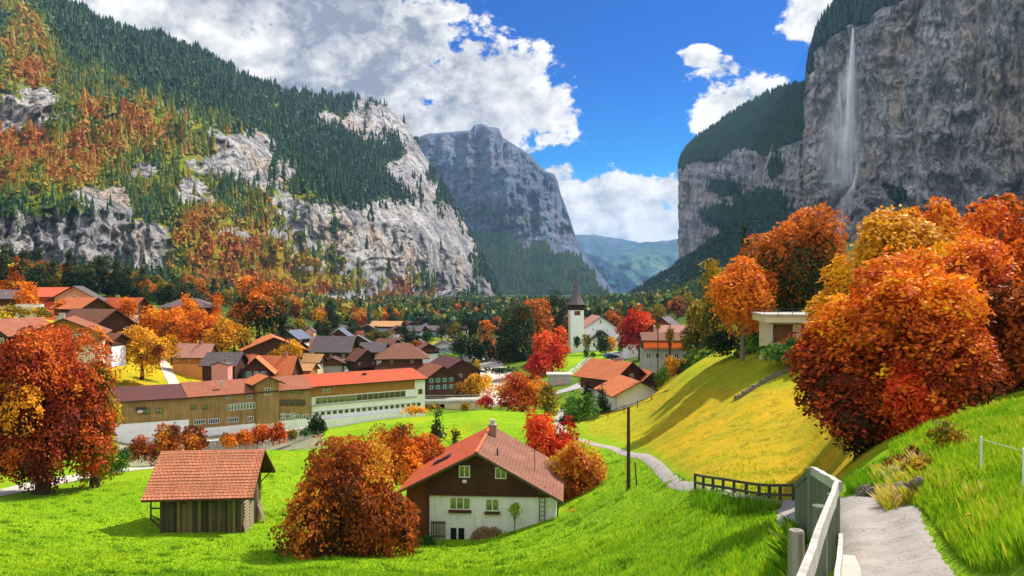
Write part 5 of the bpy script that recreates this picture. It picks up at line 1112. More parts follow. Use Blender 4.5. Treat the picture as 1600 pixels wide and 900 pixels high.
house('narrow house with windowless pale pink gable wall in front of the grey roof', 347, 606, 157, 25, 40, 2, .9, 'plaster_pink', 'plaster_pink', .9, .1, 'tile_slate', over=.2, chim=[(.6, .1, .8, .4, 'brick_chimney')])
house('chalet with orange roof and green shuttered gable beside the stair tower', 402, 606, 158, 42, 48, 12, .9, 'plaster_white', 'wood_dark', .3, .40, 'tile_orange', rows=[('F', 3, .48, .75, 1.1, .5), ('F', 3, .22, .7, .9, .6)], style='shutter', over=1.0)
house('long orange tiled house adjoining the green shuttered chalet on its right', 428, 604, 164, 44, 47, 84, 1.5, 'plaster_cream', 'wood_dark', .35, .55, 'tile_orange', rows=[('L', 3, .3, .7, .8)], chim=[(0, -.3, .8, .6, 'brick_chimney')], over=.7)
house('orange roofed house with pale side behind the grey barn like house', 382, 598, 170, 26, 43, 82, 1.3, 'plaster_cream', 'wood_dark', .35, .5, 'tile_orange', over=.6, chim=[(0, .2, .9, .6, 'brick_chimney')])
house('chalet with thick orange roof edge behind the golden bush', 425, 566, 205, 84, 41, 20, 1.0, 'plaster_cream', 'wood_dark', .3, .42, 'tile_orange', rows=[('F', 2, .35, .9, .9)], over=1.2, fascia='wood_orange')
house('small shed with tan roof left of the bright red factory roof', 471, 594, 172, 32, 25, 84, 1.2, 'plaster_yellow', 'wood_orange', .4, .3, 'tile_tan', over=.6, cat='shed', group='sheds of the village', name='shed')
house('big brown roofed chalet with stacked balconies in the middle of the village', 524, 566, 242, 40, 40, 84, 1.35, 'plaster_white', 'wood_dark', .35, .45, 'tile_slate', rows=[('F', 2, .4, .9, .9), ('L', 3, .3, .8, .9)], chim=[(.8, .1, 1, .6, 'brick_chimney')], balcony=('F', .42), over=1.2)
house('small house with orange red roof left of the stacked balcony chalet', 500, 562, 248, 24, 27, 80, 1.0, 'plaster_white', 'plaster_white', .9, .4, 'tile_red', rows=[('L', 2, .35, .8, .9)], over=.5)
house('low garage with brown roof and pale door by the village road', 521, 578, 222, 30, 20, 4, .9, 'concrete', 'wood_brown', .55, .35, 'tile_maroon', over=.8, cat='garage', group='sheds of the village', name='garage')
house('narrow chalet with red brown roof on a white base', 566, 588, 222, 32, 42, 34, 1.0, 'plaster_blue', 'wood_dark', .32, .32, 'tile_brown', rows=[('F', 2, .5, .8, .9)], balcony=('F', .40), over=.9)
house('great hip roofed brown chalet in the middle of the village', 628, 592, 216, 62, 56, 8, .95, 'wood_dark', 'wood_brown', .45, .38, 'tile_brown', True, rows=[('F', 5, .20, .8, .9, .8), ('F', 2, .53, .8, .8, .5)], over=1.9)
hip_ = [o_ for o_ in COL.objects if o_.get('label') == 'great hip roofed brown chalet in the middle of the village'][0]
W_ = px2m(62, 216); H__ = px2m(56, 216); L_2 = W_ * .95; m = MB(); za, zb = H__ * .30, H__ * .42; ea, eb = 1.9, .08
for s in (-1, 1):
    m.face([(-W_ / 2 - ea, s * (L_2 / 2 + ea), za), (W_ / 2 + ea, s * (L_2 / 2 + ea), za), (W_ / 2 + eb, s * (L_2 / 2 + eb), zb), (-W_ / 2 - eb, s * (L_2 / 2 + eb), zb)][::(1 if s < 0 else -1)])
    m.face([(s * (W_ / 2 + ea), -L_2 / 2 - ea, za), (s * (W_ / 2 + ea), L_2 / 2 + ea, za), (s * (W_ / 2 + eb), L_2 / 2 + eb, zb), (s * (W_ / 2 + eb), -L_2 / 2 - eb, zb)][::(1 if s > 0 else -1)])
m.build('lower_roof', M['tile_brown'], hip_)
house('chalet with reddish roof and rows of green shuttered windows by the bridge', 680, 608, 190, 44, 38, 28, 1.1, 'wood_dark', 'wood_dark', .4, .38, 'tile_old', rows=[('F', 4, .44, .6, .9, .75), ('F', 4, .16, .6, .9, .75)], style='shutter', over=1.2)
house('broad chalet with dark maroon roof behind the yellow bush', 706, 603, 208, 64, 44, 24, 1.2, 'wood_dark', 'wood_dark', .4, .40, 'tile_maroon', rows=[('F', 3, .45, .8, .9)], over=1.3)
house('pale blue house with dark gable roof above the maroon roofed chalet', 693, 551, 305, 32, 19, 6, 1.0, 'plaster_blue', 'plaster_white', .85, .45, 'tile_slate', rows=[('F', 3, .34, .9, 1.1)], over=1.4)
house('white gabled house peeping over the great hip roofed chalet', 619, 545, 330, 18, 17, 10, 1.2, 'plaster_blue', 'plaster_white', .9, .45, 'tile_slate', over=.7)
house('blue grey chalet with white roof edges in the upper village', 532, 541, 315, 38, 28, 4, 1.0, 'plaster_blue', 'wood_dark', .5, .5, 'tile_blue', rows=[('F', 2, .3, .9, 1.0)], over=1.0, fascia='plaster_white')
house('blue roofed chalet to the right of the white edged one', 560, 548, 290, 36, 24, 10, 1.0, 'plaster_blue', 'wood_dark', .4, .45, 'tile_blue', rows=[('F', 2, .3, .8, .9)], over=1.0)
house('dark blue roofed house beneath the big turning tree', 459, 541, 300, 34, 25, -16, 1.0, 'plaster_white', 'wood_dark', .4, .45, 'tile_blue', rows=[('F', 2, .3, .9, 1.0)], over=.9)
house('tall narrow pinkish house in the upper village', 485, 540, 315, 14, 28, 0, 1.0, 'plaster_pink', 'plaster_pink', .9, .2, 'tile_slate', rows=[('F', 2, .3, .7, .9, .5), ('F', 2, .6, .7, .9, .5)], over=.3)
house('white house with grey roof beside the river bend', 773, 559, 310, 26, 20, 30, .9, 'plaster_white', 'plaster_white', .9, .5, 'tile_slate', rows=[('F', 2, .3, .9, 1.0)], over=.7)
house('small house with orange roof above the river bend', 777, 549, 335, 24, 18, 70, 1.0, 'plaster_white', 'wood_dark', .5, .5, 'tile_orange', over=.6)
house('tiny white house high above the river bend', 778, 535, 380, 10, 10, 10, .9, 'plaster_white', 'plaster_white', .9, .4, 'tile_slate', over=.4)
far = [(452, 522, 390, 22, 14, 20, 'tile_slate', 'small dark house left of the far yellow field'), (505, 526, 400, 24, 15, -10, 'tile_blue', 'blue roofed far house just below the yellow field'),
       (545, 524, 420, 26, 15, 70, 'tile_slate', 'far house with long slate roof below the yellow field'), (574, 522, 430, 26, 15, 10, 'tile_slate', 'far dark chalet left of the long pale roof'),
       (606, 516, 450, 40, 14, 84, 'tile_tan', 'far house with long pale roof at the forest edge'), (622, 526, 420, 30, 17, 14, 'tile_maroon', 'far chalet with maroon roof under the long pale roof'),
       (586, 533, 370, 30, 16, 20, 'tile_maroon', 'far maroon roofed chalet behind the olive tree'), (603, 538, 350, 24, 17, -20, 'tile_slate', 'dark slate roofed chalet left of the white gabled house'),
       (650, 523, 440, 24, 14, 70, 'tile_slate', 'far slate roofed house centre left of the thin fields'), (668, 517, 460, 24, 11, 12, 'tile_blue', 'far blue roofed house between the two thin fields'),
       (682, 521, 450, 26, 12, 80, 'tile_slate', 'far house with flat looking slate roof above the hedge'), (700, 525, 430, 22, 12, 20, 'tile_maroon', 'far maroon roofed house right of the thin fields'),
       (655, 545, 340, 20, 15, 0, 'tile_slate', 'dark house right of the white gabled house'), (722, 518, 470, 18, 9, 84, 'tile_slate', 'far white roofed shed in front of the dark trees'),
       (640, 512, 480, 20, 10, 30, 'tile_maroon', 'farthest small maroon roofed chalet at the forest edge'), (478, 524, 385, 18, 14, 40, 'tile_brown', 'far brown chalet left of the far yellow field')]
for k, (px, py, D, w, h, rot, rm, lb) in enumerate(far):
    house(lb, px, py, D, w, h, rot, 1.1, 'plaster_white' if k % 2 else 'plaster_blue', 'wood_dark', .5, .48, rm, rows=[('F', 2, .3, .9, 1.0)], over=1.0)
more = [(448, 534, 330, 26, 18, 60, 'tile_brown', 'plaster_white', 'brown chalet left of the dark blue roofed house'), (517, 534, 345, 24, 16, 14, 'tile_maroon', 'plaster_white', 'maroon chalet behind the white edged chalet'),
        (548, 560, 262, 30, 26, 30, 'tile_brown', 'plaster_white', 'brown chalet between the stacked balconies and the narrow chalet'), (585, 560, 262, 30, 24, 76, 'tile_slate', 'concrete', 'slate roofed house behind the narrow chalet'),
        (468, 556, 255, 28, 22, 24, 'tile_brown', 'plaster_white', 'brown chalet right of the thick orange roof edge'), (488, 572, 212, 22, 18, 80, 'tile_tan', 'plaster_cream', 'small tan roofed outhouse by the village road'),
        (606, 550, 310, 26, 20, 60, 'tile_brown', 'plaster_white', 'brown roofed chalet left behind the great hip roof'), (668, 556, 290, 30, 20, 14, 'tile_brown', 'plaster_white', 'brown chalet right behind the great hip roof'),
        (730, 556, 300, 24, 18, 70, 'tile_maroon', 'plaster_white', 'maroon roofed chalet between dark trees at the bend'), (566, 532, 380, 24, 14, 30, 'tile_brown', 'plaster_white', 'far brown chalet above the blue roofs'),
        (716, 542, 345, 22, 14, 10, 'tile_slate', 'plaster_white', 'small slate chalet right above the pale blue house'), (640, 536, 385, 22, 13, 50, 'tile_brown', 'plaster_white', 'far brown chalet beneath the slate roofed houses')]
for px, py, D, w, h, rot, rm, wm_, lb in more:
    house(lb, px, py, D, w, h, rot, 1.2, wm_, 'wood_dark', .4, .42, rm, rows=[('F', 2, .5, .8, .9), ('L', 2, .25, .8, .9)], over=1.1, chim=[(.6, .1, .8, .5, 'brick_chimney')], balcony=('F', .42) if h > 19 else None)
# right of the church
house('brown chalet with dark roof behind the red tree right of the church', 1040, 528, 225, 40, 32, -24, 1.1, 'plaster_cream', 'wood_brown', .3, .5, 'tile_slate', over=1.0)
house('long house with pinkish grey roof right of the red tree', 1052, 545, 205, 30, 36, 84, 1.7, 'plaster_cream', 'wood_dark', .45, .35, 'tile_pink', rows=[('L', 3, .3, .8, .9)], over=.9)
house('pinkish roofed house hidden behind the red tree right of the church', 985, 545, 262, 26, 34, 20, 1.1, 'plaster_white', 'wood_dark', .5, .5, 'tile_pink', over=.8)
lh = empty('inn', at(1042, 578, 190), math.radians(-4)); tag(lh, 'grey walled inn with a bright orange awning along its front', 'inn')
MB().box(-5.6, 5.2, 0, 8, -3, 5.0).build('wall', M['concrete'], lh); MB().box(-5.7, 5.3, -.1, 8.1, 5.0, 7.0).build('upper_wall', M['wood_dark'], lh)
for x in (-4.3, -2.2, 0, 2.2, 4.2): add_window(lh, 'F', x, 3.4, 1.0, 1.2, 0, 0, 'white', off=.03)
m = MB(); m.face([(-5.6, -1.7, 5.5), (5.4, -1.7, 5.5), (5.4, -.12, 6.8), (-5.6, -.12, 6.8)]); m.box(-5.6, 5.4, -1.72, -1.68, 5.15, 5.5); m.build('awning', M['orange_cloth'], lh)
m = MB(); m.face([(-6, -.8, 7.0), (5.6, -.8, 7.0), (5.6, 4, 8.7), (-6, 4, 8.7)]); m.face([(5.6, 8.6, 7.0), (-6, 8.6, 7.0), (-6, 4, 8.7), (5.6, 4, 8.7)]); m.box(-6, 5.6, -.79, 8.59, 6.9, 6.99); m.build('roof', M['tile_brown'], lh)
# the two chalets below the meadow edge
h1 = house('dark chalet with orange roof and white window facing the churchyard lane', 955, 622, 152, 62, 58, 38, 1.15, 'plaster_white', 'wood_dark', .42, .34, 'tile_orange', rows=[('F', 1, .62, 1.0, 1.1, .5, .12), ('L', 3, .3, .7, .9)], chim=[(.6, -.15, .8, .8, 'brick_chimney')], balcony=('L', .38), over=1.2)
h2 = house('white walled chalet with ribbed orange roof at the edge of the yellow meadow', 984, 646, 140, 66, 54, 10, 1.2, 'plaster_white', 'plaster_white', .93, .30, 'tile_orange', rows=[('F', 3, .38, .75, .95, .22, .24)], style='dark', over=1.3)
h3 = house('dark rear wing with orange gable roof behind the white walled chalet', 1012, 636, 152, 40, 56, 6, 1.0, 'plaster_white', 'wood_dark', .3, .3, 'tile_orange', rows=[('F', 1, .55, .9, .8)], over=1.2)
sh = empty('stone_shed', at(874, 606, 205), math.radians(-3)); tag(sh, 'low flat roofed stone shed with pale door below the red tree', 'shed')
MB().box(-3.0, 3.1, 0, 5, -2, 3.2).build('wall', M['concrete'], sh); MB().box(-3.3, 3.4, -.3, 5.2, 3.2, 3.5).build('roof', M['stone_chimney'], sh); MB().box(-.3, .8, -.05, -.005, -.5, 2.0).build('door', M['plaster_pink'], sh)
gb = empty('garage', at(45, 490, 178), math.radians(20)); tag(gb, 'small white flat roofed garage below the red house', 'garage'); MB().box(-2.6, 2.2, 0, 4, -3, 1.9).build('wall', M['plaster_white'], gb); MB().box(-2.7, 2.3, -.1, 4.1, 1.9, 2.05).build('roof', M['concrete'], gb); MB().box(-2.0, 1.2, -.04, -.004, -1, 1.5).build('door', M['plaster_cream'], gb)

# ------------------------------------------------------------------ bridge
bd = empty('bridge', at(703, 630, 183), math.radians(6)); tag(bd, 'low concrete bridge with pale parapet crossing the river', 'bridge')
MB().box(-8, 7, -.5, 5, -.1, .6).build('deck', M['concrete'], bd)
b = MB(); b.box(-8, 7, -.5, -.3, .6, .95)
b.build('parapet', M['plaster_white'], bd)
b = MB()
for k in range(26): b.bar((-8 + k * .6, -.4, .95), (-8 + k * .6, -.4, 1.85), .06)
b.bar((-8, -.4, 1.85), (7, -.4, 1.85), .10); b.bar((-8, -.4, 1.4), (7, -.4, 1.4), .05); b.build('railing', M['concrete'], bd)
MB().box(-8.2, -5.6, -.45, 4.9, -4, -.1).box(-1.2, 6.6, -.45, 4.9, -4, -.1).build('abutment', M['plaster_cream'], bd)

# far boundary walls round the churchyard, the pale gravestones
rg = random.Random(2)
for k in range(9):
    px = 893 + (920 - 893) * k / 8; D = 232 + 34 * k / 8
    p = gp(px, D); g_ = MB().box(-.8, .8, -.3, .3, -.4, .75); g_.prism([(-.8, .75), (.8, .75), (0, 1.1)], -.3, .3)
    o = g_.build('gravestone', M['church_white'], None, p, math.radians(rg.uniform(-20, 20))); tag(o, 'pale gravestone in the row on the green churchyard lawn', 'gravestone', 'row of pale gravestones on the lawn')
# ------------------------------------------------------------------ trees and shrubs, each a thing of its own
G_FOOT = 'trees at the foot of the mountains'
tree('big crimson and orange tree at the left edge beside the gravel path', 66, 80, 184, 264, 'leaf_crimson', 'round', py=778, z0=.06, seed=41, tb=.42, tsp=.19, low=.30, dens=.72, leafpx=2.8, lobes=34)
tree('yellow green lower tree growing in front of the big crimson tree', 148, 84, 66, 190, 'leaf_olive', 'bush', py=762, z0=.05, tb=.62, tsp=.15, leafpx=3, seed=12)
tree('dense rust red round tree covering the left side of the chalet', 548, 53, 204, 202, 'leaf_rust', 'bush', py=888, z0=.0, tb=.47, tsp=.16, low=.45, dens=.85, leafpx=2.5, lobes=36, thick=.02)
tree('copper shrub behind the roof on the left of the chalet', 638, 70, 122, 100, 'leaf_orange', 'bush', py=762, z0=.02, tb=.46, leafpx=2.7, dens=.7, thick=.02)
tree('golden topped shrub between rust tree and small spruce', 600, 74, 90, 88, 'leaf_gold', 'bush', py=760, z0=.02, tb=.42, leafpx=2.7, dens=.6, thick=.02)
tree('small dark spruce behind the copper shrub', 686, 77, 46, 106, 'leaf_dark', 'cone', py=748, z0=.05, tb=.55, low=.3, leafpx=2.4, dens=.6, name='spruce', cat='spruce')
tree('slender dark sapling right of the small spruce', 712, 76, 26, 66, 'leaf_olive', 'cone', py=735, z0=.05, tb=.3, leafpx=2.4, dens=.6)
tree('flame red shrub behind the right slope of the chalet roof', 862, 78, 84, 118, 'leaf_scarlet', 'bush', py=765, z0=.0, tb=.58, low=.3, leafpx=2.6, dens=.65, thick=.02)
tree('large crimson shrub at the right corner of the chalet', 900, 68, 92, 116, 'leaf_rust', 'round', py=808, z0=.0, tb=.66, low=.5, leafpx=2.6, dens=.7, thick=.02)
tree('low orange shrub right of the chalet downpipe', 889, 60.5, 42, 50, 'leaf_orange', 'bush', py=846, z0=.02, tb=.48, leafpx=2.6, dens=.7, name='bush', cat='bush')
tree('young sapling with pale green leaves in front of the chalet wall', 804, 59, 22, 54, 'leaf_green', 'round', py=840, z0=.55, tb=.9, leafpx=2.2, dens=.6, lobes=10, bark='bark_grey', thick=.02)
for k, (px, py, w, h) in enumerate([(800, 848, 30, 22), (835, 842, 34, 20), (862, 838, 30, 18), (640, 862, 40, 30), (668, 858, 30, 26)]):
    tree(['weedy green bush under the pale sapling', 'low weeds below the chalet ladder', 'weeds at the right end of the chalet wall', 'dark bush at the left foot of the chalet', 'leafy bush beside the slatted gate'][k], px, 58.5, w, h, 'leaf_green', 'bush', py=py + 4, z0=0, tb=.5, leafpx=2.2, dens=.7, name='bush', cat='bush', trunk=False)
# right hand side
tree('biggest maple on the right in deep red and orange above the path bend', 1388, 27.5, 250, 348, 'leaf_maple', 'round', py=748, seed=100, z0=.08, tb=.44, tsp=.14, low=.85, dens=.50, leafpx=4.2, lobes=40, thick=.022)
tree('bright red low limb tree in front of the biggest maple', 1425, 26.5, 140, 200, 'leaf_scarlet', 'round', py=762, z0=.30, tb=.66, tsp=.12, leafpx=4.4, dens=.45, seed=5, thick=.02)
tree('tall golden tree rising behind the biggest maple', 1405, 38, 216, 320, 'leaf_gold', 'round', py=655, z0=.12, tb=.52, tsp=.16, low=.25, dens=.45, leafpx=4.0, lobes=34)
tree('orange topped tree behind the golden one against the rock', 1452, 46, 150, 306, 'leaf_orange', 'round', py=630, z0=.15, tb=.58, leafpx=3.6, dens=.4)
tree('dark rust tree right of the biggest maple over the bank', 1535, 34, 240, 270, 'leaf_maple', 'round', py=648, z0=.0, tb=.44, low=.55, tsp=.16, leafpx=4.2, dens=.5, lobes=32)
tree('broad golden tree behind the rust ones at the right edge', 1600, 48, 190, 300, 'leaf_maple', 'round', py=620, z0=.05, tb=.62, leafpx=3.8, dens=.45)
tree('bushy olive and rust tree at the right frame edge', 1625, 30, 170, 250, 'leaf_rust', 'bush', py=655, z0=.02, tb=.42, low=.5, leafpx=4.2, dens=.5)
tree('tall orange larch at the top right of the tree group', 1574, 58, 92, 262, 'leaf_turning', 'cone', py=568, z0=.1, tb=.66, low=.35, leafpx=3.4, dens=.55, name='larch', cat='larch')
tree('slim orange larch left of the tall one', 1518, 64, 52, 200, 'leaf_orange', 'cone', py=556, z0=.1, tb=.5, leafpx=3.2, dens=.6, name='larch', cat='larch')
tree('dark spruce behind the larches on the right', 1548, 80, 60, 225, 'leaf_dark', 'cone', py=560, z0=.05, tb=.4, leafpx=3.2, dens=.5, name='spruce', cat='spruce')
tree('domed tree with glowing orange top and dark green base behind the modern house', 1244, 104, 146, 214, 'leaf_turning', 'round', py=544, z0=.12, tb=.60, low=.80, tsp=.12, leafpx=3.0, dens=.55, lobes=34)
tree('orange tree left of the domed one', 1180, 116, 84, 180, 'leaf_turning', 'round', py=548, z0=.12, tb=.62, low=.7, leafpx=2.8, dens=.5)
tree('light golden orange tree with slender trunk on the knoll', 1160, 98, 104, 152, 'leaf_orange', 'oval', py=556, z0=.24, tb=.66, tsp=.10, leafpx=2.6, dens=.6, lobes=30, bark='bark_grey', thick=.022)
tree('tall olive and gold tree left of the golden orange one', 1122, 146, 62, 146, 'leaf_olive', 'oval', py=556, z0=.06, tb=.55, low=.5, leafpx=2.8, dens=.55)
tree('second olive tree at the left of the knoll group', 1088, 158, 46, 92, 'leaf_olive', 'oval', py=562, z0=.05, tb=.5, low=.4, leafpx=2.8, dens=.55)
for k, (px, D, w, h, py, mt) in enumerate([(1130, 112, 70, 44, 560, 'leaf_dark'), (1185, 108, 60, 46, 552, 'leaf_dark'), (1228, 82, 56, 34, 572, 'leaf_green'), (1205, 84, 40, 30, 566, 'leaf_green'), (1262, 80, 44, 44, 580, 'leaf_dark'), (1178, 96, 30, 30, 552, 'leaf_green'), (1243, 84, 50, 30, 556, 'leaf_green')]):
    tree(['dark bush behind the golden orange tree, on its left', 'dark bush behind the golden orange tree, on its right', 'bright green rounded bush below the modern house', 'small bright bush left of the rounded one', 'dark bush hugging the maple below the modern house', 'pale green shrub right of the slender trunk', 'green bush directly under the modern house wall'][k],
         px, D, w, h, mt, 'bush', py=py, z0=0, tb=.55, leafpx=2.6, dens=.6, name='bush', cat='bush', trunk=False)
tree('dark lone spruce high on the right slope', 1164, 215, 22, 62, 'leaf_dark', 'cone', py=412, tb=.4, leafpx=2.6, name='spruce', cat='spruce')
for k, (px, D, w, h, py, mt, tb) in enumerate([(1412, 17.5, 66, 78, 776, 'leaf_rust', .45), (1440, 15.5, 70, 52, 765, 'leaf_olive', .6), (1376, 18.5, 54, 50, 786, 'leaf_green', .4), (1478, 17, 60, 48, 705, 'leaf_olive', .7), (1560, 8.8, 80, 50, 850, 'leaf_olive', .85)]):
    tree(['dry rust brown shrub on the bank wall at the path bend', 'olive shrub overhanging the path bend', 'dark green herb clump at the foot of the maple', 'yellow olive shrub on the upper edge of the grassy bank', 'pale yellow weed clump on the near grass bank'][k], px, D, w, h, mt, 'bush', py=py, z0=0, tb=tb, leafpx=3.0, dens=.35, name='bush', cat='bush', trunk=False)
# village, around the church
tree('scarlet tree left of the church tower', 862, 240, 56, 76, 'leaf_scarlet', 'round', py=588, z0=.06, tb=.68, low=.2, leafpx=2.4, dens=.7)
tree('dark red tree lower left of the scarlet one', 842, 232, 44, 44, 'leaf_scarlet', 'bush', py=594, z0=.04, tb=.45, leafpx=2.4, dens=.6)
tree('red and black green tree right of the church', 1000, 246, 66, 82, 'leaf_scarlet', 'round', py=562, z0=.12, tb=.42, low=.5, leafpx=2.4, dens=.6)
for k, (px, D, w, h, py, mt, tb) in enumerate([(806, 285, 62, 116, 588, 'leaf_dark', .62), (838, 300, 56, 116, 584, 'leaf_turning', .56), (866, 318, 62, 118, 575, 'leaf_dark', .66), (790, 300, 34, 70, 580, 'leaf_dark', .5), (880, 335, 40, 86, 560, 'leaf_turning', .36), (848, 268, 40, 66, 586, 'leaf_dark', .5)]):
    tree(['dark tree with rusty top at the river bend', 'reddish brown tall tree in the middle of the dark group', 'dark tree just left of the church spire', 'black green tree nearest the river', 'tall dark tree touching the spire', 'low dark tree behind the scarlet one'][k], px, D, w, h, mt, 'oval', py=py, z0=.02, tb=tb, low=.35, leafpx=2.4, dens=.6, tsp=.12, group='dark trees left of the church')
for k, (px, D, w, h, py, mt, lb) in enumerate([(917, 288, 18, 26, 548, 'leaf_olive', 'olive shrub between tower and nave'), (941, 282, 24, 38, 553, 'leaf_dark', 'dark narrow tree in front of the church porch'), (954, 284, 20, 26, 552, 'leaf_gold', 'yellow shrub right of the dark tree at the porch'),
      (916, 252, 12, 16, 562, 'leaf_green', 'small round bush on the churchyard lawn'), (926, 258, 12, 10, 560, 'leaf_green', 'lower bush right of the small round one'), (902, 290, 14, 20, 545, 'leaf_dark', 'dark shrub at the foot of the church tower'),
      (972, 262, 18, 26, 556, 'leaf_green', 'green bush left of the red and black tree'), (1028, 205, 14, 70, 575, 'leaf_olive', 'thin bare stemmed tree left of the inn'), (1047, 160, 15, 88, 600, 'leaf_olive', 'thin bare stemmed tree before the inn awning'),
      (1056, 150, 44, 44, 600, 'leaf_gold', 'orange and yellow bush below the inn'), (1082, 140, 32, 42, 588, 'leaf_green', 'green bush at the left foot of the knoll'), (1034, 145, 24, 40, 612, 'leaf_green', 'green bush right of the rear orange roof'),
      (1070, 142, 30, 30, 598, 'leaf_dark', 'dark bush on the crest of the yellow meadow'), (1098, 136, 30, 34, 580, 'leaf_green', 'pale bush at the top of the yellow meadow')]):
    thin = 'thin bare' in lb
    tree(lb, px, D, w, h, mt, 'bush' if not thin else 'round', py=py, z0=.0 if not thin else .72, tb=.5, leafpx=2.3, dens=.7, name='tree' if thin or 'tree' in lb else 'bush', cat='tree' if thin or 'tree' in lb else 'bush', trunk=thin, lobes=12, thick=.018)
# between meadow and river
tree('orange red bushy tree on the meadow edge beside the river', 816, 150, 84, 60, 'leaf_crimson', 'bush', py=642, z0=.02, tb=.70, tsp=.14, leafpx=2.5, dens=.75)
tree('small dark red bush left of the orange red tree', 758, 150, 30, 24, 'leaf_scarlet', 'bush', py=641, z0=0, tb=.4, leafpx=2.4, dens=.7, name='bush', cat='bush', trunk=False)
tree('yellow orange bush bank between maroon chalet and river', 740, 196, 62, 34, 'leaf_gold', 'bush', py=618, z0=0, tb=.62, leafpx=2.3, dens=.8, name='bush', cat='bush', trunk=False)
tree('slender light green tree on the meadow edge', 858, 140, 34, 54, 'leaf_olive', 'oval', py=654, z0=.08, tb=.62, leafpx=2.4, dens=.6)
tree('bright green bush left of the white walled chalet', 908, 130, 58, 54, 'leaf_green', 'bush', py=668, z0=0, tb=.62, leafpx=2.6, dens=.75, name='bush', cat='bush', trunk=False)
tree('dark clipped conifer at the corner of the white walled chalet', 942, 134, 26, 52, 'leaf_dark', 'cone', py=652, z0=.02, tb=.5, leafpx=2.3, dens=.8, name='conifer', cat='conifer')
tree('small dark conifer beside the churchyard lane', 917, 150, 22, 32, 'leaf_dark', 'cone', py=628, z0=.02, tb=.45, leafpx=2.3, dens=.8, name='conifer', cat='conifer')
tree('dark shrub between green bush and path', 884, 128, 26, 26, 'leaf_green', 'bush', py=672, z0=0, tb=.3, leafpx=2.4, dens=.6, name='bush', cat='bush', trunk=False)
for k, (px, D, w, h, py, mt, tb, lb) in enumerate([
  (178, 93, 40, 44, 745, 'leaf_green', .6, 'bright green bush by the gravel path'), (157, 90, 34, 34, 752, 'leaf_green', .5, 'green bush at the foot of the yellow green tree'), (220, 104, 42, 44, 724, 'leaf_rust', .62, 'round rust bush left end of the factory hedge'),
  (262, 102, 50, 68, 730, 'leaf_rust', .55, 'tall feathery rust shrub by the white plinth'), (302, 108, 44, 46, 712, 'leaf_rust', .6, 'orange olive bush right of the white plinth'), (190, 100, 30, 30, 728, 'leaf_green', .5, 'green bush between path and rust bushes'),
  (356, 119, 30, 26, 702, 'leaf_orange', .5, 'orange hedge bush, first from the left below the factory'), (380, 121, 34, 30, 700, 'leaf_orange', .45, 'orange hedge bush, second from the left below the factory'), (406, 123, 36, 34, 697, 'leaf_crimson', .7, 'taller red orange bush in the hedge below the factory'),
  (432, 124, 34, 34, 694, 'leaf_crimson', .66, 'red orange bush near the right end of the hedge'), (456, 127, 24, 22, 690, 'leaf_olive', .5, 'olive bush at the right end of the hedge'), (478, 130, 24, 18, 686, 'leaf_green', .45, 'low green bush at the embankment wall'),
  (496, 132, 32, 36, 684, 'leaf_dark', .6, 'dark green shrub at the corner of the white wing'), (648, 140, 44, 16, 648, 'leaf_gold', .5, 'low orange bush at the right corner of the white wing'), (676, 142, 30, 14, 644, 'leaf_olive', .5, 'low olive bush by the bridge abutment'), (790, 150, 36, 16, 640, 'leaf_crimson', .6, 'low red bush under the orange red tree'), (728, 165, 20, 18, 645, 'leaf_olive', .6, 'pale bush in front of the bridge')]):
    tree(lb, px, D, w, h, mt, 'bush', py=py, z0=0, tb=tb, leafpx=2.5, dens=.75, name='bush', cat='bush', trunk=False, group='bushes along the river and factory')
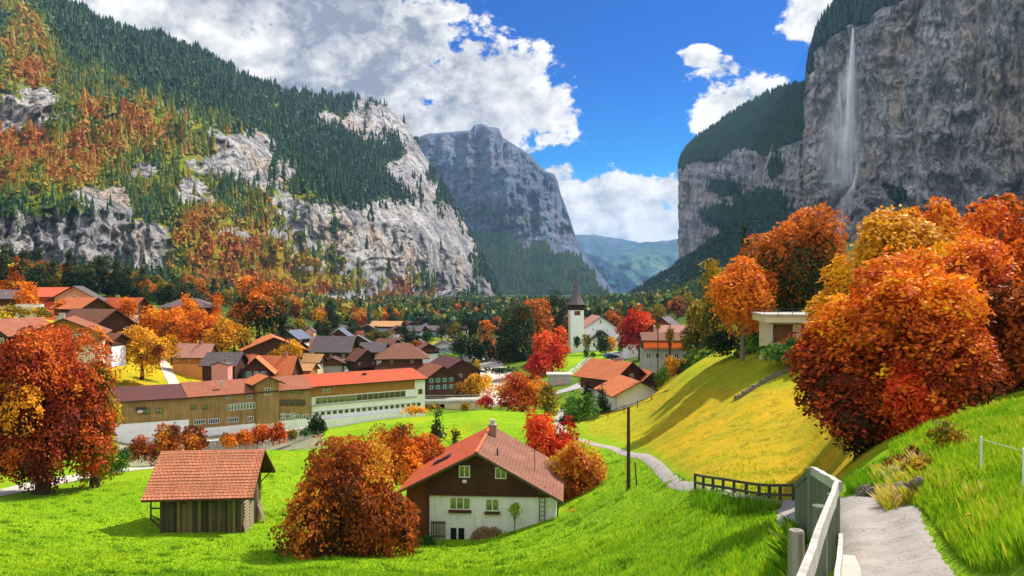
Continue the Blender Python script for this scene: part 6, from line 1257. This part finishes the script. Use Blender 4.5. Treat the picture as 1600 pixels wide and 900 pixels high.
# left slope
for (px, D, w, h, py, mt, sh_, tb, low, lb) in [
  (222, 152, 78, 78, 588, 'leaf_gold', 'round', .52, .35, 'round golden tree on the yellow slope above the factory'), (186, 158, 40, 46, 560, 'leaf_gold', 'bush', .5, .2, 'gold shrub left of the round golden tree'), (404, 255, 82, 104, 538, 'leaf_turning', 'round', .54, .85, 'large tree with orange crown top and dark green underside'),
  (242, 205, 56, 66, 545, 'leaf_orange', 'round', .56, .5, 'orange tree at the left of the copper row'), (276, 200, 56, 68, 548, 'leaf_turning', 'round', .72, .7, 'copper tree with dark green foot in the row'), (312, 196, 60, 64, 548, 'leaf_orange', 'round', .52, .4, 'orange tree in the middle of the copper row'),
  (296, 222, 32, 46, 506, 'leaf_orange', 'round', .55, .3, 'small orange tree in front of the hip roofed grey house'), (346, 192, 56, 58, 556, 'leaf_gold', 'round', .36, .3, 'dull gold tree at the right of the copper row'), (378, 205, 42, 46, 552, 'leaf_olive', 'round', .5, .3, 'olive tree right of the copper row'),
  (366, 215, 44, 50, 548, 'leaf_dark', 'round', .6, .4, 'dark green tree behind the olive one'), (338, 238, 26, 48, 505, 'leaf_orange', 'cone', .5, .2, 'narrow orange tree right of the hip roofed house'), (446, 190, 52, 46, 577, 'leaf_gold', 'bush', .40, .35, 'golden bush behind the bright red roof'),
  (200, 178, 34, 38, 502, 'leaf_orange', 'round', .45, .3, 'orange red tree right of the red roofed houses'), (228, 232, 24, 60, 500, 'leaf_dark', 'cone', .6, .3, 'dark spruce above the copper row'), (42, 190, 38, 48, 488, 'leaf_orange', 'round', .58, .2, 'orange tree in front of the bright red house'),
  (16, 235, 44, 58, 470, 'leaf_rust', 'cone', .62, .2, 'rusty larch at the left frame edge'), (64, 168, 34, 26, 505, 'leaf_olive', 'bush', .6, .2, 'olive bush below the bright red house'), (96, 172, 24, 24, 492, 'leaf_orange', 'bush', .42, .2, 'orange brown bush left of the pink gabled chalet'),
  (20, 160, 50, 24, 500, 'leaf_olive', 'bush', .55, .2, 'olive bush under the dark chalet at the edge'), (248, 150, 20, 22, 560, 'leaf_rust', 'bush', .5, .2, 'small rusty bush beside the lane'), (268, 162, 26, 44, 566, 'leaf_gold', 'round', .4, .3, 'thin golden tree at the top of the lane'), (410, 182, 24, 22, 580, 'leaf_olive', 'bush', .5, .2, 'olive bush before the thick orange roof'), (438, 270, 30, 50, 535, 'leaf_dark', 'round', .45, .3, 'dark tree right of the large turning tree')]:
    tree(lb, px, D, w, h, mt, sh_, py=py, z0=.06, tb=tb, low=low, leafpx=2.6, dens=.6)
# middle village
for (px, D, w, h, py, mt, sh_, tb, lb) in [
  (594, 320, 42, 34, 548, 'leaf_olive', 'round', .28, 'dark olive tree left of the white gabled house'), (575, 335, 24, 30, 542, 'leaf_dark', 'cone', .5, 'narrow dark tree left of the olive one'), (648, 345, 30, 44, 545, 'leaf_dark', 'cone', .4, 'tall dark spruce behind the great brown roof'), (634, 360, 20, 34, 538, 'leaf_dark', 'cone', .4, 'shorter dark spruce left of the tall one'),
  (466, 335, 26, 30, 524, 'leaf_olive', 'round', .5, 'olive tree above the dark blue roofed house'), (505, 340, 34, 38, 534, 'leaf_dark', 'round', .6, 'dark green tree above the stacked balconies'), (496, 380, 24, 34, 515, 'leaf_gold', 'round', .45, 'yellow orange tree on the far field edge'),
  (522, 375, 18, 32, 520, 'leaf_dark', 'cone', .4, 'dark spruce left of the far yellow field'), (558, 265, 26, 18, 574, 'leaf_green', 'bush', .6, 'bright green shrub left of the narrow chalet'), (545, 225, 40, 20, 580, 'leaf_green', 'bush', .6, 'green yellow shrubs beside the village road'),
  (720, 288, 34, 42, 563, 'leaf_dark', 'round', .6, 'dark green tree right of the pale blue house'), (748, 292, 40, 56, 570, 'leaf_dark', 'round', .55, 'large dark tree at the river bend'), (765, 300, 24, 44, 568, 'leaf_turning', 'round', .5, 'turning tree beside the orange roofed river house'),
  (744, 220, 14, 30, 592, 'leaf_olive', 'oval', .8, 'slim yellow green tree above the yellow bush bank'), (700, 262, 40, 12, 562, 'leaf_green', 'bush', .62, 'clipped green hedge behind the maroon roof'), (760, 345, 30, 40, 540, 'leaf_turning', 'round', .6, 'rusty tree above the river bend'),
  (735, 350, 30, 44, 535, 'leaf_dark', 'round', .45, 'black green tree above the river bend'), (690, 400, 22, 26, 530, 'leaf_dark', 'round', .4, 'round dark tree behind the far maroon roof'), (712, 390, 26, 30, 532, 'leaf_olive', 'round', .3, 'olive tree at the right end of the thin fields'),
  (668, 365, 24, 26, 540, 'leaf_green', 'bush', .3, 'dull green shrub in the upper village'), (552, 400, 18, 22, 522, 'leaf_dark', 'round', .5, 'round dark shrub at the right of the far yellow field'), (780, 235, 60, 14, 585, 'leaf_dark', 'bush', .5, 'dark hedge along the outer bank of the river')]:
    tree(lb, px, D, w, h, mt, sh_, py=py, z0=.04, tb=tb, low=.3, leafpx=2.4, dens=.7, lobes=14)

# rows of look-alikes at the foot of the mountains: copies of a few trees
protos = {}
for nm, mt, sh_, tb, W, H_ in [('spruce', 'leaf_dark', 'cone', .45, 34, 74), ('dark_tree', 'leaf_dark', 'round', .55, 50, 56), ('rust_tree', 'leaf_turning', 'round', .50, 48, 54), ('gold_tree', 'leaf_rust', 'oval', .62, 40, 60), ('orange_tree', 'leaf_orange', 'cone', .48, 30, 60), ('olive_tree', 'leaf_olive', 'round', .50, 48, 52)]:
    protos[nm] = (mt, sh_, tb, W, H_)
made = {}
LB = {'spruce': 'dark spruce in the belt of trees at the foot of the mountains', 'dark_tree': 'dark round tree in the belt of trees at the foot of the mountains', 'rust_tree': 'dark tree with rusty top in the belt at the foot of the mountains',
      'gold_tree': 'golden brown tree in the belt at the foot of the mountains', 'orange_tree': 'narrow orange tree in the belt at the foot of the mountains', 'olive_tree': 'olive green tree in the belt at the foot of the mountains'}
def belt(px, D, kind, s):
    p = gp(px, D, -.5)
    if kind not in made:
        mt, sh_, tb, W, H_ = protos[kind]
        made[kind] = tree(LB[kind], px, D, W * 300 / D, H_ * 300 / D, mt, sh_, z0=.06, tb=tb, low=.35, leafpx=2.2 * 300 / D, dens=.9 * (D / 300) ** 2, lobes=16, seed=len(made) * 11 + 3, name={'spruce': 'spruce'}.get(kind, 'tree'), cat={'spruce': 'spruce'}.get(kind, 'tree'), group=G_FOOT)
        made[kind].location = p; return
    copy_thing(made[kind], p, rb_.uniform(0, 6.28), (s * rb_.uniform(.85, 1.15), s * rb_.uniform(.85, 1.15), s), None, G_FOOT)
rb_ = random.Random(12)
for k in range(46):                          # the dark wood above the left houses
    px = -25 + 330 * (k / 45) + rb_.uniform(-6, 6); belt(px, rb_.uniform(300, 430) + px * .15, rb_.choice(['spruce', 'dark_tree', 'dark_tree', 'rust_tree', 'rust_tree', 'spruce', 'olive_tree']), rb_.uniform(.75, 1.1))
for k in range(110):                          # the bright belt below the long white cliff
    px = 300 + 490 * (k / 109) + rb_.uniform(-6, 6); belt(px, rb_.uniform(430, 820) + (px - 300) * .2, rb_.choice(['gold_tree', 'orange_tree', 'gold_tree', 'spruce', 'olive_tree', 'rust_tree'] if px < 560 else ['gold_tree', 'orange_tree', 'spruce', 'dark_tree', 'spruce', 'rust_tree']), rb_.uniform(.7, 1.05))
for k in range(44):                          # behind the church and towards the pass
    px = 780 + 290 * (k / 43) + rb_.uniform(-5, 5); belt(px, rb_.uniform(370, 680), rb_.choice(['spruce', 'dark_tree', 'dark_tree', 'olive_tree', 'rust_tree']), rb_.uniform(.7, 1.05))
for k in range(20):                          # right of the orange dome, under the cliff
    px = 1290 + 360 * (k / 19) + rb_.uniform(-5, 5); belt(px, rb_.uniform(95, 170), rb_.choice(['spruce', 'dark_tree', 'rust_tree', 'spruce']), rb_.uniform(.5, .8))
for k in range(22):                          # scattered in the village
    px = rb_.uniform(440, 780); D = rb_.uniform(300, 460); belt(px, D, rb_.choice(['spruce', 'dark_tree', 'olive_tree', 'rust_tree', 'dark_tree']), rb_.uniform(.3, .6))

# the far valley floor is wooded
r = np.random.default_rng(77); n = 5200; D = 520 * np.exp(r.random(n) * 1.15); px = 300 + 900 * r.random(n); x = (px - 800) / F * D
P = np.stack([x, D, ground(x, D) - .5], 1); cl = fbm(x / 60, D / 60, 8, 3); k = cl > .40; P, px, cl = P[k], px[k], cl[k]; c_ = r.random(len(P)) > .55
Tq = np.clip(.10 + .9 * (cl - .42) + .35 * r.random(len(P)) ** 2 + .2 * sstep(760, 500, px) * r.random(len(P)), 0, 1); Hq = (9 + 9 * r.random(len(P)))
conifers(P[c_], Hq[c_], Tq[c_] * .6, seed=21, label='dark mixed wood covering the far valley floor')
leafballs(P[~c_], Hq[~c_] * .8, Tq[~c_], seed=22, nl=26, label='broadleaved wood with some autumn colour on the far valley floor')
# ------------------------------------------------------------------ the fence beside the path
def Pf(px, D, z): return Vector(((px - 800) / F * D, D, z))
fz = lambda x, y: float(ground(x, y))
fe = empty('path_fence', (0, 0, 0)); tag(fe, 'weathered plank fence with pale broad rails beside the footpath in the foreground', 'fence')
a0 = Vector((0.58, 2.2, -1.41)); a1 = at(1308, 762, 10.0); d_ = (a1 - a0).normalized()
def plank(p, q, h, t, name, mat, seed=0, n=14, par=None, warp=.012):
    """a sawn board on edge: slightly uneven along its length"""
    p = Vector(p); q = Vector(q); d = (q - p); u = Vector((0, 0, 1)); s = d.cross(u).normalized(); b = MB(); prev = None
    rr = random.Random(seed)
    for i in range(n + 1):
        c = p + d * (i / n) + s * rr.uniform(-warp, warp) * .5; w1 = h / 2 + rr.uniform(-warp, warp) * .5; w2 = h / 2 + rr.uniform(-warp, warp) * .5
        ring = [c - u * w2 - s * t / 2, c - u * w2 + s * t / 2, c + u * w1 + s * t / 2, c + u * w1 - s * t / 2]
        if prev:
            for k in range(4): b.face([prev[k], prev[(k + 1) % 4], ring[(k + 1) % 4], ring[k]])
        else: b.face(ring[::-1])
        prev = ring
    b.face(prev); return b.build(name, M[mat], par)
plank(a0, a1, .165, .05, 'top_rail', 'wood_grey', 1, par=fe)
l0 = Vector((.85, 2.6, -2.10)); l1 = at(1314, 846, 9.9); plank(l0 + Vector((.10, 0, 0)), l1, .19, .05, 'lower_rail', 'wood_grey', 2, par=fe)
for k, (px, D, top, w) in enumerate([(1250, 6.1, 828, .13), (1306, 9.93, 772, .16), (1284, 7.7, 790, .15)]):
    if k == 0: b_ = at(1244, 828, 6.6); p = b_
    else: p = at(px - 4, top, D)
    b = MB(); b.tube([(p.x, p.y, p.z - 1.7), (p.x, p.y, p.z - .02), (p.x, p.y, p.z)], [w / 2 * 1.02, w / 2, w / 2 * .88], 10); b.build('post', M['wood_post'] if k == 0 else M['wood_green'], fe)
# where the path turns, the fence is boarded solid
fp = empty('boarded_fence', (0, 0, 0)); tag(fp, 'dark mossy boarded fence turning the corner of the path with pale top rail', 'fence')
c0 = at(1309, 760, 10.0); c1 = at(1269, 735, 13.0); c2 = at(1243, 760, 16.2)
def boards(p, q, hgt, seed, pad=0):
    rr = random.Random(seed); b = MB(); n = max(3, int((q - p).length / .19))
    for i in range(n):
        u = p + (q - p) * (i / n); v = p + (q - p) * ((i + .93) / n); t = rr.uniform(-.03, .03)
        m0 = (u + v) / 2; b.bar((m0.x, m0.y, m0.z - .03 + t), (m0.x, m0.y, m0.z - hgt), (v - u).length, .03, up=(q - p).normalized().cross(Vector((0, 0, 1))))
    return b.build('boards', M['wood_green'], fp)
boards(c0, c1, 1.25, 1); boards(c1, c2, 1.25, 2)
plank(c0 + Vector((.02, 0, .0)), c1, .13, .08, 'top_rail', 'wood_grey', 4, 8, fp); plank(c1, c2, .10, .06, 'top_rail', 'wood_green', 5, 8, fp)
for p in (c1,): MB().tube([(p.x, p.y, p.z - 1.5), (p.x, p.y, p.z + .04)], [.08, .08], 8).build('post', M['wood_green'], fp)
# concrete kerb along the inner edge
kb = [(1235, 2.8), (1292, 5.2), (1322, 7.0), (1330, 8.5), (1322, 9.8)]; b = MB()
ks = spline([((p - 800) / F * D, D, 0) for p, D in kb], 24)
for i in range(23):
    p, q = ks[i], ks[i + 1]; b.bar((p[0], p[1], fz(p[0], p[1]) + .03), (q[0], q[1], fz(q[0], q[1]) + .03), .20, .16)
k_ = b.build('kerb', M['concrete']); tag(k_, kind='structure')
# the rail fence along the lower path
rf = empty('rail_fence', (0, 0, 0)); tag(rf, 'thin dark rail fence along the lower stretch of the footpath', 'fence')
pts = [(1086, 41.5, 770, 740), (1099, 40.6, 775, 743), (1114, 39.8, 779, 745), (1130, 39, 781, 747), (1147, 38.2, 783, 750), (1166, 37.4, 786, 753), (1186, 36.6, 790, 756), (1202, 35.6, 792, 757), (1219, 34.6, 794, 757), (1240, 33.4, 796, 757)]
for px, D, pb, pt in pts: MB().bar(at(px, pb + 5, D), at(px, pt, D), .12).build('post', M['wood_rail'], rf)
for off, nm in ((1.5, 'top_rail'), (14, 'lower_rail')):
    b = MB()
    for i in range(len(pts) - 1):
        p, q = pts[i], pts[i + 1]; b.bar(at(p[0], p[3] + off * (1 if off < 5 else 40 / p[1]), p[1] - .06), at(q[0], q[3] + off * (1 if off < 5 else 40 / q[1]), q[1] - .06), .05, .12)
    b.build(nm, M['wood_rail'], rf)
# poles
def pole(label, px, D, pb, pt, r, mat='wood_dark', px2=None):
    o = at(px, pb, D); t_ = at(px2 or px, pt, D); b = MB(); b.tube([(0, 0, -.6), (t_.x - o.x, 0, t_.z - o.z)], [r * 1.15, r * .85], 10); e_ = empty('pole', o); tag(e_, label, 'pole'); b.build('shaft', M[mat], e_, smooth=True)
    MB().tube([(t_.x - o.x, 0, t_.z - o.z + .001), (t_.x - o.x, 0, t_.z - o.z + .05)], [r * 1.0, r * .9], 10).build('cap', M['dark_metal'], e_)
pole('tall dark wooden pole standing in the meadow right of the chalet', 982, 58, 757, 637, .13)
pole('short leaning stick right of the tall pole', 996, 58, 760, 723, .05, px2=992)
pole('pole in the hedge left of the knoll', 1047, 175, 600, 505, .14)
pole('slim lamp post like pole near the inn', 1028, 180, 580, 500, .12)
# fence line below the white walled chalet
ff = empty('wire_fence', (0, 0, 0)); tag(ff, 'dark post and rail fence along the crest below the white walled chalet', 'fence')
fp_ = [(886, 122, 674), (905, 123, 666), (928, 124, 657), (950, 125, 649), (975, 126, 641), (996, 126, 634), (1018, 125, 626), (1040, 122, 617), (1064, 118, 611), (1088, 114, 606)]
for px, D, py in fp_: MB().bar(at(px, py + 8, D), at(px, py - 8, D), .12).build('post', M['wood_dark'], ff)
for dz_ in (-6, -1):
    b = MB()
    for p, q in zip(fp_[:-1], fp_[1:]): b.bar(at(p[0], p[2] + dz_, p[1]), at(q[0], q[2] + dz_, q[1]), .07)
    b.build('rail', M['wood_dark'], ff)
# pasture fence posts on the right bank
pf_ = empty('pasture_fence', (0, 0, 0)); tag(pf_, 'white pasture fence posts with thin wire on the grassy bank at right', 'fence')
q_ = [(1533, 12.5, 752, 682), (1600, 9.5, 812, 700), (1508, 17, 700, 650)]
for px, D, pb, pt in q_[:2]: MB().tube([at(px, pb + 20, D), at(px, pt, D)], [.022, .018], 8).build('post', M['white_paint'], pf_)
MB().bar(at(1533, 686, 12.5), at(1600, 705, 9.5), .005).bar(at(1600, 705, 9.5), at(1720, 740, 7), .008).build('wire', M['white_paint'], pf_)
# low stone step across the yellow knoll
sw = empty('dry_stone_wall', (0, 0, 0)); tag(sw, 'low mossy dry stone wall across the yellow knoll', 'wall'); rs_ = random.Random(8); b = MB()
for k in range(46):
    f_ = k / 45; px = 1150 + 100 * f_; D = 78 + 4 * f_; p = gp(px, D); s_ = rs_.uniform(.22, .4)
    b.box(p.x - s_ * .6, p.x + s_ * .6, p.y - .25, p.y + .25, p.z - .3, p.z + s_ * 1.0)
b.build('stones', M['bark_grey'], sw)
bw_ = empty('bank_wall', (0, 0, 0)); tag(bw_, 'overgrown rough stone retaining wall beside the path bend', 'wall'); b = MB()
for k in range(150):
    f_ = rs_.random(); px = 1345 + 90 * f_; D = 16.5 - 3.0 * f_; p = gp(px, D); s_ = rs_.uniform(.07, .17); zz = rs_.uniform(-.25, .16 + .1 * f_)
    q = Vector((rs_.uniform(-1, 1), rs_.uniform(-.5, .5), rs_.uniform(-.35, .35))).normalized() * s_; c = p + Vector((0, 0, zz)); b.tube([c - q, c - q * .6, c + q * .6, c + q], [s_ * .25, s_ * .6, s_ * .55, s_ * .2], 6)
b.build('stones', M['bark_grey'], bw_)
# parked cars near the church
def car(label, px, D, mat, rot):
    o = gp(px, D, .12); e_ = empty('parked_car', o, rot); tag(e_, label, 'car', 'cars parked near the church')
    b = MB(); pr = [(-2.1, .35), (2.1, .35), (2.15, .8), (1.3, .92), (.75, 1.45), (-1.2, 1.45), (-1.85, .95), (-2.15, .9)]
    b.prism(pr, -.85, .85); b.build('body', M[mat], e_)
    MB().prism([(-1.1, .98), (1.05, .98), (.68, 1.38), (-1.1, 1.38)], -.87, .87).build('windows', M['glass'], e_)
    for x in (-1.3, 1.3):
        for y in (-.8, .8): MB().tube([(x, y - .1, .33), (x, y + .1, .33)], [.33, .33], 12).build('wheel', M['rubber'], e_)
car('blue parked car in front of the church', 953, 268, 'car_blue', .4); car('white parked car right of the blue one', 962, 272, 'car_white', .3); car('white car parked on the village road', 575, 222, 'car_white', 1.2); car('dark car on the village road beside the low garage', 548, 228, 'car_black', .2); car('blue car in front of the stacked balcony chalet', 507, 246, 'car_blue', 1.5)
car('black car on the lane below the churchyard', 958, 262, 'car_black', .6)

# ------------------------------------------------------------------ grass: blades and tufts, as stuff
m, t, p, o = mat_new('grass_blades'); c = ramp(t, attr(t, 't'), [(0, (.045, .13, .006)), (.4, (.18, .38, .006)), (.7, (.36, .52, .012)), (.88, (.60, .45, .03)), (1, (.75, .58, .25))])
t.links.new(c, p.inputs['Base Color']); tr = t.nodes.new('ShaderNodeBsdfTranslucent'); t.links.new(c, tr.inputs['Color']); mx = t.nodes.new('ShaderNodeMixShader'); mx.inputs[0].default_value = .4
t.links.new(p.outputs[0], mx.inputs[1]); t.links.new(tr.outputs[0], mx.inputs[2]); t.links.new(mx.outputs[0], o.inputs[0]); M['grass_blades'] = m
def blades(px, D, hgt, T, wid, seed, name='grass', lean=.35, label=None):
    r = np.random.default_rng(seed); n = len(px); x = (px - 800) / F * D; z = ground(x, D)
    a = r.random(n) * 6.28; b = r.random(n) * 6.28; dx = np.cos(a) * wid; dy = np.sin(a) * wid; lx = np.cos(b) * hgt * lean * (.3 + r.random(n)); ly = np.sin(b) * hgt * lean * (.3 + r.random(n))
    V = np.stack([np.stack([x - dx, D - dy, z - .02], 1), np.stack([x + dx, D + dy, z - .02], 1), np.stack([x + dx * .6 + lx * .4, D + dy * .6 + ly * .4, z + hgt * .6], 1), np.stack([x + lx, D + ly, z + hgt], 1)], 1).reshape(-1, 3)
    T4 = np.stack([T - .12, T - .12, T, T + .04], 1).ravel()
    o = np_mesh(name, V, np.arange(n * 4).reshape(-1, 4), M['grass_blades'], attrs={'t': np.clip(T4, 0, 1)}); tag(o, kind='stuff', label=label)
r = np.random.default_rng(21)
def onpath(px, D):
    c_ = np.interp(D, [3.2, 5.2, 8.5, 11, 13, 14.6, 16.5, 20, 26, 32.5], [1467, 1428, 1398, 1380, 1366, 1338, 1300, 1262, 1246, 1236]); return np.abs(px - c_) / F * D < .68
# the tall bank on the right
n = 170000; D = 4 + 20 * r.random(n) ** 1.3; px = 1300 + 420 * r.random(n); edge = np.interp(D, [3, 5, 8.5, 11, 14, 20], [1660, 1555, 1470, 1443, 1420, 1390])
k = (px > edge) & ~onpath(px, D); px, D = px[k], D[k]; n = len(px); c_ = fbm(px / 40, D * 1.2, 3, 3)
near = np.clip((px - np.interp(D, [3, 5, 8.5, 11, 14, 20], [1660, 1555, 1470, 1443, 1420, 1390])) / 60, 0, 1)
blades(px, D, (.10 + .26 * r.random(n)) * (.5 + c_) * (.55 + .45 * near) * .8, np.clip(.48 + .6 * (c_ - .45) + .1 * r.normal(size=n) + .2 * (r.random(n) > .93), 0, .95), .003 + .0009 * D, 1, label='tall lush grass on the bank beside the path')
# pale dry grasses hanging over the wall at the bend
n = 5200; D = 13.4 + 4.6 * r.random(n); px = 1388 + 56 * r.random(n) - (D - 14) * 3
cx_ = 1384 + 62 * r.random(120); cd_ = 13.4 + 4.4 * r.random(120); ci = r.integers(0, 120, n); px = cx_[ci] - (cd_[ci] - 14) * 3 + 2.2 * r.normal(size=n); D = cd_[ci] + .06 * r.normal(size=n)
blades(px, D, (.12 + .20 * r.random(120))[ci] * (.5 + .7 * r.random(n)), (.72 + .26 * r.random(120))[ci] + .07 * r.normal(size=n), .004, 2, lean=.9, label='pale dry grass hanging over the bank wall')
n = 9000; D = 13.5 + 6 * r.random(n); px = 1325 + 80 * r.random(n); k = ~onpath(px, D) & (D > 14.2); px, D = px[k], D[k]
blades(px, D, .14 + .22 * r.random(len(px)), .25 + .15 * r.random(len(px)), .02, 3, label='dark green herbs at the foot of the maple')
# green verge left of the fence and the meadow in front
n = 60000; D = 9 * np.exp(r.random(n) * 1.5); px = 560 + 720 * r.random(n); k = (450 - ground((px - 800) / F * D, D) / D * F < 960) & ~onpath(px, D); px, D = px[k], D[k]; n = len(px); c_ = fbm(px / 30, D, 13, 3)
blades(px, D, (.06 + .12 * r.random(n)) * (.5 + c_) * 1.2, np.clip(.50 + .6 * (c_ - .5) + .1 * r.normal(size=n), 0, .8), .005 + .0007 * D, 4, label='short grass on the steep meadow below the fence')
n = 70000; D = 36 * np.exp(r.random(n) * 1.2); px = -20 + 1240 * r.random(n); x = (px - 800) / F * D; py = 450 - ground(x, D) / D * F
yb = np.interp(px, [880, 950, 1000, 1085, 1240], [676, 690, 703, 747, 785]); k = ((px < 900) | (py > yb + 8)) & ~((px > 632) & (px < 885) & (D > 59.5) & (D < 73)) & ~((D > 74) & (px < 420) & (py < 790 - px * .2)); px, D = px[k], D[k]; n = len(px); c_ = fbm((px - 800) / F * D / 3, D / 4, 17, 3)
blades(px, D, (.05 + .10 * r.random(n)) * (.4 + 1.1 * c_), np.clip(.52 + .6 * (c_ - .5) + .09 * r.normal(size=n), 0, .74), .02 + .0006 * D, 5, lean=.6, label='tufts of meadow grass around barn and chalet')
# darker rank tussocks scattered in the meadow
nc_ = 900; cD = 30 * np.exp(r.random(nc_) * 1.35); cx_ = -20 + 1220 * r.random(nc_); ci = r.integers(0, nc_, 26000); D = cD[ci] * (1 + .004 * r.normal(size=26000)); px = cx_[ci] + r.normal(size=26000) * 260 / D * 1.1
x = (px - 800) / F * D; py = 450 - ground(x, D) / D * F; yb = np.interp(px, [880, 950, 1000, 1085, 1240], [676, 690, 703, 747, 785]); k = ((px < 880) | (py > yb + 12)) & ~((px > 632) & (px < 890) & (D > 59) & (D < 73)) & ~((D > 72) & (px < 440) & (py < 795 - px * .2)) & ~((px > 240) & (px < 420) & (D > 59) & (D < 69)); px, D, ci = px[k], D[k], ci[k]
blades(px, D, (.10 + .22 * r.random(nc_))[ci] * (.5 + .6 * r.random(len(px))), np.clip((.18 + .5 * r.random(nc_) ** 1.5)[ci] + .08 * r.normal(size=len(px)), 0, .9), .03, 9, lean=.7, label='darker tussocks and weeds dotted over the meadow')
# dry tufts on the yellow slope
n = 30000; D = 38 + 75 * r.random(n); px = 900 + 420 * r.random(n); x = (px - 800) / F * D; py = 450 - ground(x, D) / D * F; k = (py < np.interp(px, [880, 950, 1000, 1085, 1240, 1400], [676, 690, 703, 747, 785, 785]) - 8) & (fbm(x / 2.5, D / 1.2, 31, 3) > .52); px, D = px[k], D[k]; n = len(px)
blades(px, D, .08 + .16 * r.random(n), np.clip(.84 + .08 * r.normal(size=n), .5, .95), .03, 6, lean=.9, label='dry straw coloured tufts on the autumn slope')
# weeds by the rail fence and brambles behind the boarded fence
n = 5000; D = 32 + 9 * r.random(n); px = 1080 + 165 * r.random(n); x = (px - 800) / F * D; py = 450 - ground(x, D) / D * F; yb = np.interp(px, [1085, 1130, 1186, 1240], [768, 781, 790, 796]); k = (py > yb) & (py < yb + 26); px, D = px[k], D[k]
blades(px, D, .2 + .3 * r.random(len(px)), .22 + .2 * r.random(len(px)), .035, 7, label='rank green weeds below the rail fence')
n = 1200; D = 11.5 + 4 * r.random(n); px = 1236 + 22 * r.random(n)
blades(px, D, .15 + .38 * r.random(n), np.clip(.25 + .30 * r.normal(size=n), 0, 1), .005, 8, lean=.9, label='brambles and dry stalks behind the boarded fence')

# ------------------------------------------------------------------ waterfall: a falling veil that widens and thins out
m = bpy.data.materials.new('falling_water'); m.use_nodes = True; t = m.node_tree; t.nodes.clear(); o_ = t.nodes.new('ShaderNodeOutputMaterial')
df = t.nodes.new('ShaderNodeBsdfDiffuse'); df.inputs['Color'].default_value = (.95, .97, 1, 1); tl = t.nodes.new('ShaderNodeBsdfTranslucent'); tl.inputs['Color'].default_value = (.88, .92, 1, 1)
ad = t.nodes.new('ShaderNodeMixShader'); ad.inputs[0].default_value = .5; t.links.new(df.outputs[0], ad.inputs[1]); t.links.new(tl.outputs[0], ad.inputs[2]); tp = t.nodes.new('ShaderNodeBsdfTransparent'); mx = t.nodes.new('ShaderNodeMixShader')
uvn = coords(t, 'UV'); s_ = t.nodes.new('ShaderNodeSeparateXYZ'); t.links.new(uvn, s_.inputs[0]); U = E(t, s_.outputs[0]); Vv = E(t, s_.outputs[1])
st = tnoise(t, tmap(t, wpos(t), (.16, .16, .012)), 1, 6, .7, .4); puff = tnoise(t, tmap(t, wpos(t), (.05, .05, .025)), 1, 4, .6)
side = (U * (1.0 - U) * 4).step(.05, 1.25)
fac = (side * ((st - .5) * 2.6 + .62 + (puff - .5) * 1.2) * attr(t, 'dens')).clamp()
t.links.new(fac.so, mx.inputs[0]); t.links.new(tp.outputs[0], mx.inputs[1]); t.links.new(ad.outputs[0], mx.inputs[2]); t.links.new(mx.outputs[0], o_.inputs[0]); M['falling_water'] = m
def veil(name, cx, D0, n=40, nw=9, k0=.0, par=None, depth=6.0, seed=0):
    """cx: (py, px, half width px, density)"""
    c = np.array(cx, float); q = np.linspace(0, 1, n); yy = np.interp(q, np.linspace(0, 1, len(c)), c[:, 0]); V = []; De = []; UV = []
    for i in range(n):
        f = q[i] * (len(c) - 1); x0 = np.interp(f, np.arange(len(c)), c[:, 1]); hw = np.interp(f, np.arange(len(c)), c[:, 2]); dn = np.interp(f, np.arange(len(c)), c[:, 3])
        for k in range(nw):
            u = k / (nw - 1); px = x0 + (u - .5) * 2 * hw; D = D0 - depth * math.sin(math.pi * u) * (1 + q[i]) + (vnoise(u * 3 + seed, q[i] * 6, seed) - .5) * 5
            V.append(((px - 800) / F * D, D, (450 - yy[i]) / F * D)); De.append(dn * min(1, (1 - q[i]) * 9 + .0) ); UV.append((u, q[i]))
    ii, jj = np.meshgrid(np.arange(n - 1), np.arange(nw - 1), indexing='ij'); b = (ii * nw + jj).ravel(); Fq = np.stack([b, b + nw, b + nw + 1, b + 1], 1)
    return np_mesh(name, np.array(V), Fq, M['falling_water'], par, True, {'dens': np.array(De)}, np.array(UV)[Fq.ravel()])
wf = empty('waterfall', at(1325, 340, 1080)); wf.location = (0, 0, 0); tag(wf, 'tall white waterfall plunging down the right cliff and thinning to spray', 'waterfall')
veil('plume', [(44, 1333, 2.2, 2.4), (90, 1331, 6, 2.8), (140, 1329, 10, 2.4), (190, 1327, 14, 1.8), (240, 1324, 18, 1.1), (285, 1320, 22, .5), (300, 1319, 18, .1)], 1085, par=wf)
veil('spray', [(92, 1328, 8, .9), (150, 1322, 22, .85), (200, 1315, 38, .8), (250, 1310, 46, .7), (325, 1312, 42, .15)], 1092, par=wf, depth=10, seed=3)
veil('lower_cascade', [(255, 1341, 3, .7), (275, 1338, 4, .9), (292, 1333, 5, 1.0), (305, 1326, 10, .9), (330, 1318, 14, .8), (355, 1312, 15, .7), (385, 1316, 12, .5)], 1040, par=wf, seed=5)
veil('side_trickle', [(225, 1207, 1.5, .7), (250, 1200, 2.2, .8), (275, 1193, 2, .8), (300, 1188, 3, .5)], 1430, par=wf, seed=7)
# ------------------------------------------------------------------ the air of the valley
hz = MB().box(-9000, 9000, -400, 14500, -130, 960).build('haze', M['white_paint'])
m = bpy.data.materials.new('haze_air'); m.use_nodes = True; t = m.node_tree; t.nodes.clear(); o_ = t.nodes.new('ShaderNodeOutputMaterial')
pv = t.nodes.new('ShaderNodeVolumePrincipled'); pv.inputs['Color'].default_value = (.36, .62, 1, 1); pv.inputs['Density'].default_value = HAZE; pv.inputs['Anisotropy'].default_value = .3
t.links.new(pv.outputs[0], o_.inputs['Volume']); hz.data.materials.clear(); hz.data.materials.append(m); tag(hz, kind='stuff')
